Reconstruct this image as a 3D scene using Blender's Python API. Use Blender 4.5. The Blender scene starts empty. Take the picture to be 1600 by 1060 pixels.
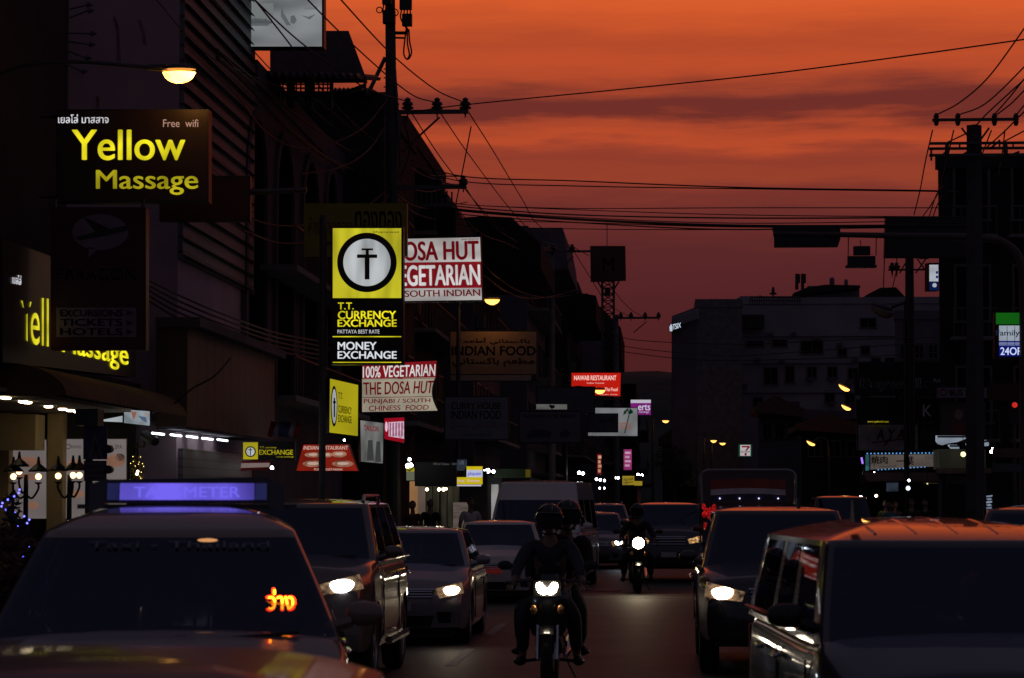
import bpy, bmesh, math, random
from mathutils import Vector, Matrix
rnd = random.Random(7)
SC = bpy.context.scene
COL = SC.collection

# ------------------------------------------------------------------ camera
FPX, CX, CY = 4000.0, 800.0, 530.0        # focal length in pixels of a 1600 px wide frame
CAMZ = 1.85
cd = bpy.data.cameras.new('camera')
cam = bpy.data.objects.new('camera', cd)
COL.objects.link(cam)
cam.location = (0, 0, CAMZ)
PITCH, YAW = math.atan(250 / FPX), math.atan(230 / FPX)
cam.rotation_euler = (math.pi / 2 + PITCH, 0, YAW)
cd.sensor_width = 36.0
cd.lens = FPX / 1600 * 36.0
cd.clip_start, cd.clip_end = 0.3, 3000
cd.dof.use_dof = True
cd.dof.focus_distance = 55
cd.dof.aperture_fstop = 6.3
SC.camera = cam

# ------------------------------------------------------------------ view
SC.view_settings.view_transform = 'Standard'
SC.view_settings.look = 'None'
SC.view_settings.exposure = 0
SC.view_settings.gamma = 1
SC.cycles.sample_clamp_indirect = 3.0
SC.cycles.sample_clamp_direct = 0
SC.cycles.max_bounces = 6
SC.cycles.blur_glossy = 0.5


def lin(r, g, b):
    f = lambda c: (c / 255 / 12.92) if c / 255 <= 0.04045 else ((c / 255 + 0.055) / 1.055) ** 2.4
    return (f(r), f(g), f(b), 1.0)


# ------------------------------------------------------------------ world: afterglow with cloud bands
def make_world():
    w = bpy.data.worlds.new("World")
    SC.world = w
    w.use_nodes = True
    nt = w.node_tree
    N, L = nt.nodes, nt.links
    bg = N['Background']
    tc = N.new('ShaderNodeTexCoord')
    sep = N.new('ShaderNodeSeparateXYZ')
    L.new(tc.outputs['Generated'], sep.inputs[0])

    def mth(op, a, b=None, clamp=False):
        n = N.new('ShaderNodeMath')
        n.operation = op
        n.use_clamp = clamp
        for i, v in enumerate((a, b)):
            if v is None:
                continue
            if isinstance(v, (int, float)):
                n.inputs[i].default_value = v
            else:
                L.new(v, n.inputs[i])
        return n.outputs[0]

    def noise(sx, sz, scale, detail=4, rough=0.55):
        mp = N.new('ShaderNodeMapping')
        mp.inputs['Scale'].default_value = (sx, sx, sz)
        L.new(tc.outputs['Generated'], mp.inputs[0])
        n = N.new('ShaderNodeTexNoise')
        n.inputs['Scale'].default_value = scale
        n.inputs['Detail'].default_value = detail
        n.inputs['Roughness'].default_value = rough
        L.new(mp.outputs[0], n.inputs['Vector'])
        return n.outputs[0]

    big = mth('MULTIPLY', mth('SUBTRACT', noise(3.2, 13, 2.2), 0.5), 0.020)
    fine = mth('MULTIPLY', mth('SUBTRACT', noise(7.0, 75, 2.0, 8, 0.62), 0.5), 0.019)
    # the bands lean down a little to the right
    lean = mth('MULTIPLY', sep.outputs['X'], 0.012)
    z = mth('ADD', mth('ADD', mth('ADD', sep.outputs['Z'], big), fine), lean)
    ramp = N.new('ShaderNodeValToRGB')
    L.new(mth('MULTIPLY', z, 2.5), ramp.inputs[0])
    stops = [(780, (74, 30, 32)), (560, (76, 31, 33)), (450, (84, 36, 38)), (390, (90, 39, 40)), (335, (106, 46, 42)),
             (300, (126, 53, 43)), (276, (152, 64, 43)), (255, (144, 60, 43)), (240, (150, 62, 44)), (222, (186, 76, 43)),
             (205, (168, 69, 43)), (186, (112, 47, 40)), (158, (112, 48, 41)), (142, (146, 61, 43)), (122, (178, 73, 43)),
             (98, (190, 78, 43)), (72, (178, 73, 42)), (46, (196, 82, 43)), (18, (212, 90, 44)), (0, (218, 94, 46)),
             (-120, (205, 88, 46)), (-420, (120, 58, 46)), (-760, (70, 46, 54))]
    cr = ramp.color_ramp
    while len(cr.elements) < len(stops):
        cr.elements.new(0.5)
    for i, (y, c) in enumerate(stops):
        cr.elements[i].position = min(1, max(0, (780 - y) / FPX * 2.5)) if i else 0.0
    for i, (y, c) in enumerate(stops):
        cr.elements[i].color = lin(*c)
    # high and behind: the dim blue grey dusk
    t1 = N.new('ShaderNodeMapRange')
    t1.interpolation_type = 'SMOOTHSTEP'
    L.new(sep.outputs['Z'], t1.inputs[0])
    t1.inputs[1].default_value, t1.inputs[2].default_value = 0.22, 0.6
    t2 = N.new('ShaderNodeMapRange')
    t2.interpolation_type = 'SMOOTHSTEP'
    L.new(sep.outputs['Y'], t2.inputs[0])
    t2.inputs[1].default_value, t2.inputs[2].default_value = 0.93, 0.5
    f = mth('MAXIMUM', t1.outputs[0], t2.outputs[0], True)
    mix = N.new('ShaderNodeMix')
    mix.data_type = 'RGBA'
    L.new(f, mix.inputs['Factor'])
    L.new(ramp.outputs[0], mix.inputs[6])
    mix.inputs[7].default_value = DUSK
    L.new(mix.outputs[2], bg.inputs[0])
    bg.inputs[1].default_value = 1.0


DUSK = (0.036, 0.032, 0.050, 1)
make_world()

# ------------------------------------------------------------------ materials
MATS = {}


def pbr(name, col, rough=0.6, metal=0.0, var=0.25, scale=3.0, bump=0.0, coat=0.0, ior=1.5, spec=0.5):
    if name in MATS:
        return MATS[name]
    m = bpy.data.materials.new(name)
    m.use_nodes = True
    nt = m.node_tree
    N, L = nt.nodes, nt.links
    b = N['Principled BSDF']
    b.inputs['Roughness'].default_value = rough
    b.inputs['Metallic'].default_value = metal
    b.inputs['IOR'].default_value = ior
    b.inputs['Specular IOR Level'].default_value = spec
    if coat:
        b.inputs['Coat Weight'].default_value = coat
        b.inputs['Coat Roughness'].default_value = 0.04
    tc = N.new('ShaderNodeTexCoord')
    n = N.new('ShaderNodeTexNoise')
    n.inputs['Scale'].default_value = scale
    n.inputs['Detail'].default_value = 6
    n.inputs['Roughness'].default_value = 0.65
    L.new(tc.outputs['Object'], n.inputs['Vector'])
    r = N.new('ShaderNodeValToRGB')
    e = r.color_ramp.elements
    e[0].position, e[1].position = 0.3, 0.7
    e[0].color = (col[0] * (1 - var), col[1] * (1 - var), col[2] * (1 - var), 1)
    e[1].color = (min(1, col[0] * (1 + var)), min(1, col[1] * (1 + var)), min(1, col[2] * (1 + var)), 1)
    L.new(n.outputs[0], r.inputs[0])
    L.new(r.outputs[0], b.inputs['Base Color'])
    if bump:
        bp = N.new('ShaderNodeBump')
        bp.inputs['Strength'].default_value = bump
        n2 = N.new('ShaderNodeTexNoise')
        n2.inputs['Scale'].default_value = scale * 12
        n2.inputs['Detail'].default_value = 4
        L.new(tc.outputs['Object'], n2.inputs['Vector'])
        L.new(n2.outputs[0], bp.inputs['Height'])
        L.new(bp.outputs[0], b.inputs['Normal'])
    MATS[name] = m
    return m


def emit(name, col, strength=1.0, var=0.0, scale=2.0, sample=False, base=0.3, axis=None):
    """something that gives off light: a lamp, a lit sign face, or light put into a surface (var: tubes behind the face)"""
    if name in MATS:
        return MATS[name]
    m = bpy.data.materials.new(name)
    m.use_nodes = True
    nt = m.node_tree
    N, L = nt.nodes, nt.links
    b = N['Principled BSDF']
    b.inputs['Base Color'].default_value = (col[0] * base, col[1] * base, col[2] * base, 1)
    b.inputs['Roughness'].default_value = 0.35
    b.inputs['Emission Color'].default_value = (col[0], col[1], col[2], 1)
    b.inputs['Emission Strength'].default_value = strength
    if var:
        tc = N.new('ShaderNodeTexCoord')
        mp = N.new('ShaderNodeMapping')
        mp.inputs['Scale'].default_value = axis or (1, 1, 1)
        L.new(tc.outputs['Object'], mp.inputs[0])
        n = N.new('ShaderNodeTexNoise')
        n.inputs['Scale'].default_value = scale
        n.inputs['Detail'].default_value = 1
        L.new(mp.outputs[0], n.inputs['Vector'])
        mr = N.new('ShaderNodeMapRange')
        L.new(n.outputs[0], mr.inputs[0])
        mr.inputs[1].default_value, mr.inputs[2].default_value = 0.3, 0.7
        mr.inputs[3].default_value, mr.inputs[4].default_value = strength * (1 - var), strength * (1 + var)
        L.new(mr.outputs[0], b.inputs['Emission Strength'])
    if not sample:
        m.cycles.emission_sampling = 'NONE'
    MATS[name] = m
    return m


def glass(name, tint=(0.30, 0.30, 0.34), rough=0.02):
    if name in MATS:
        return MATS[name]
    m = bpy.data.materials.new(name)
    m.use_nodes = True
    nt = m.node_tree
    N, L = nt.nodes, nt.links
    N.remove(N['Principled BSDF'])
    out = N['Material Output']
    tr = N.new('ShaderNodeBsdfTransparent')
    tr.inputs[0].default_value = (*tint, 1)
    gl = N.new('ShaderNodeBsdfGlossy')
    gl.inputs['Roughness'].default_value = rough
    gl.inputs[0].default_value = (.66, .74, 1.0, 1)
    lw = N.new('ShaderNodeLayerWeight')       # Schlick's law from the facing ratio: the same from both sides of the pane
    lw.inputs[0].default_value = 0.5
    pw = N.new('ShaderNodeMath')
    pw.operation = 'POWER'
    L.new(lw.outputs['Facing'], pw.inputs[0])
    pw.inputs[1].default_value = 5
    ma = N.new('ShaderNodeMath')
    ma.operation = 'MULTIPLY_ADD'
    L.new(pw.outputs[0], ma.inputs[0])
    ma.inputs[1].default_value, ma.inputs[2].default_value = 0.90, 0.10
    mx = N.new('ShaderNodeMixShader')
    L.new(ma.outputs[0], mx.inputs[0])
    L.new(tr.outputs[0], mx.inputs[1])
    L.new(gl.outputs[0], mx.inputs[2])
    L.new(mx.outputs[0], out.inputs[0])
    MATS[name] = m
    return m


def striped(name, c1, c2, freq, axis=2, rough=0.6, sharp=0.5, wave_bump=0.0):
    """two colours in bands along an object axis (corrugation, slats, boards)"""
    if name in MATS:
        return MATS[name]
    m = pbr(name, c1, rough, var=0.2)
    nt = m.node_tree
    N, L = nt.nodes, nt.links
    b = N['Principled BSDF']
    tc = [n for n in N if n.type == 'TEX_COORD'][0]
    sp = N.new('ShaderNodeSeparateXYZ')
    L.new(tc.outputs['Object'], sp.inputs[0])
    mm = N.new('ShaderNodeMath')
    mm.operation = 'MULTIPLY'
    L.new(sp.outputs[axis], mm.inputs[0])
    mm.inputs[1].default_value = freq
    fr = N.new('ShaderNodeMath')
    fr.operation = 'FRACT'
    L.new(mm.outputs[0], fr.inputs[0])
    gt = N.new('ShaderNodeMath')
    gt.operation = 'GREATER_THAN'
    L.new(fr.outputs[0], gt.inputs[0])
    gt.inputs[1].default_value = sharp
    mix = N.new('ShaderNodeMix')
    mix.data_type = 'RGBA'
    L.new(gt.outputs[0], mix.inputs['Factor'])
    src = b.inputs['Base Color'].links[0].from_socket
    L.new(src, mix.inputs[6])
    mix.inputs[7].default_value = (*c2, 1)
    L.new(mix.outputs[2], b.inputs['Base Color'])
    return m


# ------------------------------------------------------------------ pixel rays -> points at a real distance
_R = cam.rotation_euler.to_matrix()


def ray(x, y):
    return _R @ Vector(((x - CX) / FPX, (CY - y) / FPX, -1.0))


def P(x, y, Y):
    d = ray(x, y)
    return Vector((0, 0, CAMZ)) + d * (Y / d.y)


def PXp(x, y, X):
    d = ray(x, y)
    return Vector((0, 0, CAMZ)) + d * (X / d.x)


def mpp(Y):
    return Y / FPX


class Plane:
    """a vertical plane a sign or a wall stands in"""
    def __init__(s, p0, n):
        s.p0, s.n = Vector(p0), Vector(n).normalized()

    def pt(s, x, y, off=0.0):
        d = ray(x, y)
        c = Vector((0, 0, CAMZ))
        t = (s.p0 - c).dot(s.n) / d.dot(s.n)
        return c + d * t + s.n * off


def PY(Y):
    return Plane((0, Y, 0), (0, -1, 0))


def PXw(X):
    return Plane((X, 0, 0), (1 if X < 0 else -1, 0, 0))


def PA(x, Y, deg):
    """plane through pixel column x at depth Y, turned by deg from facing the camera axis (positive faces right)"""
    a = math.radians(deg)
    return Plane(P(x, 780, Y), (math.sin(a), -math.cos(a), 0))


# ------------------------------------------------------------------ mesh helpers
BASE = {}


class MB:
    def __init__(s):
        s.v, s.f, s.mi = [], [], []
        s.m = 0

    def add(s, vs, fs):
        o = len(s.v)
        s.v += [Vector(p) for p in vs]
        s.f += [tuple(i + o for i in f) for f in fs]
        s.mi += [s.m] * len(fs)

    def poly(s, pts):
        s.add(pts, [tuple(range(len(pts)))])

    def box(s, x0, x1, y0, y1, z0, z1):
        x0, x1 = min(x0, x1), max(x0, x1)
        y0, y1 = min(y0, y1), max(y0, y1)
        z0, z1 = min(z0, z1), max(z0, z1)
        s.add([(x0, y0, z0), (x1, y0, z0), (x1, y1, z0), (x0, y1, z0), (x0, y0, z1), (x1, y0, z1), (x1, y1, z1), (x0, y1, z1)],
              [(0, 3, 2, 1), (4, 5, 6, 7), (0, 1, 5, 4), (1, 2, 6, 5), (2, 3, 7, 6), (3, 0, 4, 7)])

    def prism(s, pts, vec):
        n = len(pts)
        vec = Vector(vec)
        a = [Vector(p) for p in pts]
        s.add(a + [p + vec for p in a],
              [tuple(range(n - 1, -1, -1)), tuple(range(n, 2 * n))] + [(i, (i + 1) % n, n + (i + 1) % n, n + i) for i in range(n)])

    def grid(s, fn, nu, nv, skip=None):
        vs = [fn(i / nu, j / nv) for j in range(nv + 1) for i in range(nu + 1)]
        fs = []
        for j in range(nv):
            for i in range(nu):
                if skip and skip(i, j):
                    continue
                a = j * (nu + 1) + i
                fs.append((a, a + 1, a + nu + 2, a + nu + 1))
        s.add(vs, fs)

    def tube(s, pts, r, n=6, cap=True):
        pts = [Vector(p) for p in pts]
        k = len(pts)
        rs = r if isinstance(r, (list, tuple)) else [r] * k
        vs, fs = [], []
        up = None
        for i, p in enumerate(pts):
            t = (pts[min(i + 1, k - 1)] - pts[max(i - 1, 0)])
            if t.length < 1e-9:
                t = Vector((0, 0, 1))
            t.normalize()
            if up is None or abs(up.dot(t)) > 0.95:
                up = Vector((0, 0, 1)) if abs(t.z) < 0.9 else Vector((1, 0, 0))
            a = t.cross(up).normalized()
            b = a.cross(t).normalized()
            up = b
            for j in range(n):
                q = 2 * math.pi * j / n
                vs.append(p + (a * math.cos(q) + b * math.sin(q)) * rs[i])
        for i in range(k - 1):
            for j in range(n):
                fs.append((i * n + j, i * n + (j + 1) % n, (i + 1) * n + (j + 1) % n, (i + 1) * n + j))
        if cap:
            fs.append(tuple(range(n - 1, -1, -1)))
            fs.append(tuple(range((k - 1) * n, k * n)))
        s.add(vs, fs)

    def lathe(s, c, axis, prof, n=16):
        """prof: list of (radius, height along axis)"""
        c, ax = Vector(c), Vector(axis).normalized()
        a = ax.cross(Vector((0, 0, 1)) if abs(ax.z) < 0.9 else Vector((1, 0, 0))).normalized()
        b = ax.cross(a)
        vs, fs = [], []
        for r, h in prof:
            for j in range(n):
                q = 2 * math.pi * j / n
                vs.append(c + ax * h + (a * math.cos(q) + b * math.sin(q)) * r)
        for i in range(len(prof) - 1):
            for j in range(n):
                fs.append((i * n + j, i * n + (j + 1) % n, (i + 1) * n + (j + 1) % n, (i + 1) * n + j))
        fs.append(tuple(range(n - 1, -1, -1)))
        fs.append(tuple(range((len(prof) - 1) * n, len(prof) * n)))
        s.add(vs, fs)

    def ball(s, c, rx, ry=None, rz=None, nu=12, nv=8):
        ry = ry or rx
        rz = rz or rx
        c = Vector(c)
        s.grid(lambda u, v: c + Vector((rx * math.cos(2 * math.pi * u) * math.sin(math.pi * v),
                                        ry * math.sin(2 * math.pi * u) * math.sin(math.pi * v), -rz * math.cos(math.pi * v))), nu, nv)

    def build(s, name, mat, parent=None, loc=None, smooth=False, label=None, cat=None, group=None, kind=None, weld=False):
        me = bpy.data.meshes.new(name)
        base = Vector((0, 0, 0))
        if parent is not None:
            base = BASE.get(parent.name, base)
        elif loc is not None:
            base = Vector(loc)
        me.from_pydata([v - base for v in s.v], [], s.f)
        mats = mat if isinstance(mat, (list, tuple)) else [mat]
        for m in mats:
            me.materials.append(m)
        if len(mats) > 1:
            me.polygons.foreach_set('material_index', s.mi)
        bm = bmesh.new()
        bm.from_mesh(me)
        if weld:
            bmesh.ops.remove_doubles(bm, verts=bm.verts, dist=1e-5)
        bmesh.ops.recalc_face_normals(bm, faces=bm.faces)
        bm.to_mesh(me)
        bm.free()
        if smooth:
            me.polygons.foreach_set('use_smooth', [True] * len(me.polygons))
            if smooth != 'all':
                me.set_sharp_from_angle(angle=math.radians(smooth if smooth is not True else 40))
        me.update()
        o = bpy.data.objects.new(name, me)
        COL.objects.link(o)
        if parent is not None:
            o.parent = parent
        elif loc is not None:
            o.location = base
        BASE[o.name] = base
        tag(o, label, cat, group, kind)
        return o


def tag(o, label=None, cat=None, group=None, kind=None):
    if label:
        o['label'] = label
    if cat:
        o['category'] = cat
    if group:
        o['group'] = group
    if kind:
        o['kind'] = kind


def root(name, label, cat, loc, group=None, rot=0.0, local=False):
    o = bpy.data.objects.new(name, None)
    o.empty_display_size = 0.2
    COL.objects.link(o)
    o.location = loc
    o.rotation_euler = (0, 0, rot)
    tag(o, label, cat, group)
    BASE[o.name] = Vector((0, 0, 0)) if local else Vector(loc)
    return o


def copy_tree(o, parent=None):
    c = o.copy()
    COL.objects.link(c)
    if parent is not None:
        c.parent = parent
    for ch in list(o.children):
        copy_tree(ch, c)
    return c


def catmull(pts, n=8):
    pts = [Vector(p) for p in pts]
    if len(pts) < 3:
        return pts
    q = [pts[0] * 2 - pts[1]] + pts + [pts[-1] * 2 - pts[-2]]
    out = []
    for i in range(1, len(q) - 2):
        a, b, c, d = q[i - 1:i + 3]
        for k in range(n):
            t = k / n
            out.append(0.5 * ((2 * b) + (c - a) * t + (2 * a - 5 * b + 4 * c - d) * t * t + (3 * b - a - 3 * c + d) * t ** 3))
    out.append(pts[-1])
    return out


def text_polys(body, bold=0.0, spacing=1.0):
    cu = bpy.data.curves.new('t', 'FONT')
    cu.body = body
    cu.space_character = spacing
    cu.resolution_u = 5
    cu.fill_mode = 'FRONT'
    o = bpy.data.objects.new('t', cu)
    COL.objects.link(o)
    dg = bpy.context.evaluated_depsgraph_get()
    me = bpy.data.meshes.new_from_object(o.evaluated_get(dg))
    vs = [v.co.copy() for v in me.vertices]
    fs = [tuple(p.vertices) for p in me.polygons]
    bpy.data.objects.remove(o)
    bpy.data.curves.remove(cu)
    bpy.data.meshes.remove(me)
    if bold > 0.015:                          # heavier strokes: the same outline again, shifted a little to either side
        base_v, base_f = list(vs), list(fs)
        for dx, dy in ((-bold * .75, 0), (bold * .75, 0), (0, bold * .35), (0, -bold * .35)):
            o_ = len(vs)
            vs += [Vector((v.x + dx, v.y + dy, v.z)) for v in base_v]
            fs += [tuple(i + o_ for i in f) for f in base_f]
    x0, x1 = min(v.x for v in vs), max(v.x for v in vs)
    y0, y1 = min(v.y for v in vs), max(v.y for v in vs)
    return [((v.x - x0) / (x1 - x0), (v.y - y0) / (y1 - y0)) for v in vs], fs


def bil(q, u, v):
    """q: four pixel corners TL, TR, BR, BL (or x0,y0,x1,y1); u right, v up"""
    if len(q) == 4 and not isinstance(q[0], (tuple, list)):
        x0, y0, x1, y1 = q
        return x0 + (x1 - x0) * u, y1 + (y0 - y1) * v
    (ax, ay), (bx, by), (cx_, cy_), (dx, dy) = q
    tx, ty = ax + (bx - ax) * u, ay + (by - ay) * u
    lx, ly = dx + (cx_ - dx) * u, dy + (cy_ - dy) * u
    return lx + (tx - lx) * v, ly + (ty - ly) * v


def corners(q):
    if not isinstance(q[0], (tuple, list)):
        x0, y0, x1, y1 = q
        return [(x0, y0), (x1, y0), (x1, y1), (x0, y1)]
    return list(q)


class Sign:
    """a board or light box standing in a vertical plane: cabinet, faces, lettering"""
    def __init__(s, name, label, cat, q, plane, mat, thick=0.22, group=None, rim=0.0):
        s.pl = plane
        c = corners(q)
        b = (plane.pt(*c[2]) + plane.pt(*c[3])) / 2
        s.r = root(name, label, cat, b, group)
        s.q = q
        mb = MB()
        mb.prism([plane.pt(*p) for p in c], -plane.n * thick)
        mb.build('cabinet', mat, s.r)

    def face(s, q, mat, off=0.006, name='face', n=1):
        mb = MB()
        c = corners(q)
        mb.poly([s.pl.pt(*p, off) for p in c])
        return mb.build(name, mat, s.r)

    def shape(s, polys, mat, off=0.012, name='emblem'):
        if name in ('drawing', 'picture', 'dish_picture', 'grille_bar', 'stripe') and len(polys) > 1:
            for p in polys:
                s.shape([p], mat, off, name)
            return None
        mb = MB()
        for p in polys:
            mb.poly([s.pl.pt(*a, off) for a in p])
        return mb.build(name, mat, s.r)

    def text(s, body, q, mat, bold=0.0, off=0.012, spacing=1.0, name='lettering'):
        vs, fs = text_polys(body, bold, spacing)
        mb = MB()
        mb.add([s.pl.pt(*bil(q, u, v), off) for u, v in vs], fs)
        return mb.build(name, mat, s.r)

    def rods(s, pairs, mat, w=0.03, name='bracket', off=-0.1):
        for (a, b) in pairs:
            mb = MB()
            mb.tube([s.pl.pt(*a, off), s.pl.pt(*b, off)], w)
            mb.build(name, mat, s.r)


def ring_px(cx, cy, r, n=32, ry=None):
    ry = ry or r
    return [(cx + r * math.cos(2 * math.pi * i / n), cy + ry * math.sin(2 * math.pi * i / n)) for i in range(n)]


def annulus(cx, cy, r0, r1, n=40, ax=1.0):
    out = []
    for i in range(n):
        a, b = 2 * math.pi * i / n, 2 * math.pi * (i + 1) / n
        out.append([(cx + ax * r0 * math.cos(a), cy + r0 * math.sin(a)), (cx + ax * r1 * math.cos(a), cy + r1 * math.sin(a)),
                    (cx + ax * r1 * math.cos(b), cy + r1 * math.sin(b)), (cx + ax * r0 * math.cos(b), cy + r0 * math.sin(b))])
    return out


def rect(x0, y0, x1, y1):
    return [(x0, y0), (x1, y0), (x1, y1), (x0, y1)]


# ------------------------------------------------------------------ shared materials
M_black = pbr('black_paint', (0.012, 0.011, 0.012), 0.45)
M_steel = pbr('weathered_steel', (0.11, 0.10, 0.10), 0.5, 0.6)
M_conc = pbr('concrete', (0.20, 0.185, 0.175), 0.85, bump=0.2)
M_cable = pbr('cable_rubber', (0.012, 0.011, 0.011), 0.55)
M_insul = pbr('brown_porcelain', (0.05, 0.025, 0.02), 0.25)
M_rust = pbr('rusty_sheet', (0.12, 0.07, 0.05), 0.75, scale=1.2, var=0.45)
M_glassdark = pbr('dark_window_glass', (0.012, 0.012, 0.015), 0.38, var=0.1)
M_frame = pbr('window_frame', (0.10, 0.095, 0.09), 0.5)
M_glassdark.node_tree.nodes['Principled BSDF'].inputs['Specular IOR Level'].default_value = 0.03
M_rubber = pbr('tyre_rubber', (0.014, 0.014, 0.014), 0.8)
M_chrome = pbr('chrome', (0.72, 0.72, 0.74), 0.08, 1.0, var=0.03)
M_rim = pbr('alloy', (0.38, 0.38, 0.39), 0.25, 1.0, var=0.05)
M_plast = pbr('black_plastic', (0.014, 0.014, 0.015), 0.4)
M_skin = pbr('skin', (0.26, 0.15, 0.10), 0.55, var=0.08)
M_na = emit('sodium_lens', (1.0, 0.42, 0.07), 9, 0.55, 3, sample=True)

# ================================================================== the setting
M_asph = pbr('asphalt', (0.048, 0.044, 0.042), 0.58, var=0.5, scale=0.9, bump=0.6, spec=.3)
M_pave = pbr('paving', (0.16, 0.15, 0.14), 0.8, scale=2, bump=0.2)
M_soil = pbr('bare_ground', (0.07, 0.06, 0.055), 0.9)
M_mark = pbr('worn_road_paint', (0.26, 0.25, 0.23), 0.65, var=0.6, scale=6)
mb = MB(); mb.box(-420, 420, -60, 1000, -0.6, -0.03); mb.build('ground', M_soil, kind='structure')
mb = MB(); mb.box(-5.2, 5.7, -30, 120, -0.3, 0.0)
mb.prism([(-5.2, 120.01, 0), (5.7, 120.01, 0), (14, 330, 0), (3, 330, 0)], (0, 0, -0.3))
mb.build('road', M_asph, kind='structure')
mb = MB(); mb.box(-10.6, -5.35, -30, 120, -0.3, 0.14); mb.prism([(-10.6, 120.01, .14), (-5.35, 120.01, .14), (2.8, 330, .14), (-3, 330, .14)], (0, 0, -.4))
mb.build('pavement', M_pave, kind='structure')
mb = MB(); mb.box(5.85, 11.5, -30, 120, -0.3, 0.14); mb.prism([(5.85, 120.01, .14), (11.5, 120.01, .14), (20, 330, .14), (14.2, 330, .14)], (0, 0, -.4))
mb.build('pavement', M_pave, kind='structure')
for x0, x1 in ((-5.35, -5.2), (5.7, 5.85)):
    mb = MB(); mb.box(x0, x1, -30, 120, -0.3, 0.15); mb.build('kerb', M_conc, kind='structure')
mb = MB()
for X in (-2.33, 0.76):
    y = -4.0
    while y < 118:
        mb.box(X - .06, X + .06, y, y + 3.2, 0.0, 0.004)
        y += 6.5
mb.build('lane_markings', M_mark, kind='structure')
M_patch = pbr('asphalt_patch', (0.050, 0.043, 0.040), 0.56, var=0.5, scale=.9, bump=.6, spec=.28)
pr = random.Random(21)
for (px, py_, w_, l_) in ((-.6, 31, .7, 1.4), (-1.7, 41, .5, 3.0), (.2, 37, .25, 9.0), (-3.6, 29, 1.0, 2.2)):
    mb = MB(); mb.poly([(px - w_ / 2, py_ - l_ / 2, .0025), (px + w_ / 2, py_ - l_ / 2 + .08, .0025), (px + w_ / 2 + .05, py_ + l_ / 2, .0025), (px - w_ / 2 - .03, py_ + l_ / 2 - .06, .0025)])
    mb.build('road_patch', M_patch, kind='structure')
mb = MB(); mb.box(-1.6, .6, 48.2, 48.5, 0, .004); mb.build('stop_line', M_mark, kind='structure')
mhr = root('manhole_cover', 'round iron manhole cover in the lane ahead of the scooter', 'manhole cover', (-1.10, 52.0, .003))
mb = MB(); mb.lathe((-1.10, 52.0, .002), (0, 0, 1), [(.36, 0), (.36, .012), (.30, .014)], 24); mb.build('rim', M_steel, mhr)
mb = MB(); mb.lathe((-1.10, 52.0, .006), (0, 0, 1), [(.29, 0), (.28, .012)], 24)
mb.build('lid', M_steel, mhr)
# wooded hill far behind
mb = MB()
pr = random.Random(3)
hill = []
for i in range(61):
    u = i / 60
    X = -160 + 330 * u
    hill.append((X, 700 + 30 * math.sin(u * 5), 43 + 6 * math.sin(u * 7 + 1) + pr.uniform(-1.2, 1.2)))
mb.grid(lambda u, v: Vector((hill[int(round(u * 60))][0], 560 + 260 * v, hill[int(round(u * 60))][2] * math.sin(math.pi * min(1, max(0, v * .98 + .01))) ** .8 - 2)), 60, 12)
mb.build('hills', pbr('wooded_hill', (0.05, 0.055, 0.04), 0.95, var=0.5, scale=0.06), kind='structure', smooth='all')

# ------------------------------------------------------------------ buildings
W_pale = pbr('pale_stained_render', (0.52, 0.36, 0.40), 0.85, var=0.18, scale=0.5, bump=0.1, spec=.12)
W_mauve = pbr('mauve_render', (0.14, 0.105, 0.12), 0.85, var=0.25, scale=0.6, spec=.12)
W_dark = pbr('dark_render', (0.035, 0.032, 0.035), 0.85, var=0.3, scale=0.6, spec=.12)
W_grey = pbr('grey_render', (0.15, 0.135, 0.16), 0.85, var=0.25, scale=0.5, spec=.12)
W_white = pbr('white_render', (0.30, 0.28, 0.31), 0.8, var=0.25, scale=0.25, spec=.12)
W_cream = pbr('cream_wall', (0.55, 0.42, 0.22), 0.7, var=0.1, spec=.12)
W_brown = striped('brown_boards', (0.12, 0.065, 0.04), (0.055, 0.028, 0.018), 1.05, 1, 0.6, 0.9)
M_louv = striped('grey_louvres', (0.16, 0.16, 0.18), (0.05, 0.045, 0.05), 3.4, 2, 0.6, 0.8)
M_corr = pbr('corrugated_roof', (0.12, 0.10, 0.11), 0.6, 0.3)
M_tile = pbr('roof_tiles', (0.16, 0.08, 0.06), 0.8)


def block(name, label, X0, X1, Y0, Y1, H, mat, cat='building', group=None, skew=False):
    r = root(name, label, cat, ((X0 + X1) / 2, Y0, 0), group)
    if skew:                                   # plots that follow the bend of the road: the left wall runs outwards
        xb = X0 * Y1 / Y0 + .3
        m = MB(); m.prism([(X0, Y0, .02), (X1, Y0, .02), (X1 + 8, Y1, .02), (xb, Y1, .02)], (0, 0, H)); m.build('walls', mat, r)
        m = MB(); m.box(X0 - .06, X1, Y0 - .1, Y0 + .25, H + .023, H + .5)
        m.prism([(X0 - .03, Y0 + .253, H + .022), (X0 + .25, Y0 + .253, H + .022), (xb + .25, Y1, H + .022), (xb, Y1, H + .022)], (0, 0, .45)); m.build('parapet', mat, r)
        return r
    m = MB(); m.box(X0, X1, Y0, Y1, 0.02, H); m.build('walls', mat, r)
    m = MB()
    t = 0.25
    m.box(X0 - .06, X1 + .06, Y0 - .06, Y0 + t, H - .02, H + .55)
    m.box(X0 - .06, X1 + .06, Y1 - t, Y1 + .06, H - .02, H + .55)
    m.box(X0 - .06, X0 + t, Y0 + t + .003, Y1 - t - .003, H - .02, H + .547)
    m.box(X1 - t, X1 + .06, Y0 + t + .003, Y1 - t - .003, H - .02, H + .547)
    m.build('parapet', mat, r)
    return r


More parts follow.
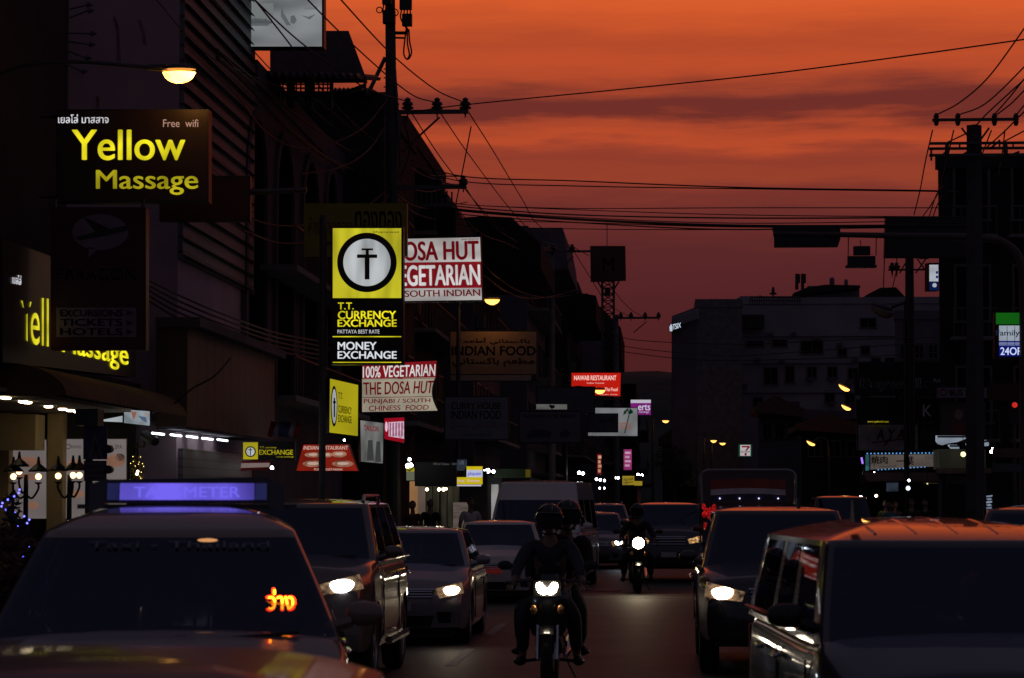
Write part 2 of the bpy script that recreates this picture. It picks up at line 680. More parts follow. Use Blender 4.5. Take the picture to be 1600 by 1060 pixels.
def window(parent, side, c, a0, a1, z0, z1, sgn=1, lit=None):
    """side 'x': in the wall X=c facing sgn; 'y': in the wall Y=c facing the camera"""
    def bx(m, u0, u1, w0, w1, d0, d1):
        if side == 'x':
            m.box(c + sgn * d0, c + sgn * d1, u0, u1, w0, w1)
        else:
            m.box(u0, u1, c - d1, c - d0, w0, w1)
    m = MB()
    f = 0.07
    bx(m, a0 - f, a1 + f, z1, z1 + f, -0.02, 0.07)
    bx(m, a0 - f - .05, a1 + f + .05, z0 - f, z0, -0.02, 0.12)
    bx(m, a0 - f, a0, z0, z1, -0.02, 0.068)
    bx(m, a1, a1 + f, z0, z1, -0.02, 0.068)
    bx(m, (a0 + a1) / 2 - .025, (a0 + a1) / 2 + .025, z0, z1, -0.02, 0.05)
    w = m.build('window', M_frame, parent)
    m = MB(); bx(m, a0, a1, z0, z1, -0.02, 0.012); m.build('pane', lit or M_glassdark, w)
    return w


def balcony(parent, X, y0, y1, z, sgn=1, d=1.0):
    m = MB(); m.box(X, X + sgn * d, y0, y1, z - .14, z); b = m.build('balcony', M_conc, parent)
    m = MB()
    n = max(3, int((y1 - y0) / .35))
    for i in range(n + 1):
        y = y0 + .03 + (y1 - y0 - .06) * i / n
        m.box(X + sgn * (d - .06), X + sgn * (d - .03), y - .012, y + .012, z, z + .9)
    m.box(X + sgn * (d - .075), X + sgn * (d - .015), y0, y1, z + .9, z + .95)
    m.build('railing', M_steel, b)


def facade(parent, X, Y0, Y1, H, sgn, floors, bays, z0=4.2, balc=True, aircon=True):
    fh = (H - z0) / floors
    bw = (Y1 - Y0) / bays
    for f in range(floors):
        for b in range(bays):
            y = Y0 + bw * b
            window(parent, 'x', X, y + bw * .22, y + bw * .78, z0 + fh * f + .5, z0 + fh * f + min(2.3, fh * .8), sgn)
        if balc and f < floors:
            balcony(parent, X, Y0 + .3, Y1 - .3, z0 + fh * f, sgn)
        if aircon:
            m = MB(); yy = Y0 + bw * .08
            m.box(X + sgn * .05, X + sgn * .4, yy, yy + .8, z0 + fh * f + .5, z0 + fh * f + 1.05)
            m.lathe((X + sgn * .4, yy + .4, z0 + fh * f + .78), (sgn, 0, 0), [(.22, 0), (.22, .02)], 14)
            m.build('air_conditioner', M_frame, parent)


def corrugated(m, a, b, depth_vec, drop, waves, amp=0.05, thick=0.03):
    """a corrugated sheet from the line a-b out along depth_vec"""
    a, b, dv = Vector(a), Vector(b), Vector(depth_vec)
    n = waves * 6
    top = lambda u, v: a.lerp(b, u) + dv * v + Vector((0, 0, amp * math.sin(u * waves * 2 * math.pi) - drop * v))
    m.grid(top, n, 1)
    m.grid(lambda u, v: top(u, v) - Vector((0, 0, thick)), n, 1)
    m.grid(lambda u, v: top(u, 0) - Vector((0, 0, thick * v)), n, 1)
    m.grid(lambda u, v: top(u, 1) - Vector((0, 0, thick * v)), n, 1)


# --- A: the massage shop, dark front at the left edge
XA = P(100, 700, 46).x
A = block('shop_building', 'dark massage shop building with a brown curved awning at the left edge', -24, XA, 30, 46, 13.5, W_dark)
bpy.data.objects.remove([o for o in A.children if o.name.startswith('walls')][0])
m = MB(); m.box(-24, XA, 30, 46, 3.56, 13.5); m.build('walls', W_dark, A)
m = MB(); m.box(-24, -15.2, 30, 47.5, 0.02, 3.557); m.build('ground_floor', W_dark, A)
# shop front on the ground floor (faces the camera and the road); its lit room
XS = -9.7
m = MB(); m.box(XA + .004, XS, 37.2, 47.5, 3.86, 4.0); m.build('canopy_slab', W_dark, A)
m = MB(); m.box(-15.1, XS - .1, 32, 47.4, 3.46, 3.52); m.build('soffit', pbr('soffit_board', (0.30, 0.24, 0.16), 0.7), A)
m = MB()
for i in range(5):   # half round awning above the entrance
    pass
aw0, aw1 = 38.0, 48.3
def awn(u, v):
    q = math.pi * .5 * v
    return Vector((XS - .25 + 1.0 * math.sin(q) + .05, aw0 + (aw1 - aw0) * u, 3.40 + .50 * math.cos(q) + .012 * math.sin(u * 2 * math.pi * 40)))
m.grid(awn, 240, 10)
m.grid(lambda u, v: Vector((XS - .25 + 1.05 * v, aw0 + .01, 3.40 + .50 * math.sqrt(max(0, 1 - v * v)) * u)), 6, 10)
m.build('awning', striped('brown_awning_cloth', (0.15, 0.075, 0.03), (0.09, 0.04, 0.015), 3.9, 1, 0.8, 0.7), A, smooth=True)
M_down = emit('downlight_lens', (1.0, 0.80, 0.50), 14, sample=True)
for (px, py) in ((43, 622), (36, 628), (76, 628), (5, 617), (110, 634), (98, 664), (122, 666), (10, 608)):
    p = PXp(px, py, -10.3)
    yy = 38.3 + 8.5 * ((px + 20) / 150)
    xx = P(px, 620, yy).x
    m = MB(); m.lathe((xx, yy, 3.455), (0, 0, -1), [(.075, 0), (.075, .02), (.05, .03)], 12)
    m.build('downlight', M_down, A)
# wall of the shop front with columns and posters (faces the camera, set back under the canopy)
m = MB(); m.box(P(-40, 700, 47.55).x, P(212, 700, 47.55).x, 47.55, 47.85, 0.14, 4.0); m.build('front_wall', W_dark, A)
for (x0, x1) in ((74, 98), (-6, 14)):
    m = MB(); m.box(P(x0, 700, 47.2).x, P(x1, 700, 47.2).x, 47.2, 47.545, 0.14, 3.45); m.build('column', W_cream, A)
m = MB(); m.box(P(-10, 640, 46.3).x, P(56, 640, 46.3).x, 46.3, 47.0, 2.75, 3.4); m.build('fascia', W_cream, A)

# shop sign on its road side, seen at a slant
YEL = emit('yellow_letter_glow', lin(205, 195, 30), 1.0, 0.4, 2.4)
YELD = emit('yellow_letter_dim', lin(150, 140, 22), 1.0, 0.5, 2.4)
WHL = emit('white_letter_glow', lin(200, 200, 205), 0.9, 0.2)
pl = PXw(-9.62)
s = Sign('shop_sign', 'black slanted shop front sign with cropped yellow letters above the brown awning', 'sign', [(4, 372), (212, 452), (212, 590), (4, 566)], pl, M_black, 0.25)
s.text('ell', [(47, 464), (75, 467), (75, 543), (47, 538)], YEL, 0.01)
for pts_ in ([(32, 470), (34, 470), (36, 481), (35, 481)], [(46, 472), (48, 472), (46, 480), (45, 480)], [(40, 492), (42, 490), (42, 534), (40, 531)]):
    s.shape([pts_], YEL, 0.012, 'lettering')
s.text('Massage', [(96, 513), (200, 538), (200, 582), (96, 562)], YEL, 0.03)
s.text('เยลโล่', [(18, 428), (32, 431), (32, 446), (18, 443)], WHL, 0.02)

# posters in the shop window
M_post = emit('backlit_poster', lin(150, 140, 138), 0.42, 0.35, 0.7)
M_posk = emit('poster_ink', lin(70, 60, 60), 0.35)
M_posb = emit('poster_skin_tone', lin(165, 120, 100), 0.5, 0.3, 1.5)
def poster(label, q, words, blobs):
    s = Sign('poster', label, 'poster', q, PY(47.52), M_frame, 0.03)
    s.face((q[0] + 1.5, q[1] + 1.5, q[2] - 1.5, q[3] - 1.5), M_post)
    for w, r in words:
        s.text(w, r, M_posk, 0.0)
    for (cx, cy, rx, ry, mm) in blobs:
        s.shape([ring_px(cx, cy, rx, 20, ry)], mm, 0.01, 'picture')
poster('tall backlit spa poster with a pale sky picture beside the yellow column, leftmost', (19, 686, 74, 812), [('RAMASSAG', (22, 695, 58, 702)), ('O', (60, 694, 67, 702))],
       [(45, 722, 22, 8, M_posb), (48, 745, 20, 5, M_posb), (52, 790, 9, 6, M_posb)])
poster('tall backlit spa poster reading Oringe Spa with a resting face', (97, 685, 199, 812), [('O', (103, 694, 111, 702)), ('RING', (112, 696, 127, 701)), ('& SPA', (173, 695, 191, 702))],
       [(181, 720, 15, 10, M_posb), (118, 728, 14, 10, M_posb), (120, 772, 12, 6, M_posb), (187, 715, 8, 6, M_posk)])

s = Sign('lit_panel_sign', 'bright picture panel under the right end of the brown awning', 'sign', [(193, 639), (235, 642), (235, 667), (193, 662)], PY(47.1), M_black, .06)
s.face([(194, 640), (234, 643), (234, 665.5), (194, 661)], emit('picture_panel', lin(140, 150, 158), .85, .5, 4))
for pts_, c_ in (([(205, 643), (214, 644), (210, 656), (207, 652)], (150, 100, 80)), ([(216, 650), (228, 652), (230, 661), (222, 657)], (80, 100, 125)), ([(224, 645), (232, 646), (230, 650)], (170, 140, 125))):
    s.shape([pts_], emit('picture_tone_%d' % c_[0], lin(*c_), .8), .012, 'picture')
s = Sign('lit_strip_sign', 'thin stepped white light strip left of the picture panel under the awning', 'sign', [(158, 656), (192, 649), (192, 661), (158, 659)], PY(47.2), M_black, .05)
s.face([(159, 656.5), (191.5, 650), (191.5, 660), (159, 658.5)], emit('cool_strip', lin(170, 178, 184), .9, .3, 2))
# --- B: pale end wall, louvred road front, brown boarded first floor
XB = -9.5
B = block('shophouse', 'pale stained shophouse with grey louvred front above brown boards', P(100, 400, 50).x, XB, 50, 59, 15.5, W_pale, group='shophouses along the left side')
m = MB(); m.box(XB - .002, XB + .10, 50.0, 58.9, 6.6, 15.4); m.build('louvres', M_louv, B)
m = MB()
for i in range(26):
    z = 6.7 + i * .335
    m.add([(XB + .10, 50.05, z), (XB + .10, 58.85, z), (XB + .19, 58.85, z - .06), (XB + .19, 50.05, z - .06)], [(0, 1, 2, 3)])
    m.add([(XB + .10, 50.05, z - .02), (XB + .10, 58.85, z - .02), (XB + .19, 58.85, z - .08), (XB + .19, 50.05, z - .08)], [(0, 1, 2, 3)])
m.build('slats', pbr('slat_metal', (0.17, 0.17, 0.18), 0.7, 0.0, spec=.1), B)
XB2 = -8.9
m = MB(); m.box(XB, XB2, 47.9, 58.9, 3.22, 5.1); m.build('boarding', W_brown, B)
m = MB(); m.box(XB + .004, XB2 + .25, 47.8, 59.0, 5.1, 5.28); m.build('ledge', W_mauve, B)
m = MB(); m.box(XB + .004, XB2 - .02, 47.95, 58.85, 3.17, 3.217); m.build('soffit', W_grey, B)
M_tube = emit('fluorescent_tube', (0.86, 0.93, 1.0), 5.0, sample=True)
for (x0, x1, y0, y1) in ((238, 256, 676, 680), (267, 283, 679, 682), (292, 308, 681, 685), (316, 332, 684, 688), (340, 355, 686, 690)):
    Yc = 48.6 + (x0 - 237) / 101 * 6.2
    a, b = PXp(x0, (y0 + y1) / 2 - 1, -9.2), PXp(x1, (y0 + y1) / 2 + 1, -9.2)
    m = MB(); m.tube([a, b], 0.020, 8); m.build('fluorescent_tube', M_tube, B)
for (x0, y0, x1, y1) in ((101, 17, 136, 8), (101, 31, 138, 17), (101, 52, 142, 53), (101, 64, 140, 70), (101, 78, 134, 91), (101, 98, 128, 112)):
    m = MB(); m.tube([P(x0, y0, 49.9), P(x1, y1, 49.6)], .018, 5); e = P(x1, y1, 49.6)
    m.lathe(e, (1, 0, 0), [(.01, -.02), (.06, 0), (.01, .12)], 8); m.build('wall_spike', M_steel, B)
for (x0, x1, y0, y1, k) in ((176, 186, 25, 98, 1), (215, 226, 30, 70, 1), (150, 155, 150, 170, 1)):
    m = MB()
    m.poly([P(x0, y0, 49.985), P(x0 + 5, y0 + 2, 49.985), P(x1, y0 + 18, 49.985), P(x1 + 3, y1, 49.985), P(x1 - 3, y1 - 3, 49.985), P(x1 - 4, y0 + 24, 49.985)])
    m.build('rust_streak', pbr('rust_stain', (0.27, 0.16, 0.17), 0.9, var=0.4), B)
# shop interior under B
m = MB(); m.box(-9.6, -9.4, 50.2, 58.8, 0.14, 2.85); m.build('shutter', striped('shop_shutter', (0.14, 0.13, 0.14), (0.06, 0.055, 0.06), 6, 2, 0.5, 0.8), B)
m = MB(); m.box(P(205, 700, 49.0).x, P(325, 700, 49.0).x, 49.0, 49.15, 1.35, 2.2); m.build('hanging_panel', W_grey, B)

M_recess_shade = pbr('recess_shade', (0.008, 0.007, 0.008), 1.0, spec=0.0)
# --- C: arched windows and corrugated roof overhang
XC = -9.45
C = block('shophouse', 'mauve shophouse with tall arched windows and a big corrugated roof overhang', -22, XC, 59.2, 76, 11.6, W_mauve, group='shophouses along the left side')
for (x0, x1, yt, yb) in ((384, 413, 187, 330), (430, 455, 221, 330), (472, 495, 253, 330), (508, 524, 270, 330)):
    pw = PXw(XC + .012)
    n = 10
    pts = [pw.pt(x0, yb), pw.pt(x1, yb)]
    zt = [pw.pt(x0, yt), pw.pt(x1, yt + (x1 - x0) * .35)]
    ya, yb_ = pts[0].y, pts[1].y
    r_ = (yb_ - ya) / 2
    z1 = pw.pt((x0 + x1) / 2, yt).z - r_
    z0 = 4.4
    arch = [(XC + .012, ya, z0), (XC + .012, yb_, z0)] + [(XC + .012, ya + r_ + r_ * math.cos(math.pi * i / n), z1 + r_ * math.sin(math.pi * i / n)) for i in range(n + 1)]
    big = [(XC - .05, (y - ya - r_) * 1.18 + ya + r_, z if z < z1 else z1 + (z - z1) * 1.18) for (x, y, z) in arch]
    m = MB()
    k = len(arch)
    for i in range(k):
        j = (i + 1) % k
        a, b, c, d = Vector(arch[i]) + Vector((.09, 0, 0)), Vector(arch[j]) + Vector((.09, 0, 0)), Vector(big[j]) + Vector((.14, 0, 0)), Vector(big[i]) + Vector((.14, 0, 0))
        m.poly([a, b, c, d]); m.poly([a, b, Vector(arch[j]), Vector(arch[i])]); m.poly([d, c, Vector(big[j]), Vector(big[i])])
    w = m.build('arched_window', W_mauve, C)
    m = MB(); m.poly([Vector(p) for p in arch]); m.build('pane', M_recess_shade, w)  # black sheet, the shade of the open recess put into its colour
for z in (4.3, 7.4):
    balcony(C, XC, 60, 75.5, z, 1, .9)
for z in (3.9, 6.9):
    pass
# roof overhang: sheet roof seen from below/front on a rooftop frame with barred openings
roofp = PY(62)
m = MB()
q = [roofp.pt(418, 44), roofp.pt(543, 42), roofp.pt(575, 128), roofp.pt(420, 130)]
corrugated(m, (q[3].x, 60.5, q[3].z), (q[2].x, 60.5, q[2].z - .1), (-.5, 9.0, 0), -1.45, 14, .07)
m.build('roof_sheet', M_corr, C)
m = MB()
m.prism([(roofp.pt(420, 128).x, 62.2, roofp.pt(420, 128).z), (roofp.pt(573, 127).x, 62.2, roofp.pt(573, 127).z), (roofp.pt(543, 44).x, 62.2, roofp.pt(543, 46).z), (roofp.pt(420, 44).x, 62.2, roofp.pt(420, 46).z)], (0, .06, 0))
m.build('gable_sheet', M_corr, C)
m = MB()
for x in (424, 452, 458, 480, 487, 518):
    a = PY(62.1)
    m.tube([a.pt(x, 126), a.pt(x, 170)], .05, 4)
for y in (132, 138, 144, 150):
    a = PY(62.12)
    m.tube([a.pt(424, y), a.pt(518, y)], .022, 4)
for x in range(428, 518, 7):
    a = PY(62.14)
    m.tube([a.pt(x, 126), a.pt(x, 158)], .02, 4)
m.build('roof_bars', M_steel, C)
m = MB()
a = PY(62.1)
m.tube([a.pt(571, 120), a.pt(570, 134), a.pt(528, 150)], .06, 6)
m.build('downpipe', M_steel, C)

# --- C2: small house with corrugated eave and a barred terrace
D0 = block('shophouse', 'narrow dark shophouse with small corrugated eave and open terrace slits', -20, -8.25, 76.3, 86, 13.55, W_dark, group='shophouses along the left side')
m = MB()
q0, q1 = P(527, 152, 77).z, P(590, 150, 77).z
corrugated(m, (P(525, 152, 77).x, 75.5, q0), (P(590, 150, 77).x, 75.5, q0), (0, 8, 0), -.8, 10, .06)
m.build('eave_sheet', M_corr, D0)
facade(D0, -8.25, 76.6, 85.8, 13, 1, 2, 3)

# --- the rest of the left row, following the bend
def shop_row():
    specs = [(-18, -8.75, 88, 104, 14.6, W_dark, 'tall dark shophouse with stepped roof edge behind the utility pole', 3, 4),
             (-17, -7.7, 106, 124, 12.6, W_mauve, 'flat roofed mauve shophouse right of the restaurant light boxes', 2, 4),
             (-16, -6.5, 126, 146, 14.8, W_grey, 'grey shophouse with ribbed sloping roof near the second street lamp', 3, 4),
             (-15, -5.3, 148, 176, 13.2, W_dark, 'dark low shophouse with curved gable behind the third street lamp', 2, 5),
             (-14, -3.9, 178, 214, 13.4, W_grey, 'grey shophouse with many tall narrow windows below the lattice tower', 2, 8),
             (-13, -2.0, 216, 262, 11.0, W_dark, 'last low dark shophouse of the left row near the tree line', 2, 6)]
    out = []
    for (x0, x1, y0, y1, H, mat, lab, fl, by) in specs:
        b = block('shophouse', lab, x0, x1, y0, y1, H, mat, group='shophouses along the left side')
        facade(b, x1, y0 + .3, y1 - .3, H, 1, fl, by, 4.4)
        m = MB(); m.box(x1 + .003, x1 + 1.4, y0 + .5, y1 - .5, 3.0, 3.12); m.build('shop_canopy', M_rust, b)
        m = MB(); m.box(x1 + .001, x1 + .12, y0 + .5, y1 - .5, .16, 2.9); m.build('shutter', striped('shop_shutter', (0.14, 0.13, 0.14), (0.06, 0.055, 0.06), 6, 2, 0.5, 0.8), b)
        out.append(b)
    return out
ROW = shop_row()
# roofs of the row that break the skyline
def px_roof(parent, pts, Y, dy, mat, name='roof'):
    m = MB(); m.prism([P(x, y, Y) for x, y in pts], (0, dy, 0)); m.build(name, mat, parent)
px_roof(ROW[0], [(628, 290), (632, 268), (655, 263), (682, 280), (705, 322), (712, 330), (712, 372), (628, 372)], 89, 12, W_dark)
px_roof(ROW[1], [(705, 345), (720, 340), (760, 338), (800, 340), (822, 362), (845, 380), (845, 420), (705, 420)], 107, 14, W_dark)
px_roof(ROW[2], [(822, 356), (879, 356), (884, 382), (888, 420), (826, 420)], 127, 16, W_grey)
px_roof(ROW[3], [(870, 380), (884, 400), (884, 418), (895, 432), (904, 442), (906, 458), (931, 462), (931, 500), (870, 500)], 149, 20, W_dark)
px_roof(ROW[4], [(915, 458), (925, 462), (931, 478), (940, 480), (958, 500), (970, 512), (970, 560), (915, 560)], 180, 20, W_dark)
m = MB(); m.box(P(650, 285, 88).x, P(706, 285, 88).x, 87.7, 87.76, P(650, 325, 88).z, P(650, 319, 88).z)
for i in range(9):
    x = 642 + i * 8
    m.tube([P(x, 300, 87.8), P(x, 322, 87.8)], .03, 4)
m.build('roof_railing', M_steel, ROW[0])

# --- far centre: screen clad hotel and the big white hotel
FAR1 = block('hotel_building', 'far hotel block clad in a textured screen with a small lit rooftop name', P(1088, 600, 178).x, P(1160, 600, 178).x, 178, 184, P(1100, 480, 178).z, pbr('hotel_screen', (0.16, 0.15, 0.16), 0.8, var=0.35, scale=2.6))
m = MB()
for i in range(9):
    x = 1052 + i * 4.4
    m.tube([P(x, 494 - i * 1.4, 177.7), P(x + 3.5, 510 - i * 1.4, 177.7)], .10, 4)
    m.tube([P(x + 4, 494 - i * 1.4, 177.7), P(x + .5, 510 - i * 1.4, 177.7)], .10, 4)
m.build('diagrid_screen', W_white, FAR1)
m = MB(); m.prism([P(1050, 494, 178), P(1088, 480, 178), P(1088, 760, 178), P(1050, 760, 178)], (0, 6, 0)); m.build('side_wing', W_grey, FAR1)
HW = emit('hotel_sign_glow', lin(190, 200, 215), 0.9)
s = Sign('rooftop_sign', 'tiny white lit hotel name at the corner of the far textured block', 'sign', (1046, 505, 1066, 519), PY(177.4), M_black, .3)
s.text('TSIX', [(1051, 507), (1064, 504), (1064, 512), (1051, 516)], HW, 0.04)
s.shape([[(1048.5, 506), (1051, 511), (1050.5, 518), (1046.5, 518), (1046, 511)]], HW)
X0, X1 = P(1154, 600, 185).x, P(1345, 600, 185).x
WH = block('hotel_building', 'broad pale hotel with a rooftop terrace rail and few dark windows', X0, P(1470, 600, 185).x, 185, 215, P(1200, 476, 185).z, W_white, skew=True)
m = MB(); m.box(P(1262, 450, 188).x, P(1343, 450, 188).x, 188, 205, P(1200, 476, 185).z + .5, P(1262, 447, 188).z); m.build('penthouse', W_white, WH)
m = MB(); m.prism([P(1240, 458, 186), P(1262, 449, 186), P(1290, 445, 186), P(1344, 446, 186), P(1344, 450, 186), P(1250, 461, 186)], (0, 18, 0)); m.build('penthouse_roof', W_dark, WH)
m = MB(); m.prism([P(1345, 476, 186), P(1352, 462, 186), P(1375, 450, 186), P(1400, 449, 186), P(1420, 470, 186), P(1420, 480, 186)], (0, 18, 0)); m.build('side_roof', W_dark, WH)
m = MB()
for i in range(22):
    x = 1172 + i * 3.7
    m.tube([P(x, 476, 184.9), P(x, 464, 184.9)], .03, 4)
m.tube([P(1172, 464, 184.88), P(1252, 464, 184.88)], .05, 4); m.tube([P(1172, 470, 184.88), P(1252, 470, 184.88)], .03, 4)
m.build('terrace_railing', M_steel, WH)
for (x0, x1, y0, y1) in ((1285, 1305, 461, 473), (1168, 1192, 534, 541), (1208, 1229, 532, 541), (1345, 1368, 498, 512), (1252, 1285, 533, 552), (1346, 1358, 541, 553), (1310, 1322, 545, 556), (1195, 1214, 575, 600), (1228, 1240, 573, 598)):
    a, b = P(x0, y1, 184.98), P(x1, y0, 184.98)
    window(WH, 'y', 185 if y0 > 475 else 188, a.x, b.x, a.z, b.z)
m = MB(); m.box(P(1156, 500, 184).x, P(1194, 500, 184).x, 184.0, 184.97, P(1156, 513, 184).z, P(1156, 492, 184).z); m.build('dark_balcony', M_black, WH)
for (x, y0, y1, w) in ((1208, 449, 470, 1.0), (1245, 428, 449, 2.2), (1254, 428, 449, 2.2)):
    m = MB()
    m.tube([P(x, y1 + 4, 186.5), P(x, y0, 186.5)], .06 * w, 5)
    if w > 2:
        m.box(P(x - 2, 0, 186).x, P(x + 2.5, 0, 186).x, 186.2, 186.5, P(x, y0 + 14, 186).z, P(x, y0, 186).z)
    else:
        m.ball(P(x, y0 + 5, 186.5), .12, .12, .28); m.ball(P(x, y0 + 10, 186.5), .28, .28, .1)
    m.build('rooftop_mast', M_black, WH)
m = MB(); m.box(P(1156, 470, 186).x, P(1173, 470, 186).x, 186, 190, P(1160, 478, 185).z, P(1160, 463, 186).z); m.build('stair_head', W_white, WH)
for (x0, yb, w_, h_) in ((1188, 474, 5, 9), (1226, 474, 7, 8), (1300, 446, 8, 9), (1322, 446, 6, 6)):
    m = MB(); c_ = P(x0, yb, 189); m.lathe((c_.x, 189, c_.z - .8), (0, 0, 1), [(w_ * .0235, 0), (w_ * .0235, h_ * .046 + .8), (w_ * .017, h_ * .046 + .95)], 12); m.build('water_tank', W_grey, WH)
for yl in (524, 566, 612):
    m = MB(); m.box(P(1160, yl, 184.9).x, P(1462, yl, 184.9).x, 184.82, 184.98, P(1200, yl + 2, 184.9).z, P(1200, yl, 184.9).z); m.build('ledge', W_white, WH)
for (xa, ya) in ((1200, 520), (1236, 520), (1272, 526), (1308, 536), (1332, 560), (1262, 590), (1296, 590), (1322, 596), (1180, 560), (1218, 562), (1160, 600), (1296, 628), (1330, 634)):
    m = MB(); A_, B_ = P(xa, ya + 5, 184.8), P(xa + 8, ya, 184.8); m.box(A_.x, B_.x, 184.5, 184.95, A_.z, B_.z); m.build('air_conditioner', M_frame, WH)
for (xa, ya) in ((1262, 574), (1294, 574), (1326, 576), (1362, 560), (1384, 560), (1178, 622), (1206, 622), (1290, 612), (1322, 616)):
    A_, B_ = P(xa, ya + 16, 184.98), P(xa + 13, ya, 184.98)
    window(WH, 'y', 185, A_.x, B_.x, A_.z, B_.z)
# lower houses in front of it
LH = [(1035, 1082, 690, 214, W_dark, 'low dark house with a sloping eave below the screen clad hotel', 8),
      (1185, 1250, 640, 165, W_grey, 'grey low house with a tin awning under the broad pale hotel', 10),
      (1252, 1352, 668, 150, W_dark, 'low tin roofed shop row left of the lit street lamps', 12)]
for (x0, x1, yt, Y, mat, lab, d) in LH:
    h = P(x0, yt, Y).z
    b = block('low_house', lab, P(x0, 700, Y).x, P(x1, 700, Y).x, Y, Y + d, h, mat, skew=True)
    m = MB(); m.prism([P(x0 - 6, yt + 4, Y - 1), P(x1 + 6, yt + 12, Y - 1), P(x1 + 6, yt - 2, Y - 1), P(x0 + (x1 - x0) * .4, yt - 22, Y - 1), P(x0 - 6, yt - 6, Y - 1)], (0, d, 0)); m.build('roof', M_tile, b)
    for k in range(3):
        xa = x0 + (x1 - x0) * (.12 + .3 * k)
        a, c = P(xa, yt + 45, Y), P(xa + (x1 - x0) * .18, yt + 22, Y)
        window(b, 'y', Y, a.x, c.x, a.z, c.z)

# --- right side: tall dark apartment row, with lower shop building further on
XK = P(1470, 700, 76).x
HK = P(1480, 264, 76).z
K = root('apartment_building', 'tall dark grey apartment building at the right edge with crowded balconies', 'building', (XK + 6, 76, 0))
m = MB(); m.prism([(XK, 76, .02), (26, 76, .02), (28, 90, .02), (XK * 90 / 76 + .3, 90, .02)], (0, 0, HK)); m.build('walls', W_dark, K)
m = MB(); m.prism([(XK - .05, 75.9, HK), (26, 75.9, HK), (26, 76.3, HK), (XK - .05, 76.3, HK)], (0, 0, .4)); m.build('parapet', W_dark, K)
for f in range(3):
    z = 3.6 + f * 3.0
    for b in range(4):
        xa = XK + .5 + b * 1.7
        window(K, 'y', 76, xa, xa + .95, z + .5, z + 2.1)
        m = MB(); m.box(xa - .2, xa + 1.15, 75.3, 75.995, z - .1, z); bl_ = m.build('balcony', M_conc, K)
        m = MB()
        for i in range(6):
            m.box(xa - .17 + i * .256, xa - .15 + i * .256, 75.32, 75.34, z, z + .8)
        m.box(xa - .19, xa + 1.14, 75.31, 75.35, z + .8, z + .84); m.build('railing', M_steel, bl_)
L_ = block('shop_building', 'dark three storey shop building behind the Baywalk lettering', P(1345, 700, 104).x, 24, 104, 130, P(1345, 585, 104).z, W_dark, skew=True)
for k in range(4):
    xa = 1352 + k * 28
    a, c = P(xa, 660, 104), P(xa + 16, 622, 104)
    window(L_, 'y', 104, a.x, c.x, a.z, c.z)
N_ = block('apartment_building', 'set back dark apartment block between the pole and the hotel', P(1400, 700, 140).x, 40, 140, 160, P(1400, 500, 140).z, W_grey, skew=True)
for k in range(4):
    for j in range(4):
        xa = 1408 + k * 22
        a, c = P(xa, 560 + j * 34, 140), P(xa + 12, 540 + j * 34, 140)
        window(N_, 'y', 140, a.x, c.x, a.z, c.z)

# ================================================================== signs
SGL = 'lit signs hung over the left pavement'
SGD = 'unlit signs hung over the left pavement'
RED_D = pbr('dark_red_print', (0.20, 0.012, 0.012), 0.5)
SG_MAROON = pbr('maroon_board', (0.075, 0.008, 0.010), 0.45, var=0.15)
SG_LILAC = pbr('lilac_print', (0.24, 0.17, 0.22), 0.5)
SG_WHITE = pbr('white_board', (0.34, 0.29, 0.27), 0.5, var=0.12)
SG_GREYB = pbr('grey_board', (0.20, 0.19, 0.23), 0.5, var=0.15)
SG_BLK = pbr('black_print', (0.02, 0.018, 0.02), 0.5)

# Yellow Massage
s = Sign('massage_sign', 'large black sign with lit yellow words Yellow Massage', 'sign', (88, 171, 326, 316), PY(40.5), M_black, 0.3)
s.face((90, 173, 324, 314), pbr('sign_black_face', (0.03, 0.018, 0.012), 0.4), 0.004)
s.text('เยลโล่ มาสสาจ', (91, 179, 170, 193), WHL, 0.02)
s.text('Free  wifi', (255, 187, 310, 199), emit('pale_letter_glow', lin(190, 150, 130), 0.75), 0.0)
s.text('Yellow', (112, 203, 290, 251), YEL, 0.022)
s.text('Massage', (150, 266, 310, 305), YELD, 0.022)
s.rods([((60, 180), (88, 180)), ((60, 306), (88, 306))], M_steel, 0.04)

# Paragon (unlit)
s = Sign('agency_sign', 'unlit maroon travel sign with a white speech bubble and aeroplane above Paragon', 'sign', (79, 324, 228, 547), PY(39), SG_MAROON, 0.25)
n = 40
bub = [(157 + 44 * math.cos(2 * math.pi * i / n), 363 + 28 * math.sin(2 * math.pi * i / n)) for i in range(n)]
s.shape([bub, [(140, 386), (152, 391), (137, 404)]], SG_LILAC)
s.shape([[(117, 371), (150, 363), (130, 340), (138, 342), (172, 358), (200, 352), (204, 356), (198, 361), (165, 369), (125, 376)]], SG_BLK, 0.016)
s.text('PARAGON', (88, 419, 213, 439), SG_LILAC, 0.03)
s.face((88, 481, 213, 527), SG_LILAC, 0.008)
for i, w in enumerate(('EXCURSIONS', 'TICKETS', 'HOTELS')):
    s.text(w, (94, 484 + i * 14.5, 192, 495 + i * 14.5), SG_MAROON, 0.03, 0.014)
s.shape([[(198, 484), (208, 489), (198, 494)], [(198, 500), (208, 505), (198, 510)], [(198, 514), (208, 519), (198, 524)]], SG_MAROON, 0.014)
s.rods([((84, 324), (84, 310)), ((222, 324), (222, 310))], M_steel, 0.03)

# dark board right of the massage sign
s = Sign('dark_board', 'black unlit sign board end of the massage sign over grey louvres', 'sign', (249, 275, 391, 346), PY(47), M_black, 0.2)
s.face((251, 278, 389, 344), SG_MAROON, 0.004)
s.rods([((330, 302), (478, 296))], M_steel, 0.06)

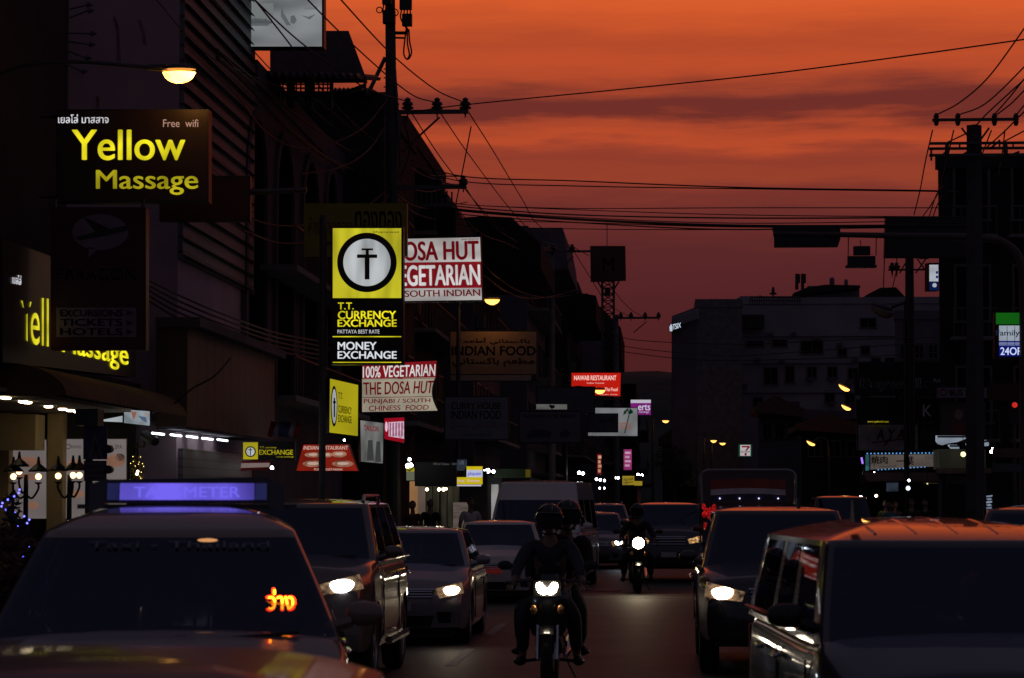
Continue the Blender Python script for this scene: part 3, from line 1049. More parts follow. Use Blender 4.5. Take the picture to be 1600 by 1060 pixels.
# white lightbox at the top
LBX = emit('grey_lightbox_face', lin(128, 132, 134), 0.9, 0.45, 0.9, axis=(.7, 1, 1.6))
s = Sign('lightbox_sign', 'pale grey lit picture box at the top edge with faded drawings', 'sign', (371, -60, 506, 75), PY(58.3), M_black, 0.4)
s.face((374, -58, 503, 73), LBX)
INK = emit('faded_ink', lin(96, 101, 103), 0.85)
s.shape([[(384, 30), (386, 12), (405, 6), (427, 5), (428, 24), (422, 40), (386, 41)], annulus(456, 32, 3, 6)[0]], emit('faded_wash', lin(116, 121, 122), 0.9), 0.012, 'drawing')
for k in range(9):
    s.shape([[(388 + k * 4.2, 31 + (k % 3) * 2.5), (391 + k * 4.2, 29 + (k % 2) * 2), (393 + k * 4.2, 36), (389 + k * 4.2, 38)]], emit('faded_ink_dark', lin(84, 90, 92), .8), 0.02, 'drawing')
for k in range(5):
    s.shape([[(476 + k * 4, 10 + (k % 2) * 3), (480 + k * 4, 9 + (k % 3)), (479 + k * 4, 16), (475 + k * 4, 15)]], emit('faded_wash', lin(116, 121, 122), .9), 0.02, 'drawing')
s.shape([[(388, 34), (396, 28), (412, 30), (424, 36), (418, 41), (388, 41)], [(440, 8), (444, 22), (455, 40), (448, 40), (439, 26)]] + [[(454, 26), (460, 24), (464, 32), (460, 38), (454, 36)], [(470, 24), (482, 27), (494, 22), (484, 31)]], INK, 0.016, 'drawing')

# dim yellow Thai board
DY = pbr('dim_yellow_board', (0.30, 0.24, 0.015), 0.5, var=0.2)
s = Sign('thai_sign', 'dim yellow board with dark red Thai letters behind the currency sign', 'sign', (475, 318, 636, 400), PY(56), DY, 0.2)
s.text('ทองทอง', (555, 330, 628, 362), RED_D, 0.02)
s.text('ห้างขายทอง', (482, 338, 550, 366), RED_D, 0.01)

# currency exchange light box
CYEL = emit('exchange_yellow_face', lin(190, 182, 36), 1.0, 0.38, 1.3, axis=(2.6, 1, .5))
CWHT = emit('exchange_white_face', lin(170, 174, 176), 1.0, 0.38, 1.3, axis=(2.6, 1, .5))
CBLK = pbr('black_sheet', (0.008, 0.008, 0.008), 0.35)
BWH = emit('exchange_white_letters', lin(198, 202, 206), 1.0)
s = Sign('exchange_sign', 'tall yellow and black lit currency exchange light box on a dark pole', 'sign', (517, 354, 630, 570), PY(50), CBLK, 0.32)
s.face((520, 357, 627, 466), CYEL)
s.shape([ring_px(573.5, 410.5, 38.5, 48)], CWHT, 0.012)
s.shape(annulus(573.5, 410.5, 37, 46.5, 56), CBLK, 0.018)
s.shape([rect(565, 388.5, 583, 391.5), rect(571.5, 391.5, 576.5, 398), rect(558, 398, 589.5, 403.5), rect(570, 403.5, 577.5, 437)], CBLK, 0.018)
s.text('thanawat', (583, 361, 624, 364.5), CBLK, 0.0)
s.text('T.T.', (528, 473, 553, 484), YEL, 0.035)
s.text('CURRENCY', (528, 486, 619, 499), YEL, 0.035)
s.text('EXCHANGE', (527.5, 499.5, 620, 511), YEL, 0.035)
s.text('PATTAYA BEST RATE', (527.5, 515.5, 593, 521.5), BWH, 0.01)
s.shape([rect(520, 525.6, 627, 527.2), rect(520, 565.8, 627, 567.2)], YEL, 0.014, 'stripe')
s.text('MONEY', (527.5, 534.5, 588.5, 547), BWH, 0.035)
s.text('EXCHANGE', (527.5, 549, 620, 561), BWH, 0.035)
pp = root('sign_pole', 'thin dark pole carrying the tall currency exchange light box', 'pole', P(505, 800, 50.2) * 1)
z0 = P(505, 360, 50.2)
m = MB(); m.tube([(z0.x, 50.2, .14), (z0.x, 50.2, z0.z + .3)], .07, 8); m.build('pole_shaft', M_steel, pp)
m = MB()
for y in (380, 545):
    m.tube([P(505, y, 50.2), P(519, y, 50.15)], .035, 6)
m.build('bracket', M_steel, pp)
m = MB(); m.lathe((z0.x, 50.2, .14), (0, 0, 1), [(.16, 0), (.16, .03), (.07, .05)], 10); m.build('base_plate', M_steel, pp)

# Dosa hut boxes
DWH = emit('dosa_white_face', lin(160, 156, 154), 1.0, 0.4, 1.4, axis=(.5, 1, 2))
DRE = emit('dosa_red', lin(116, 16, 24), 1.0, 0.2)
DRE2 = emit('dosa_dark_red_letters', lin(96, 10, 18), 0.9)
s = Sign('restaurant_sign', 'white and red lit Dosa Hut vegetarian light box partly behind the currency sign', 'sign', [(520, 374), (751, 368), (754, 471), (520, 474)], PY(58), M_black, 0.3)
s.face([(522, 376), (750, 371), (751.5, 410), (522, 413)], DWH)
s.face([(522, 412), (751.5, 409), (752.5, 450), (522, 452)], DRE, 0.007)
s.face([(522, 452), (752.5, 449), (753, 469), (522, 472)], DWH)
s.text('THE DOSA HUT', [(550, 379), (748, 376), (749, 406), (550, 410)], DRE2, 0.05)
s.text('100% VEGETARIAN', [(554, 416), (750, 413), (751, 446), (554, 449)], emit('dosa_white_letters', lin(190, 186, 186), 1.0, 0.2), 0.05)
s.text('PUNJABI / SOUTH INDIAN', [(556, 456), (750, 452), (751, 466), (556, 469)], DRE2, 0.03)
s.text('www.dosa.hut', [(721, 372), (748, 371), (748, 375), (721, 376)], DRE2, 0.0)
KW = emit('dosa_banner_face', lin(150, 142, 126), 1.0, 0.35, 1.2)
class Bent:
    """light box face that bellies forward: used for the curling banner"""
s = Sign('restaurant_sign', 'lower white and red Dosa Hut banner box with curling right edge', 'sign', [(566, 570), (682, 563), (681, 640), (566, 645)], PY(61), M_black, 0.25)
s.face([(566, 570), (682, 564), (681, 592), (566, 593)], DRE, 0.006)
plb = PY(61)
m = MB()
m.grid(lambda u, v: plb.pt(566 + (114 + 4 * (1 - v) ** 2 - 6 * math.sin(math.pi * v)) * u, 592 + 52 * (1 - v) - 2 * u, 0.02 + .10 * max(0, u - .75) ** 1.2 + .05 * math.sin(u * 9) * .3), 24, 10)
m.build('banner_sheet', KW, s.r, smooth='all')
s.text('100% VEGETARIAN', [(567, 573), (681, 569), (680, 588), (567, 591)], emit('dosa_white_letters', lin(190, 186, 186), 1.0, 0.2), 0.03, 0.03)
s.text('THE DOSA HUT', [(568, 598), (679, 595), (676, 615), (569, 618)], DRE2, 0.03, 0.10)
s.shape([[(567, 621.3), (676, 619.6), (676, 620.4), (567, 622.3)], [(567, 592.4), (680, 591), (680, 591.8), (567, 593.2)]], DRE2, 0.08, 'stripe')
s.text('PUNJABI / SOUTH', [(569, 624), (673, 623), (673, 631), (569, 633)], DRE2, 0.02, 0.10)
s.text('CHINESS  FOOD', [(577, 634.5), (671, 633), (670, 640.5), (577, 643)], DRE2, 0.02, 0.10)

# slanted yellow exchange box
YB = emit('yellow_box_face', lin(172, 160, 22), 0.9, 0.25, 0.9)
q = [(514.5, 590.5), (560, 601), (559.5, 683), (513.5, 677)]
pl = PA(537, 52, 38)
s = Sign('exchange_sign', 'slanted yellow currency exchange box hanging under the tall light box', 'sign', q, pl, M_black, 0.25)
s.face([(515.5, 592), (559.3, 602), (558.8, 681.5), (514.5, 676)], YB)
s.shape([[(521.5 + 5.2 * math.cos(a), 635 + 32 * math.sin(a)) for a in [2 * math.pi * i / 32 for i in range(32)]]], CBLK, 0.012)
s.shape([[(521.5 + 3.9 * math.cos(a), 635 + 27 * math.sin(a)) for a in [2 * math.pi * i / 32 for i in range(32)]]], CWHT, 0.018)
s.shape([rect(520.6, 622, 522.6, 652), rect(519.4, 627, 523.8, 630.5)], CBLK, 0.024)
s.text('T.T.', [(528, 613), (535, 614.5), (535, 624), (528, 623)], CBLK, 0.03, 0.012)
s.text('CURRENCY', [(528, 633), (549, 637), (549, 648), (528, 645)], CBLK, 0.03, 0.012)
s.text('EXCHANGE', [(528, 648), (549, 651), (549, 662), (528, 660)], CBLK, 0.03, 0.012)

# EXCHANGE fascia and small board below it
s = Sign('exchange_sign', 'long low black fascia reading Exchange with small yellow emblem', 'sign', [(379, 690), (461, 690), (461, 719), (379, 719)], PY(54.4), CBLK, 0.15)
s.face((380, 691.5, 403, 718), YB)
s.shape([ring_px(391.5, 706, 8.4, 28)], CBLK, 0.012); s.shape([ring_px(391.5, 706, 6.6, 28)], CWHT, 0.016)
s.shape([rect(390.9, 700, 392.2, 712), rect(388.6, 702.4, 394.5, 703.8)], CBLK, 0.02)
s.text('EXCHANGE', (405, 703, 458, 711), YELD, 0.03)
s.text('T.T. currency', (406, 698, 432, 701.5), YELD, 0.0)
s.text('money exchange', (432, 712.5, 459, 716), YELD, 0.0)
s = Sign('shop_board', 'small red and white striped board under the Exchange fascia', 'sign', [(377, 721), (422, 720), (421, 734), (375, 736)], PY(54.0), pbr('red_print', (0.45, 0.02, 0.02), 0.5), 0.1)
s.face([(377, 724), (421.5, 723.5), (421, 730), (376, 731.5)], emit('dim_white_board', lin(130, 112, 108), 0.8, 0.2))

# red menu box
s = Sign('menu_sign', 'red lit menu box with dish pictures and pale lettering', 'sign', [(473, 693), (545, 694), (560, 737), (462, 737)], PY(63), M_black, 0.2)
MR = emit('menu_red', lin(125, 28, 16), 0.9, 0.3, 2)
s.face([(474, 695), (544, 695), (559, 736), (463, 736)], MR)
DISH = emit('dish_picture', lin(150, 105, 84), 0.8, 0.5, 6)
PALE = emit('menu_pale', lin(190, 160, 145), 0.9)
s.text('INDIAN RESTAURANT', [(475, 697), (544, 697), (544, 703), (474, 703)], PALE, 0.03)
for (a, b, c, d) in ((489, 711, 13, 4), (530, 710, 12, 5), (489, 725, 16, 5), (536, 725, 17, 5), (512, 711, 7, 4)):
    s.shape([ring_px(a, b, c, 20, d)], DISH, 0.012, 'dish_picture')
    s.shape([ring_px(a, b - .5, c * .55, 16, d * .5)], PALE, 0.016, 'dish_picture')
s.text('PURE VEGETARIAN', (491, 732, 535, 735.5), PALE, 0.02)
# grey photo sign
s = Sign('photo_sign', 'narrow grey lit photo box with red heading below the Dosa Hut banner', 'sign', [(562, 655), (600, 660), (599, 726), (563, 723)], PA(580, 60.5, 18), M_black, 0.2)
s.face([(563, 657), (599, 661.5), (598, 724.5), (564, 721.5)], emit('photo_face', lin(112, 112, 110), 0.8, 0.5, 2.2, axis=(2, 1, .6)))
s.text('TAILOR', [(568, 664), (592, 667), (592, 675), (568, 673)], DRE, 0.03)
s.shape([[(575, 688), (582, 688), (584, 720), (573, 720)], [(588, 690), (594, 690), (595, 722), (586, 722)]], emit('photo_ink', lin(66, 68, 68), 0.7), 0.012, 'picture')
# red white lit sign
s = Sign('shop_sign', 'small red lit box with white printed panel right of the grey photo box', 'sign', [(600, 653), (632, 651), (632, 694), (600, 687)], PA(616, 66, 20), M_black, 0.2)
s.face([(600.5, 654), (631.5, 652.5), (631.5, 692.5), (600.5, 686)], emit('bright_red_face', lin(150, 10, 30), 0.9, 0.2))
s.face([(607, 660), (631, 658.5), (631, 686), (607, 682)], emit('pinkish_white_panel', lin(205, 170, 190), 0.95, 0.3, 8), 0.012)
for i in range(5):
    s.shape([[(608.5 + i * 4.6, 661), (610.5 + i * 4.6, 661), (610.5 + i * 4.6, 682), (608.5 + i * 4.6, 682)]], emit('print_red', lin(140, 70, 100), 0.8), 0.016, 'lettering')
s.shape([ring_px(603.5, 667, 2.2, 14, 8)], emit('pinkish_white_panel', lin(205, 170, 190), 0.95), 0.012)

# INDIAN FOOD
OB = pbr('orange_lit_board', (0.34, 0.24, 0.16), 0.5, var=0.1)
s = Sign('restaurant_sign', 'wide pale Indian Food board with Arabic script lit orange from above', 'sign', (702, 517, 839, 596), PY(84), SG_BLK, 0.25)
s.face((704, 518.5, 838, 585), OB); s.face((704, 586.5, 830, 595), SG_WHITE)
s.text('INDIAN FOOD', (706, 541, 837, 555.5), SG_BLK, 0.03)
s.text('ﻲﻧﺎﺘﺴﻛﺎﺑ ﻢﻌﻄﻣ', (707, 559, 835, 574), RED_D, 0.025)
s.text('ﺔﻤﻌﻃأ ﻲﻧﺎﺘﺴﻛﺎﺑ', (714, 528, 828, 539), RED_D, 0.02)
# CURRY HOUSE
s = Sign('restaurant_sign', 'unlit grey Curry House Indian Food board below the Indian Food board', 'sign', (694, 619, 796, 688), PY(80), SG_BLK, 0.25)
s.face((696, 621, 794, 686), SG_GREYB)
s.text('CURRY HOUSE', (705, 629, 783, 640), RED_D, 0.02)
s.text('INDIAN FOOD', (705, 642, 783, 655), SG_BLK, 0.025)
s.text('ﻢﻌﻄﻣ ﻲﻧﺎﺘﺴﻛﺎﺑ', (706, 662, 778, 672), RED_D, 0.0)
s.text('HALAL FOOD TEL', (722, 678, 770, 682), SG_BLK, 0.0)
# NAWAB
NR = emit('nawab_red', lin(186, 24, 12), 1.0, 0.15, 0.8)
NWL = emit('nawab_letters', lin(225, 190, 180), 1.0)
s = Sign('restaurant_sign', 'bright red lit Nawab Restaurant box with white letters', 'sign', [(892, 582), (971, 582), (970, 621), (892, 617)], PY(122), M_black, 0.3)
s.face([(893, 583), (970, 583), (969, 619.5), (893, 616)], NR)
s.text('NAWAB RESTAURANT', (897, 587, 963, 594.5), NWL, 0.03)
s.text('Indian Cuisine', (917, 597.5, 944, 600), NWL, 0.0)
s.text('Thai Food', (945, 606, 965, 611.5), NWL, 0.02)
s.text('open daily', (938, 615.6, 965, 618), NWL, 0.0)
# dark grey pair
s = Sign('billboard', 'dark grey board with a pale glow along its lower edge left of the red box', 'billboard', (838, 604, 930, 647), PY(106), M_black, 0.25)
s.face((840, 606, 928, 645), pbr('slate_board', (0.13, 0.13, 0.15), 0.5))
s.face((838, 632, 886, 640), emit('underlight_glow', lin(96, 96, 94), 0.8, 0.3, 1.5, axis=(.6, 1, 2)), 0.012, 'underlit_band')  # light from below put in as a glowing strip
s.shape([[(857, 634), (861, 632.5), (863, 634), (866, 632.5), (867, 637), (862, 639.5)]], SG_BLK, 0.018)
s = Sign('billboard', 'dim bluish grey board with dark lettering beneath the glowing grey board', 'billboard', (810, 642, 909, 693), PY(102), M_black, 0.25)
s.face((812, 644, 907, 691), SG_GREYB)
s.text('ROOMS FOR RENT', (818, 648, 900, 653), SG_BLK, 0.02)
s.shape([[(822, 680), (830, 672), (850, 671), (862, 676), (858, 684), (838, 683), (826, 686)], [(874, 676), (884, 671), (892, 678), (886, 684), (876, 683)]], pbr('blue_print', (0.05, 0.05, 0.09), 0.5), 0.012, 'drawing')
# palm sign + dark box
PW = emit('palm_white_face', lin(112, 114, 116), 0.95, 0.5, 0.9)
s = Sign('palm_sign', 'white lit sign with green palm tree picture and orange print', 'sign', [(919, 636), (997, 637), (997, 683), (918, 682)], PY(112), M_black, 0.25)
s.face([(920, 637.5), (996, 638), (996, 681.5), (919, 681)], PW)
fr = []
for i in range(9):
    a = math.radians(-15 - i * 19)
    L1 = 10 + (i % 2) * 1.5
    ex, ey = 983 + L1 * math.cos(a), 648 + L1 * .8 * math.sin(a) + 3.5
    mx, my = 983 + L1 * .55 * math.cos(a), 646 + L1 * .7 * math.sin(a)
    fr.append([(983, 648), (mx - 1.2, my - 1), (ex, ey), (mx + 1.2, my + 1.4)])
s.shape(fr, emit('palm_green', lin(6, 42, 26), 0.8), 0.014, 'palm_picture')
s.shape([[(982, 648), (984, 648), (980, 664), (977, 677), (975, 677), (979, 662)]], emit('palm_brown', lin(60, 48, 40), 0.7), 0.013, 'palm_picture')
s.text('PATTAYA', (968, 661, 986, 671), emit('orange_print', lin(150, 82, 52), 0.8), 0.02)
s = Sign('billboard', 'dark slate board in front of the white palm tree sign', 'billboard', (918, 646, 966, 676), PY(108), M_black, 0.2)
s.face((919, 647, 965, 675), pbr('slate_board', (0.13, 0.13, 0.15), 0.5))
s.text('HOTEL', (936, 655, 960, 660), SG_BLK, 0.02)
# purple sign
s = Sign('shop_sign', 'small purple lit sign with white top band and serif letters', 'sign', (985, 624, 1018, 649), PY(150), M_black, 0.3)
s.face((985.5, 625, 1017, 630), emit('lilac_white', lin(190, 185, 200), 0.9)); s.face((985.5, 630, 1017, 648.5), emit('purple_face', lin(116, 28, 112), 0.95, 0.2))
s.text('erts', (997, 632.5, 1016, 641.5), emit('lilac_white', lin(190, 185, 200), 0.9), 0.02)
s.text('massage', (998, 643, 1014, 646.6), emit('lilac_white', lin(190, 185, 200), 0.9), 0.0)
# vertical pair
s = Sign('banner_sign', 'narrow upright red and cream lit sign below the palm tree sign', 'sign', (932.5, 709, 942, 742), PY(128), M_black, 0.2)
s.face((933, 709.5, 941.5, 741.5), emit('deep_red_face', lin(110, 16, 16), 0.8, 0.2))
for i in range(4):
    s.shape([rect(934.5, 712 + i * 7.2, 940.5 - (i % 2) * 2, 717 + i * 7.2)], emit('cream_print', lin(200, 150, 120), 0.85, .3, 4), 0.014, 'lettering')
s = Sign('banner_sign', 'narrow upright pink and white lit sign right of the red one', 'sign', (974, 702, 987.5, 735), PY(132), M_black, 0.2)
s.face((974.5, 702.5, 987, 734.5), emit('pink_face', lin(150, 50, 110), 0.85, 0.35, 3))
for i in range(4):
    s.shape([rect(976.5, 706 + i * 6.6, 985.5 - (i % 2) * 2, 709.6 + i * 6.6)], emit('pale_pink_print', lin(190, 150, 170), 0.85, .3, 4), 0.014, 'lettering')
# yellow blue shop signs
YS = emit('lemon_face', lin(200, 178, 20), 0.95, 0.15)
s = Sign('pharmacy_sign', 'yellow lit pharmacy sign with blue letters on white band', 'sign', [(729, 728), (755, 728), (755, 760), (713, 760), ], PY(72), M_black, 0.2)
s.face((729, 729, 754, 734.5), YS); s.face((729, 734.5, 754, 746.5), emit('pale_cyan_band', lin(190, 195, 215), 0.9), 0.006)
s.face((714, 746, 754, 757), YS, 0.007)
s.face((714, 757.5, 752, 760), emit('lilac_white', lin(190, 185, 200), 0.9), 0.008)
s.text('phacem', (731, 737, 752, 745), emit('blue_letters', lin(50, 50, 190), 0.9), 0.02)
s.text('Drug   Pharmacy', (715, 749.5, 750, 754), emit('pale_violet_letters', lin(200, 170, 190), 0.9), 0.02)
s = Sign('notice_board', 'bluish grey notice board left of the yellow pharmacy sign', 'sign', (714, 718, 729, 745), PY(72.3), emit('dim_blue_board', lin(44, 52, 64), 0.7, .4, 3), 0.1)
s.text('UB', (717, 720, 725, 726), emit('grey_blue_letters', lin(90, 98, 112), 0.8), 0.02)
s = Sign('shop_sign', 'small yellow lit sign with dark scribbled letters far down the pavement', 'sign', (972, 743, 1004, 760), PY(135), M_black, 0.2)
s.face((972.5, 744, 991, 758), emit('dull_yellow_face', lin(150, 128, 30), 0.9, 0.2)); s.face((991, 752, 1003.5, 759), emit('dull_yellow_face', lin(150, 128, 30), 0.9, 0.2), 0.007)
s.text('Thai food', [(974, 748), (989, 745), (989, 750), (974, 753)], SG_BLK, 0.02)
s.text('open', [(974, 754), (989, 752), (989, 755.5), (974, 757)], SG_BLK, 0.02)
s = Sign('shop_sign', 'little yellow and grey lit panel with a black tick above the arcade column', 'sign', (634.5, 730, 648, 752), PY(64), M_black, 0.1)
s.face((635, 731, 647.5, 737), YELD); s.face((635, 737, 647.5, 751), emit('dim_grey_green', lin(104, 106, 88), 0.8))
s.shape([[(635.5, 733), (640, 735), (645, 731.5), (646, 732.5), (640, 736.8), (635.5, 735)]], SG_BLK, 0.014)
s = Sign('shop_board', 'black shop fascia with small white letters above the lit doorway', 'sign', (648, 722, 713, 760), PY(66), M_black, 0.2)
s.text('SPA & Tattoo   ON', (677, 723.5, 713, 727), emit('dim_white_letters', lin(80, 80, 82), 0.8), 0.02)
s = Sign('shop_board', 'dim green and yellow shop board above the white van', 'sign', (772, 733, 830, 747), PY(76), pbr('green_board', (0.06, 0.12, 0.02), 0.5), 0.2)
s.face((821, 734, 829, 746), emit('dim_yellow', lin(78, 66, 12), 0.8))
# flag
m = MB()
fp = PY(56)
def flag(u, v):
    return fp.pt(418 + 48 * u, 659 + 24 * (1 - v) + 3 * u, 0.06 * math.sin(u * 8 + v))
for k, (v0, v1) in enumerate(((0, .17), (.17, .33), (.33, .67), (.67, .83), (.83, 1))):
    m.m = (0, 1, 2, 1, 0)[k]
    m.grid(lambda u, v, v0=v0, v1=v1: fp.pt(418 + 48 * (v0 + (v1 - v0) * u) + 5 * v, 658 + 24 * (1 - v) + 2 * u, 0.05 * math.sin(v * 6 + u)), 3, 10)
fr_ = pbr('flag_red', (0.35, 0.03, 0.03), 0.8); fw = pbr('flag_white', (0.4, 0.36, 0.36), 0.8); fb = pbr('flag_blue', (0.05, 0.07, 0.16), 0.8)
m.build('flag', [fr_, fw, fb], loc=P(440, 682, 56), smooth='all', label='small limp flag with red white and blue stripes above the Exchange fascia', cat='flag')

# square sign on the lattice tower
s = Sign('square_sign', 'dark red square sign on top of the lattice tower', 'sign', [(922, 384.5), (977, 384.5), (978, 438), (923, 440)], PY(126), SG_MAROON, 0.5)
s.shape(annulus(951, 411, 17, 19.5, 32), pbr('dim_olive', (0.05, 0.035, 0.02), .6))
s.text('M', (941, 403, 960, 424), pbr('dim_olive', (0.05, 0.035, 0.02), .6), 0.03)
tw = root('lattice_tower', 'steel lattice tower carrying the dark red square sign', 'tower', P(950, 860, 126.4))
m = MB()
for dx in (-9, 9):
    for dy in (0, .55):
        a = PY(126.2 + dy)
        m.tube([a.pt(950 + dx, 438), (a.pt(950 + dx, 438).x, 126.2 + dy, .14)], .06, 5)
m.build('mast_leg', M_steel, tw)
m = MB()
for i in range(14):
    for dy in (0, .55):
        a = PY(126.2 + dy)
        y0, y1 = 440 + i * 10, 450 + i * 10
        m.tube([a.pt(941, y0), a.pt(959, y1)], .025, 4); m.tube([a.pt(959, y0), a.pt(941, y1)], .025, 4); m.tube([a.pt(941, y0), a.pt(959, y0)], .025, 4)
a = PY(126.2)
m.tube([a.pt(934, 440), a.pt(943, 456)], .04, 4); m.tube([a.pt(967, 440), a.pt(957, 456)], .04, 4)
m.build('lattice', M_steel, tw)
m = MB(); m.box(a.pt(944, 0).x, a.pt(952, 0).x, 126.0, 126.7, a.pt(0, 466).z, a.pt(0, 455).z); m.build('junction_box', M_black, tw)
m = MB(); m.tube([a.pt(948.5, 385), a.pt(948.5, 350)], .02, 4); m.build('aerial', M_steel, tw)

# ---- right hand signs
GR = emit('green_face', lin(14, 84, 14), 1.0, 0.2, 0.8)
FW = emit('family_white_face', lin(150, 160, 172), 0.95, 0.25, 1.2)
FB = emit('family_blue_face', lin(16, 24, 112), 0.95, 0.2)
FL = emit('family_white_letters', lin(190, 200, 225), 1.0)
s = Sign('shop_sign', 'green white and blue lit convenience store sign at the right edge', 'sign', (1554, 487, 1640, 560), PY(62), M_black, 0.35)
s.face((1556, 489, 1638, 507), GR); s.face((1561, 509, 1638, 533), FW); s.face((1561, 533, 1638, 557), FB, 0.007)
s.text('FamilyMart', (1556, 516, 1622, 527.5), emit('navy_letters', lin(24, 34, 60), 0.8), 0.02)
s.text('24OPEN', (1563, 543, 1614, 555), FL, 0.02)
for x in (1573, 1585, 1597):
    s.shape([rect(x, 510, x + .8, 541)], SG_BLK, 0.02, 'grille_bar')
s.shape([rect(1561, 536, 1638, 536.8), rect(1561, 539, 1638, 539.6)], FL, 0.012, 'stripe')
s = Sign('lit_sign', 'small white and blue lit box high on the dark apartment building', 'sign', (1451, 411, 1467, 455), PA(1459, 88, 20), M_black, 0.3)
s.face((1452, 414, 1466, 440), emit('cool_white_face', lin(176, 182, 190), 0.9, .2)); s.face((1452, 440, 1466, 454), emit('deep_blue_face', lin(12, 26, 70), 0.9))
s.shape([ring_px(1460, 446, 3.4, 16)], emit('cool_white_face', lin(176, 182, 190), 0.9), 0.012); s.shape([rect(1462, 424, 1465.5, 428), rect(1462, 431, 1465.5, 435)], FB, 0.012)
DIMW = emit('faint_letters', lin(34, 31, 33), 0.9)
s = Sign('name_board', 'long black board with faint grey Baywalk lettering', 'sign', (1335, 582, 1482, 618), PY(102), M_black, 0.3)
s.text('Baywalk', (1344, 591, 1450, 612), pbr('grey_letters', (0.80, 0.78, 0.78), .5), 0.03)
s.text('PLAZA', (1459, 592, 1478, 598), pbr('grey_letters', (0.80, 0.78, 0.78), .5), 0.0)
s = Sign('bus_stop_sign', 'pale bus stop board with red roundel and red letters', 'sign', (1464, 605, 1543, 622.5), PY(73), SG_BLK, 0.2)
s.face((1465, 606, 1542, 621.5), SG_GREYB)
s.shape([ring_px(1474, 613.5, 6, 24)], RED_D, 0.012); s.shape([rect(1470, 611, 1478, 616)], SG_GREYB, 0.016)
s.text('BUS STOP', (1484, 609, 1538, 618.5), RED_D, 0.03)
s = Sign('name_board', 'grey unlit board with slanted dark red letters aya', 'sign', (1339, 662, 1436, 706), PY(98), SG_BLK, 0.3)
s.face((1341, 664, 1434, 704), pbr('pale_board', (.62, .58, .56), .6))
s.text('A Y A', [(1371, 671), (1416, 670), (1414, 686), (1369, 688)], RED_D, 0.03)
s.shape([[(1362, 691), (1414, 685), (1414, 687), (1362, 693)], [(1392, 686), (1382, 698), (1380, 697), (1388, 686)]], RED_D)
s.text('www.ayahotel.com', [(1355, 657.5), (1388, 657.5), (1388, 661.5), (1355, 661.5)], YELD, 0.02, 0.1)
BBQ = emit('bbq_face', lin(92, 82, 76), 0.85, 0.5, 1.0, axis=(.5, 1, 1))
s = Sign('barbecue_sign', 'long pale lit barbecue sign with black brush characters and blue edge bulbs', 'sign', [(1352, 710), (1466, 709), (1464, 730), (1352, 736)], PY(90), M_black, 0.2)
s.face([(1360, 711), (1465, 710), (1463, 729), (1360, 734)], BBQ)
s.face([(1352.5, 711), (1358, 711), (1358, 735), (1352.5, 736)], emit('teal_face', lin(44, 92, 100), 0.8, 0.4, 4))
s.text('焼肉', (1361, 713, 1387, 725), SG_BLK, 0.03)
s.text('一葉', [(1400, 714), (1428, 713), (1428, 727), (1400, 728)], SG_BLK, 0.03)
s.text('KAZU', [(1446, 712), (1462, 711), (1462, 717), (1446, 718)], emit('photo_ink', lin(66, 68, 68), 0.7), 0.02)
s.text('charcoal grill', [(1374, 728), (1400, 727), (1400, 731), (1374, 732)], SG_BLK, 0.0)
BULB = emit('blue_bulb', lin(60, 110, 160), 2.2)
m = MB()
for i in range(20):
    m.ball(s.pl.pt(1355 + i * 5.7, 709 - i * .05, .05), .028, nu=6, nv=4)
    if i < 14:
        m.ball(s.pl.pt(1372 + i * 5.6, 734.5 - i * .35, .05), .024, nu=6, nv=4)
m.build('bulb_string', BULB, s.r)
s = Sign('name_board', 'black board with one faint pale letter K left of the bus stop board', 'sign', (1338, 624, 1462, 657), PY(97), M_black, .3)
s.text('K', (1442, 633, 1456, 651), pbr('grey_letters', (0.80, 0.78, 0.78), .5), 0.0)
s = Sign('portrait_banner', 'dim upright banner with a faint head and shoulders below the bus stop board', 'banner', (1470, 627, 1541, 683), PY(73.3), M_black, .1)
s.face((1472, 629, 1539, 681), pbr('banner_brown', (.10, .075, .06), .7))
s.shape([ring_px(1498, 648, 6.5, 20, 8)], pbr('banner_skin', (.30, .22, .18), .7), .012, 'picture')
s.shape([[(1484, 680), (1487, 664), (1494, 658), (1503, 658), (1511, 664), (1514, 680)]], pbr('banner_red', (.18, .04, .04), .7), .01, 'picture')
for (q_, Y_, lab_, c_) in (((1345, 742, 1390, 756), 88, 'dim brown hanging board under the barbecue sign, left', (.10, .07, .05)), ((1440, 668, 1462, 704), 92, 'narrow dim upright board right of the aya board', (.08, .06, .06)), ((1480, 744, 1530, 758), 69, 'dim greenish hanging board under the booth', (.07, .08, .05)),
                         ((1552, 700, 1598, 716), 60, 'dim brown hanging board at the right edge, upper', (.14, .08, .05)), ((1552, 724, 1598, 738), 60, 'dim grey hanging board at the right edge, lower', (.10, .10, .10)), ((1546, 598, 1598, 626), 64, 'dark red unlit board under the green store sign', (.09, .02, .02)), ((1360, 618, 1400, 622), 95, 'thin grey strip board under the Baywalk lettering', (.3, .29, .3))):
    s = Sign('hanging_board', lab_, 'sign', q_, PY(Y_), SG_BLK, .15, 'dim hanging boards on the right side')
    s.face((q_[0] + 1, q_[1] + 1, q_[2] - 1, q_[3] - 1), pbr('board_%d' % int(c_[0] * 100 + q_[0]), c_, .6))
    s.rods([((q_[0] + 3, q_[1]), (q_[0] + 3, q_[1] - 10)), ((q_[2] - 3, q_[1]), (q_[2] - 3, q_[1] - 10))], M_steel, .02, 'hanger')
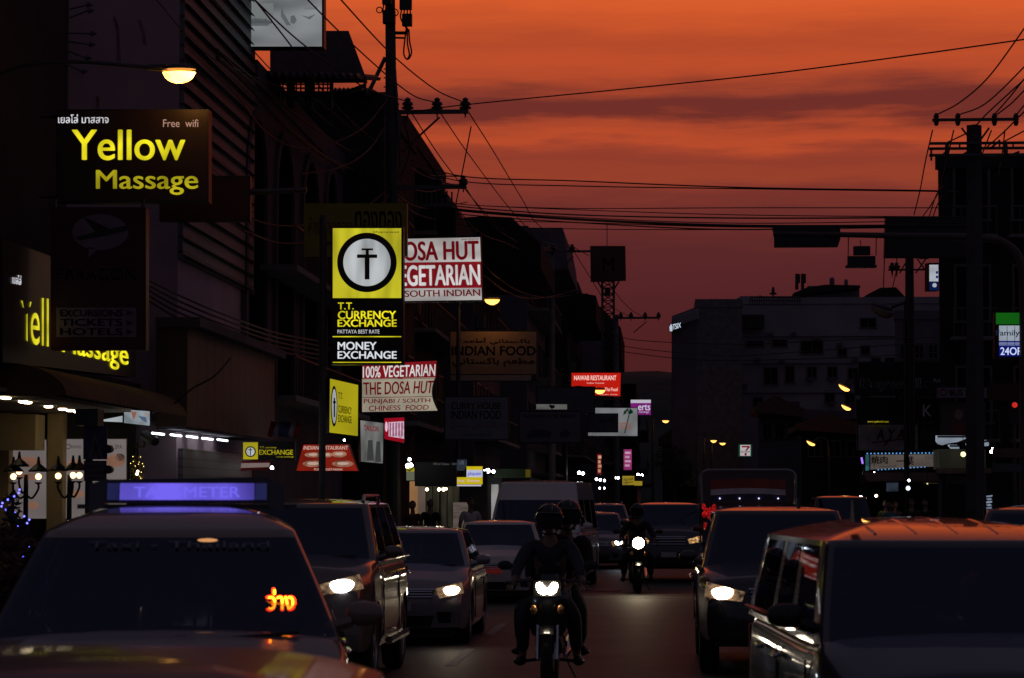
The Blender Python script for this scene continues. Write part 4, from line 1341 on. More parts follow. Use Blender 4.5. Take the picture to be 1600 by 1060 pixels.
# convenience store sign far away
s = Sign('shop_sign', 'tiny green bordered convenience store sign with a red seven', 'sign', (1154, 694.5, 1175, 713.5), PY(140), emit('green_border', lin(8, 60, 40), 0.8), 0.3)
s.face((1156.5, 695.5, 1172.5, 712.5), emit('soft_white_face', lin(180, 172, 176), 0.95))
s.shape([[(1159, 697), (1171.5, 697), (1171.5, 699.4), (1167, 704.4), (1164, 704.4), (1168, 699.4), (1159, 699.4)], [(1163.4, 708), (1166.6, 708), (1166.6, 712), (1163.4, 712)]], DRE, 0.014)
s.text('ELEVEN', (1158, 704.8, 1171, 707.6), emit('pine_letters', lin(20, 70, 50), .8), 0.03, 0.016)
# brand street boards right of the pole: dark billboard
s = Sign('billboard', 'large dark billboard behind the traffic signal arm', 'billboard', [(1384, 338), (1520, 339), (1516, 402), (1382, 402)], PY(72), pbr('dark_billboard', (0.03, 0.018, 0.018), .6), 0.4)
s.rods([((1440, 345), (1524, 345)), ((1440, 395), (1524, 395))], M_steel, .06, 'bracket', -.5)
s = Sign('led_sign', 'upright scrolling sign with blue white scribbles beside the van', 'sign', (1538, 771, 1554, 818), PY(40), M_black, 0.12)
LW = emit('led_white', lin(120, 130, 150), 0.9, 0.6, 7)
for i in range(9):
    s.shape([[(1540.5, 775 + i * 4.6), (1551 - (i * 3 % 5), 773.8 + i * 4.6), (1550, 776.4 + i * 4.6), (1541.5 + (i * 2 % 4), 777.6 + i * 4.6)]], LW, 0.01, 'lettering')
s.rods([((1546, 818), (1546, 850))], M_steel, .04)

# pedestrian crossing sign and shutter lights on a pole (left, near)
pr_ = root('crossing_sign', 'blue pedestrian crossing sign with white triangle on a dark pole before the shop', 'road sign', (P(140, 800, 36).x, 36, .14))
z1 = P(140, 645, 36)
m = MB(); m.tube([(z1.x, 36, .14), (z1.x, 36, z1.z)], .055, 8); m.build('pole_shaft', M_steel, pr_)
a = PY(35.9)
m = MB(); m.prism([a.pt(*p) for p in rect(130, 666, 167, 718)], (0, .03, 0)); m.build('panel', pbr('sign_blue', (0.03, 0.035, 0.10), .5), pr_)
m = MB(); m.poly([a.pt(149, 677, .004), a.pt(162, 717, .004), a.pt(136, 717, .004)]); m.build('triangle', pbr('sign_triangle', (0.13, 0.11, 0.13), .5), pr_)
m = MB()
for q in (ring_px(149.5, 690, 2, 12), [(148, 693), (151, 693), (152, 703), (155, 715), (152.5, 715), (149.5, 705), (146, 715), (143.5, 715), (147, 703)], [(151, 694), (156, 702), (155, 703), (150.5, 697)], [(148, 694), (143, 701), (144, 702), (148.5, 698)]):
    m.poly([a.pt(x, y, .008) for x, y in q])
m.build('walking_figure', SG_BLK, pr_)
m = MB(); m.prism([a.pt(*p) for p in rect(131, 720, 166, 752)], (0, .03, 0)); m.build('lower_plate', pbr('sign_brown', (0.07, 0.05, 0.06), .5), pr_)
m = MB()
for i in range(3):
    m.poly([a.pt(x, y, .004) for x, y in rect(135, 724 + i * 9, 162, 727 + i * 9)])
m.build('plate_stripes', pbr('sign_triangle', (0.13, 0.11, 0.13), .5), pr_)
for k, y in enumerate((702, 734)):
    m = MB(); c = a.pt(170, y); m.lathe(c, (0, -1, 0), [(.05, -.12), (.06, 0), (.062, .08)], 12); m.build('lamp_pod', M_plast, pr_)
m = MB(); m.box(z1.x - .16, z1.x + .16, 35.8, 36.2, P(0, 666, 36).z, P(0, 640, 36).z); m.build('control_box', M_plast, pr_)
# camera on the boarded wall
r_ = root('security_camera', 'security camera on a bracket under the brown boards', 'camera', P(222, 690, 47.4))
m = MB(); m.tube([P(208, 697, 47.6), P(224, 698, 47.2), P(226, 690, 47)], .03, 6); m.build('bracket', M_steel, r_)
m = MB(); c = P(232, 684, 46.8); d = Vector((.55, -.75, -.25)).normalized()
m.tube([c - d * .2, c - d * .18, c + d * .18, c + d * .3], [.07, .1, .1, .085], 10); m.build('camera_body', M_plast, r_)
m = MB(); m.tube([c + d * .3, c + d * .31], .06, 10); m.build('camera_lens', M_glassdark, r_)

# ================================================================== lamps
def street_lamp(label, lens, Y, sx, arm_px, pole_px, lit=M_na, group='sodium street lamps', tilt=0.0, scale=1.0, watts=6):
    """lens: pixel centre of the lens; sx: which way the arm comes from (-1 left)"""
    c = P(lens[0], lens[1], Y)
    px = P(pole_px, 700, Y).x
    r = root('street_lamp', label, 'street lamp', (px, Y, .14), group)
    k = scale
    hx = c.x
    m = MB(); m.tube([(px, Y, .14), (px, Y, c.z - .35)], [.10, .06], 8); m.build('lamp_post', M_steel, r)
    a0 = Vector((px, Y, c.z - .35)); a1 = Vector((hx + sx * .5 * k, Y, c.z + .05 + sx * tilt * .4))
    mid = a0.lerp(a1, .55) + Vector((0, 0, .28))
    m = MB(); m.tube(catmull([a0, a0.lerp(mid, .35) + Vector((0, 0, .22)), mid, a1], 5), .035, 6); m.build('arm', M_steel, r)
    t = math.sin(tilt)
    def ell(u, v, top):
        q = 2 * math.pi * u
        x, y = math.cos(q) * v, math.sin(q) * v
        z = math.sqrt(max(0, 1 - v * v))
        X = .27 * k * x
        return c + Vector((X, .15 * k * y, (.09 * k * z if top else -.21 * k * z) - X * t))
    m = MB(); m.grid(lambda u, v: ell(u, v, True) + Vector((0, 0, .012)), 24, 6)
    m.tube([a1, c + Vector((sx * .2 * k, 0, .04))], [.05, .07], 8)
    m.build('lamp_head', M_steel, r, smooth=True)
    m = MB(); m.grid(lambda u, v: ell(u, v * .985, False), 24, 6); m.build('lens', lit, r, smooth='all')
    if lit in (M_na, M_na2):
        ld_ = bpy.data.lights.new('lamp_light', 'POINT'); ld_.energy = watts; ld_.color = (1.0, .42, .10); ld_.shadow_soft_size = .10
        lo = bpy.data.objects.new('lamp_light', ld_); COL.objects.link(lo); lo.parent = r; lo.location = c + Vector((0, 0, -.25)) - Vector((px, Y, .14))
    return r
M_na2 = emit('sodium_lens_far', (1.0, 0.46, 0.085), 3.2, sample=True)
street_lamp('nearest lit street lamp above the Yellow Massage sign', (280, 110), 39.7, -1, 255, -40, scale=1.0, watts=7)
street_lamp('lit street lamp right of the Dosa Hut light box', (769, 467), 83.5, -1, 757, 716, M_na2, scale=.95, watts=13)
street_lamp('lit street lamp in front of the red Nawab box', (937, 609), 118, -1, 928, 884, M_na2, scale=.95)
street_lamp('lit street lamp under the purple sign', (1040, 657), 165, -1, 1030, 1020, M_na2, scale=.8)
street_lamp('small lit street lamp by the white hotel, upper of two', (1319, 604), 118, 1, 1340, 1362, M_na2, tilt=.5, scale=.95)
street_lamp('small lit street lamp by the white hotel, lower of two', (1322, 635), 136, 1, 1340, 1366, M_na2, tilt=.45, scale=.95)
street_lamp('small lit street lamp above the small dark car on the right', (1267, 691), 144, 1, 1280, 1296, M_na2, tilt=.45, scale=.9)
street_lamp('tiny lit street lamp left of the seven sign, left of the two', (1115, 688), 168, -1, 1108, 1100, M_na2, scale=.75)
street_lamp('tiny lit street lamp left of the seven sign, right of the two', (1129, 692), 172, -1, 1122, 1112, M_na2, scale=.75)
street_lamp('unlit street lamp head before the white hotel', (1378, 482), 86, 1, 1400, 1416, pbr('dull_lens', (0.4, 0.33, 0.22), .3), tilt=.35, scale=1.5)

M_glb = emit('warm_globe', (1.0, 0.66, 0.36), 2.6, sample=True)
def garden_lamp(label, px, globes, Y, ybase=812):
    b = P(px, ybase, Y)
    r = root('garden_lamp', label, 'lamp post', (b.x, Y, .14), 'ornate black lamp posts by the massage shop')
    m = MB(); m.lathe((b.x, Y, .14), (0, 0, 1), [(.14, 0), (.14, .1), (.06, .2), (.045, 1.2), (.06, 1.3), (.04, 1.4), (.035, P(px, 742, Y).z - .14)], 10); m.build('post', M_black, r, smooth=True)
    for gx, gy in globes:
        c = P(gx, gy, Y)
        m = MB(); m.tube(catmull([(b.x, Y, c.z - .28), ((b.x * .5 + c.x * .5), Y, c.z - .34), (c.x, Y, c.z - .2), (c.x, Y, c.z - .1)], 5), .018, 5); m.build('arm', M_black, r)
        m = MB(); m.lathe((c.x, Y, c.z + .075), (0, 0, 1), [(.16, 0), (.15, .03), (.09, .08), (.03, .13), (.015, .24)], 10)
        m.lathe((c.x, Y, c.z - .12), (0, 0, 1), [(.03, 0), (.07, .03)], 8)
        l = m.build('lantern', M_black, r)
        m = MB(); m.ball(c, .052, nu=10, nv=6); m.build('globe', M_glb, l, smooth='all')
garden_lamp('black ornate lamp post with three lit globes by the shop posters, left one', 40, [(21, 745), (30, 737), (60, 745)], 40)
garden_lamp('black ornate lamp post with lit globes beside the crossing sign', 108, [(91, 744), (114, 743), (124, 743)], 40)

# ================================================================== poles and wires
def insulator(m, p, k=1.0):
    m.lathe(p, (0, 0, 1), [(.03 * k, -.16 * k), (.05 * k, -.02 * k), (.16 * k, 0), (.17 * k, .05 * k), (.09 * k, .08 * k), (.16 * k, .12 * k), (.15 * k, .17 * k), (.07 * k, .22 * k), (.09 * k, .27 * k), (.03 * k, .32 * k)], 10)

def crossarm(parent, x0, x1, y, Y, ins, h=10, k=1.0, braces=()):
    a = PY(Y)
    m = MB(); m.box(a.pt(x0, y).x, a.pt(x1, y).x, Y - .07, Y + .07, a.pt(0, y + h / 2 * .8).z, a.pt(0, y - h / 2 * .8).z)
    c = m.build('crossarm', M_steel, parent)
    for x in ins:
        m = MB(); p = a.pt(x, y - h / 2); insulator(m, p + Vector((0, 0, .12 * k)), k)
        m.tube([p - Vector((0, 0, .12)), p + Vector((0, 0, .1))], .018, 4)
        m.build('insulator', M_insul, c, smooth=True)
    for (p, q) in braces:
        m = MB(); m.tube([a.pt(*p, .05), a.pt(*q, .05)], .03, 4); m.build('brace', M_steel, parent)

Yp = 70
M_dkc = pbr('dark_concrete', (0.07, 0.06, 0.06), 0.85)
LP = root('utility_pole', 'tall left utility pole crowned with phone antennas against the orange sky', 'utility pole', (P(612, 700, Yp).x, Yp, .14))
m = MB()
a = PY(Yp)
m.tube([(a.pt(616, 700).x, Yp, .14), a.pt(613, 290), a.pt(609, -40)], [.20, .16, .14], 10); m.build('pole_shaft', M_dkc, LP)
m = MB()
m.tube([a.pt(604, 88, .1), a.pt(603, 300, .1)], .02, 4); m.tube([a.pt(616, 88, .1), a.pt(627, 262, .1)], .045, 5)
for i in range(14):
    y = 95 + i * 14
    m.tube([a.pt(600, y, .1), a.pt(609, y, .1)], .018, 4)
m.tube([a.pt(622, 152, .1), a.pt(620, 128, .1), a.pt(619, 110, .1)], .014, 4)
m.build('climbing_rungs', M_steel, LP)
def antenna(x, y0, y1, w):
    m = MB()
    A_, B_ = a.pt(x - w, y1, .25), a.pt(x + w, y0, .25)
    m.box(A_.x, B_.x, A_.y - .1, A_.y + .1, A_.z, B_.z)
    o = m.build('antenna_panel', M_plast, LP)
    m = MB()
    for k in range(4):
        xx = x - w * .7 + k * w * .46
        m.tube(catmull([a.pt(xx, y1, .25), a.pt(xx + (k - 1.5) * .8, y1 + 14, .3), a.pt(x, y1 + 28, .2)], 4), .02, 4)
    m.build('feeder_cables', M_cable, o)
antenna(606.5, -70, 10, 7.5)
antenna(635.5, -70, 18, 9.5)
m = MB(); m.box(a.pt(600, 0).x, a.pt(619, 0).x, Yp - .35, Yp - .1, a.pt(0, 46).z, a.pt(0, 26).z)
m.box(a.pt(630, 0).x, a.pt(645, 0).x, Yp - .35, Yp - .1, a.pt(0, 50).z, a.pt(0, 32).z)
m.tube([a.pt(612, 52), a.pt(636, 52)], .05, 5); m.tube([a.pt(612, 59), a.pt(634, 60)], .03, 5)
m.tube(catmull([a.pt(636, 46, .2), a.pt(634, 62, .2), a.pt(632, 86, .2), a.pt(638, 95, .2), a.pt(644, 85, .2), a.pt(641, 66, .2), a.pt(640, 48, .2)], 5), .022, 4)
m.tube(catmull([a.pt(638, 46, .25), a.pt(638, 70, .25), a.pt(641, 88, .25), a.pt(638, 95, .25)], 5), .022, 4)
m.tube([a.pt(ring_px(594, 18, 4.5, 12)[i % 12][0], ring_px(594, 18, 4.5, 12)[i % 12][1], .2) for i in range(13)], .016, 4)
m.tube([a.pt(ring_px(618, 22, 5.5, 12)[i % 12][0], ring_px(618, 22, 5.5, 12)[i % 12][1], .2) for i in range(13)], .016, 4)
m.build('cable_loops', M_cable, LP)
m = MB(); m.tube([a.pt(574, 149), a.pt(602, 90)], .06, 6); m.build('stay_arm', M_steel, LP)
crossarm(LP, 600, 732, 181, Yp, (637, 683, 727), 7.5, 1.0, [((687, 184), (628, 238))])
crossarm(LP, 622, 729, 297.5, Yp + .4, (684, 724), 7.0, .8, [])

def small_pole(label, px, Y, arms, top):
    r = root('utility_pole', label, 'utility pole', (P(px, 700, Y).x, Y, .14))
    m = MB(); p = P(px, top, Y); m.tube([(p.x, Y, .14), p], [.2, .13], 8); m.build('pole_shaft', M_conc, r)
    for (x0, x1, y, ins, br) in arms:
        crossarm(r, x0, x1, y, Y - .2, ins, 4.0, 1.0, br)
small_pole('utility pole with one crossarm beside the square red sign', 862, 122, [(835, 924, 398, (864, 894), [((896, 400), (880, 418))])], 380)
small_pole('far utility pole with three insulators on a crossarm above the tree line', 963, 158, [(958, 1031, 501, (970, 986, 1008, 1029), [((1010, 503), (990, 520))])], 492)

RP = root('utility_pole', 'big right utility pole with stacked crossarms and transformer frame', 'utility pole', (P(1522, 700, 55).x, 55, .14))
a = PY(55)
m = MB(); m.tube([(a.pt(1522, 700).x, 55, .14), a.pt(1522, 196)], [.21, .16], 4); m.build('pole_shaft', M_dkc, RP)
crossarm(RP, 1457, 1590, 200, 54.8, (), 4.5)
for x in (1461, 1494.5, 1551.5, 1585):
    m = MB(); p = a.pt(x, 198, .25); m.lathe(p, (0, 0, 1), [(.03, -.02), (.045, 0), (.05, .04), (.065, .06), (.05, .09), (.065, .12), (.05, .15), (.065, .18), (.05, .21), (.03, .25)], 10); m.build('insulator', M_insul, RP, smooth=True)
crossarm(RP, 1452, 1640, 236, 54.7, (), 4)
crossarm(RP, 1452, 1640, 244, 55.3, (), 4)
crossarm(RP, 1452, 1640, 254, 54.7, (), 4)
for x in (1477, 1568):
    m = MB(); p = a.pt(x, 246, .35); m.lathe(p, (0, 0, 1), [(.03, -.05), (.05, 0), (.045, .04), (.055, .07), (.045, .11), (.055, .15), (.045, .2), (.03, .27)], 10); m.build('insulator', M_insul, RP, smooth=True)
m = MB()
for (p, q) in (((1500, 203), (1522, 232)), ((1543, 203), (1522, 232)), ((1453, 236), (1453, 254)), ((1460, 252), (1480, 238)), ((1490, 252), (1510, 240)), ((1560, 252), (1590, 240)), ((1500, 252), (1520, 225)), ((1544, 236), (1560, 222))):
    m.tube([a.pt(*p, .28), a.pt(*q, .28)], .022, 4)
m.build('brace', M_steel, RP)
for x in (1497, 1559, 1580):
    m = MB(); m.tube([a.pt(x, 236, .3), a.pt(x, 228, .3)], .02, 5)
    m.build('bolt', M_steel, RP)
R2 = root('utility_pole', 'slender right utility pole with low crossarm below the dark billboard', 'utility pole', (P(1421, 700, 92).x, 92, .14))
a2 = PY(92)
m = MB(); m.tube([(a2.pt(1421, 700).x, 92, .14), a2.pt(1421, 395)], [.2, .15], 8); m.build('pole_shaft', M_dkc, R2)
crossarm(R2, 1392, 1450, 429, 91.8, (1394, 1401), 3, .9)
m = MB()
for (p, q) in (((1405, 428), (1414, 412)), ((1432, 405), (1446, 425)), ((1446, 405), (1430, 428)), ((1435, 405), (1450, 405))):
    m.tube([a2.pt(*p, .2), a2.pt(*q, .2)], .025, 4)
m.build('brace', M_steel, R2)

WIRE_N = [0]
def wire(label, pts, r=0.016, group='overhead cables', mat=None):
    p3 = catmull([P(*p) for p in pts], 8)
    m = MB(); m.tube(p3, r, 5)
    m.build('overhead_cable', mat or M_cable, loc=p3[0], label=label, cat='cable', group=group)

wire('thick cable from top edge to the outermost insulator of the left utility pole', [(480, -62, 45), (533, 0, 51), (612, 85, 61), (680, 140, 67), (727, 161, Yp)], .018)
wire('cable from top edge to the middle insulator of the left utility pole', [(430, -60, 45), (481, 0, 51), (560, 78, 60), (640, 146, 67), (683, 161, Yp)], .018)
wire('cable crossing the pale lightbox to the inner insulator of the left utility pole', [(355, -48, 42), (398, 0, 47), (478, 73, 56), (570, 137, 65), (637, 159, Yp)], .018)
wire('black cable crossing the lightbox below the first and running down past the small eave', [(352, -60, 42), (400, 2, 47), (455, 72, 54), (520, 160, 64), (600, 232, 78), (700, 300, 96)], .018)
wire('thin cable from top left corner down past the louvres to the arched windows', [(200, -60, 38), (245, 0, 42), (325, 86, 50), (420, 130, 58), (500, 160, 66), (590, 240, 80)], .014)
wire('thin cable slanting across the louvres under the first', [(290, -40, 40), (350, 20, 47), (400, 84, 54), (470, 155, 64), (560, 230, 80)], .014)
wire('heavy cable bundle sagging along the arched windows', [(340, 90, 50), (385, 131, 55), (455, 205, 62), (540, 262, 74), (640, 284, 90), (725, 290, 106)], .05)
wire('second heavy cable bundle sagging just above the first by the arched windows', [(340, 78, 50), (400, 128, 56), (470, 185, 63), (560, 243, 76), (650, 272, 92), (725, 276, 106)], .03)
wire('long thin cable rising across the orange sky to the right edge', [(640, 176, Yp), (727, 164, 68), (1000, 137, 62), (1200, 116, 58), (1400, 90, 55), (1600, 62, 52), (1660, 53, 51)], .017)
wire('far span from the inner insulator running down to the next pole', [(640, 172, Yp), (700, 262, 84), (775, 350, 102), (830, 385, 114), (864, 390, 122)], .018)
wire('far span from the middle insulator running down to the next pole', [(685, 172, Yp), (735, 245, 86), (800, 330, 104), (850, 378, 116), (894, 386, 122)], .018)
wire('far span from the outermost insulator running down past the sloping roof', [(730, 172, Yp), (770, 235, 82), (815, 310, 98), (845, 355, 108), (920, 400, 122)], .018)
wire('lower cable from second crossarm along the mauve shophouse', [(724, 288, Yp), (745, 320, 78), (765, 345, 88), (790, 368, 98), (830, 388, 112), (866, 392, 122)], .016)
wire('looping cable under the second crossarm sagging to the next pole', [(688, 290, Yp), (745, 360, 80), (790, 380, 95), (820, 391, 108), (862, 386, 122)], .016)
wire('sagging cable past the Dosa Hut box to the second pole, upper', [(755, 412, 64), (775, 432, 80), (810, 455, 98), (850, 465, 110), (890, 462, 122)], .018)
wire('sagging cable past the Dosa Hut box to the second pole, lower', [(755, 430, 64), (790, 455, 82), (820, 466, 98), (860, 464, 112), (905, 452, 122)], .018)
wire('span from the second pole down to the far pole', [(896, 392, 122), (920, 430, 132), (950, 475, 146), (986, 496, 158)], .02)
wire('second span from the second pole down to the far pole behind the tower', [(925, 400, 122), (960, 455, 136), (985, 483, 148), (1008, 497, 158)], .02)
wire('thin aerial mast wire leaning by the first crossarm', [(736, 198, 74), (728, 240, 76), (712, 320, 80)], .02)
for i, (yl, yr, dy, rr, lab) in enumerate(((256, 298, 10, .017, 'upper of two thin cables crossing the red sky below the band of cloud'), (264, 299, 8, .015, 'lower of two thin cables crossing the red sky below the band of cloud'))):
    wire(lab, [(640, yl - 6, 72), (725, yl + 20, 70), (900, yl + 27, 66), (1150, 293 + i * 2, 61), (1440, yr, 58), (1500, yr + 2, 57)], rr)
BUN = [(318, 324, 322, 322, .014), (318, 326, 333, 336, .014), (322, 334, 338, 337, .022), (326, 338, 346, 342, .014), (328, 341, 350, 350, .042), (334, 346, 356, 346, .02), (342, 346, 352, 352, .014), (350, 356, 356, 352, .014)]
for i, (y0, y1, y2, y3, rr) in enumerate(BUN):
    wire('%s cable from the top in the horizontal bundle crossing the road' % ('first', 'second', 'third', 'fourth', 'thick fifth', 'sixth', 'seventh', 'lowest')[i],
         [(690, y0 - 4, 90), (740, y0 + 3, 86), (900, y1 + 2, 80), (1150, y2 + 3, 72), (1470, y3 + 3, 66), (1520, y3 + 2, 65)], rr, 'cable bundle crossing the road')
wire('low sagging cable before the white hotel, upper of three', [(900, 505, 121), (960, 524, 108), (1010, 533, 100), (1150, 538, 90), (1300, 532, 84), (1440, 528, 78), (1530, 524, 74)], .016, 'low cables before the hotel')
wire('low sagging cable before the white hotel, middle of three', [(890, 515, 121), (950, 534, 106), (1000, 545, 100), (1130, 556, 90), (1250, 550, 84), (1420, 538, 78), (1530, 540, 74)], .014, 'low cables before the hotel')
wire('low sagging cable before the white hotel, lowest of three', [(885, 522, 121), (945, 543, 106), (990, 552, 100), (1100, 563, 92), (1300, 560, 84), (1450, 552, 78), (1530, 548, 74)], .014, 'low cables before the hotel')
for k, pts in enumerate(([(1461, 181, 55), (1500, 160, 53), (1545, 120, 51), (1600, 45, 48), (1630, 0, 46)], [(1495, 181, 55), (1540, 162, 53), (1600, 105, 50), (1640, 60, 48)],
                         [(1552, 181, 55), (1575, 155, 53), (1600, 124, 51), (1640, 75, 49)], [(1554, 182, 55), (1580, 162, 53), (1600, 142, 52), (1640, 105, 50)],
                         [(1587, 181, 55), (1600, 165, 54), (1640, 120, 52)], [(1478, 224, 55), (1515, 205, 54), (1545, 175, 53), (1600, 125, 51), (1640, 90, 50)], [(1568, 222, 55), (1600, 205, 54), (1640, 184, 53)], [(1540, 232, 55), (1570, 205, 54), (1600, 175, 53), (1640, 138, 52)])):
    wire('cable rising off the right edge from the right pole, %s' % ('outermost left insulator', 'second insulator', 'third insulator, upper', 'third insulator, lower', 'rightmost insulator', 'lower crossarm left insulator', 'lower crossarm right insulator', 'middle of the transformer frame')[k], pts + [(2 * pts[-1][0] - pts[-2][0] + 60, 2 * pts[-1][1] - pts[-2][1] - 60, 2 * pts[-1][2] - pts[-2][2] - 6), (2900, -900, 22)], .016, 'cables off the right pole')
for k, pts in enumerate(([(1457, 204, 55), (1446, 252, 60), (1437, 300, 66), (1428, 336, 70)], [(1490, 204, 55), (1470, 290, 58), (1455, 320, 62), (1442, 338, 66)], [(1549, 204, 55), (1535, 240, 56), (1520, 275, 58)], [(1570, 204, 55), (1566, 240, 56), (1560, 275, 58)],
                         [(1475, 290, 62), (1463, 305, 66), (1452, 338, 70)], [(1473, 305, 64), (1464, 322, 68), (1458, 338, 70)])):
    wire('dropper cable below the right pole crossarms, %s' % ('outermost left', 'beside the building edge', 'left of the pole shaft foot', 'right of the pole shaft', 'short one over the billboard, left', 'short one over the billboard, right')[k], pts, .016, 'dropper cables at the right pole')
wire('dropper cable beside the left end of the dark billboard', [(1382, 402, 72), (1381, 430, 74), (1380, 455, 78)], .016, 'dropper cables at the right pole')
wire('dropper cable under the billboard hanging to the roof edge', [(1401, 402, 73), (1401, 420, 76), (1394, 452, 84)], .016, 'dropper cables at the right pole')
wire('loose cable drooping across the brown boards', [(238, 645, 47.2), (270, 632, 47.2), (300, 608, 47.3), (335, 588, 47.5), (360, 560, 48)], .018, 'loose cables on the shophouse')
for k in range(5):
    wire('loose cable of the tangle above the boarded ledge, %s' % ('topmost', 'second', 'third', 'fourth', 'lowest')[k], [(228, 436 + k * 8, 47), (280, 462 + k * 9, 49), (350, 492 + k * 8, 52), (430, 520 + k * 7, 58), (505, 535 + k * 7, 66)], .022, 'loose cables on the shophouse')

TG = [[(610, 150, 70), (560, 205, 64), (480, 232, 60), (420, 210, 57), (370, 150, 52)], [(612, 292, 70), (560, 330, 66), (500, 348, 62), (430, 352, 58), (360, 330, 54)], [(612, 300, 70), (570, 345, 66), (510, 372, 62), (440, 380, 58), (380, 360, 54)],
      [(616, 300, 70), (640, 318, 78), (665, 326, 86), (700, 322, 94), (730, 316, 100)], [(616, 306, 70), (650, 334, 80), (690, 344, 90), (730, 340, 100)], [(612, 262, 70), (640, 292, 74), (668, 300, 78), (690, 296, 82)], [(616, 236, 70), (650, 268, 76), (690, 284, 82), (722, 292, 88)],
      [(606, 190, 70), (575, 235, 66), (530, 262, 63), (470, 272, 60)], [(610, 320, 70), (585, 345, 68), (545, 352, 66), (505, 346, 64)], [(630, 186, 70), (640, 230, 70.2), (630, 268, 70.2), (620, 282, 70.1)]]
for k, pts in enumerate(TG):
    wire('slack cable of the tangle round the left utility pole, %s' % ('highest on the left side', 'along the dark fascia', 'lowest loop over the arches', 'upper to the right roofs', 'lower to the right roofs', 'short one under the stay', 'under the first crossarm', 'over the small eave', 'short loop beside the exchange sign', 'hanging down the shaft')[k], pts, .02, 'cable tangle at the left utility pole')
# ================================================================== traffic signal on its arm
Yt = 62
TS = root('traffic_signal', 'horizontal traffic signal on a long curved arm over the road', 'traffic light', (P(1592, 700, Yt).x, Yt, .14))
a = PY(Yt)
m = MB(); m.tube([(a.pt(1600, 700).x, Yt, .14), a.pt(1600, 440)] + catmull([a.pt(1598, 425), a.pt(1588, 395), a.pt(1560, 376), a.pt(1520, 371)], 6) + [a.pt(1370, 368), a.pt(1208, 365)], [.14, .12] + [.10] * 19 + [.07, .06], 10); m.build('arm', pbr('signal_arm', (0.09, 0.06, 0.055), .45), TS, smooth=True)
def headpx(x0, x1, y0, y1, n=3):
    m = MB()
    A_, B_ = a.pt(x0, y1), a.pt(x1, y0)
    m.box(A_.x, B_.x, Yt + .02, Yt + .25, A_.z, B_.z)
    h = m.build('signal_housing', M_plast, TS)
    m = MB()
    for k in range(n):
        c = Vector((A_.x + (B_.x - A_.x) * (k + .5) / n, Yt + .25, (A_.z + B_.z) / 2))
        rr = min((B_.z - A_.z), (B_.x - A_.x) / n) * .42
        m.lathe(c, (0, 1, 0), [(rr, 0), (rr, .04)], 16)
    m.build('signal_lamp', M_glassdark, h)
    m = MB()
    for k in range(n):
        c = Vector((A_.x + (B_.x - A_.x) * (k + .5) / n, 0, (A_.z + B_.z) / 2))
        rr = min((B_.z - A_.z), (B_.x - A_.x) / n) * .47
        for i in range(9):
            q0, q1 = math.pi * i / 9, math.pi * (i + 1) / 9
            m.add([(c.x + rr * math.cos(q0), Yt + .25, c.z + rr * math.sin(q0)), (c.x + rr * math.cos(q1), Yt + .25, c.z + rr * math.sin(q1)), (c.x + rr * math.cos(q1), Yt + .5, c.z + rr * math.sin(q1)), (c.x + rr * math.cos(q0), Yt + .5, c.z + rr * math.sin(q0))], [(0, 1, 2, 3)])
    m.build('visor', M_plast, h)
    return h
h = headpx(1210, 1309, 354, 386)
m = MB()
q = [a.pt(*p) for p in ((1208, 357), (1212, 353), (1306, 353), (1313, 358), (1313, 374), (1309, 386), (1211, 382), (1209, 372))]
m.prism(q, (0, .02, 0)); m.box(a.pt(1205, 0).x, a.pt(1211, 0).x, Yt + .03, Yt + .2, a.pt(0, 368).z, a.pt(0, 360).z); m.build('backplate', M_black, TS)
m = MB()
for x in (1325.5, 1369):
    m.tube([a.pt(x, 368, .05), a.pt(x - .5, 400, .05)], .012, 4)
m.tube([a.pt(1344.5, 376, .05), a.pt(1344.5, 386, .05)], .01, 4)
m.box(a.pt(1325, 0).x, a.pt(1369, 0).x, Yt - .05, Yt + .03, a.pt(0, 377).z, a.pt(0, 372).z)
m.build('hanger', M_steel, TS)
h2 = headpx(1325, 1368, 400, 414, 2)
m = MB(); A_, B_ = a.pt(1334, 398.5), a.pt(1360, 384.5); m.box(A_.x, B_.x, Yt + .02, Yt + .2, A_.z, B_.z)
A_, B_ = a.pt(1322, 418), a.pt(1370, 414.2); m.box(A_.x, B_.x, Yt + .0, Yt + .27, A_.z, B_.z); m.build('counter_box', M_plast, TS)
r_ = root('signal_light', 'small red traffic lamp at the right edge above the bus stop', 'traffic light', P(1586, 645, 70))
m = MB(); c = P(1586, 633, 70); m.box(c.x - .14, c.x + .14, 70.06, 70.3, c.z - .5, c.z + .18); m.build('signal_housing', M_plast, r_)
m = MB(); m.lathe(c, (0, -1, 0), [(.075, -.1), (.075, -.04), (.04, 0)], 14); m.build('signal_lamp', emit('red_lamp', (.75, .03, .02), 0.75), r_)
m = MB(); m.tube([(c.x, 70.2, .14), (c.x, 70.2, c.z)], .05, 6); m.build('post', M_steel, r_)

# ================================================================== vehicles
M_glz = glass('windscreen_glass', (0.22, 0.22, 0.26))
M_side = glass('tinted_side_glass', (0.05, 0.05, 0.06))
M_int = pbr('car_interior', (0.03, 0.03, 0.032), 0.8)
M_plate = pbr('licence_plate', (0.45, 0.45, 0.43), 0.5)
M_hl = emit('headlight_on', (1.0, 0.83, 0.62), 30, sample=True)
M_hlw = emit('headlight_white', (0.80, 0.90, 1.0), 22, sample=True)
M_hloff = pbr('headlight_reflector', (0.45, 0.43, 0.42), 0.12, 0.8, var=0.3, scale=14)
M_hllit = emit('headlight_reflector_lit', (1.0, 0.62, 0.34), 0.13, 0.98, 22, base=.4)  # warm glow round the bulb, put into the reflector as faint emission
M_amber = pbr('amber_lens', (0.5, 0.14, 0.02), 0.2)
M_tail = pbr('red_lens', (0.25, 0.01, 0.01), 0.2)


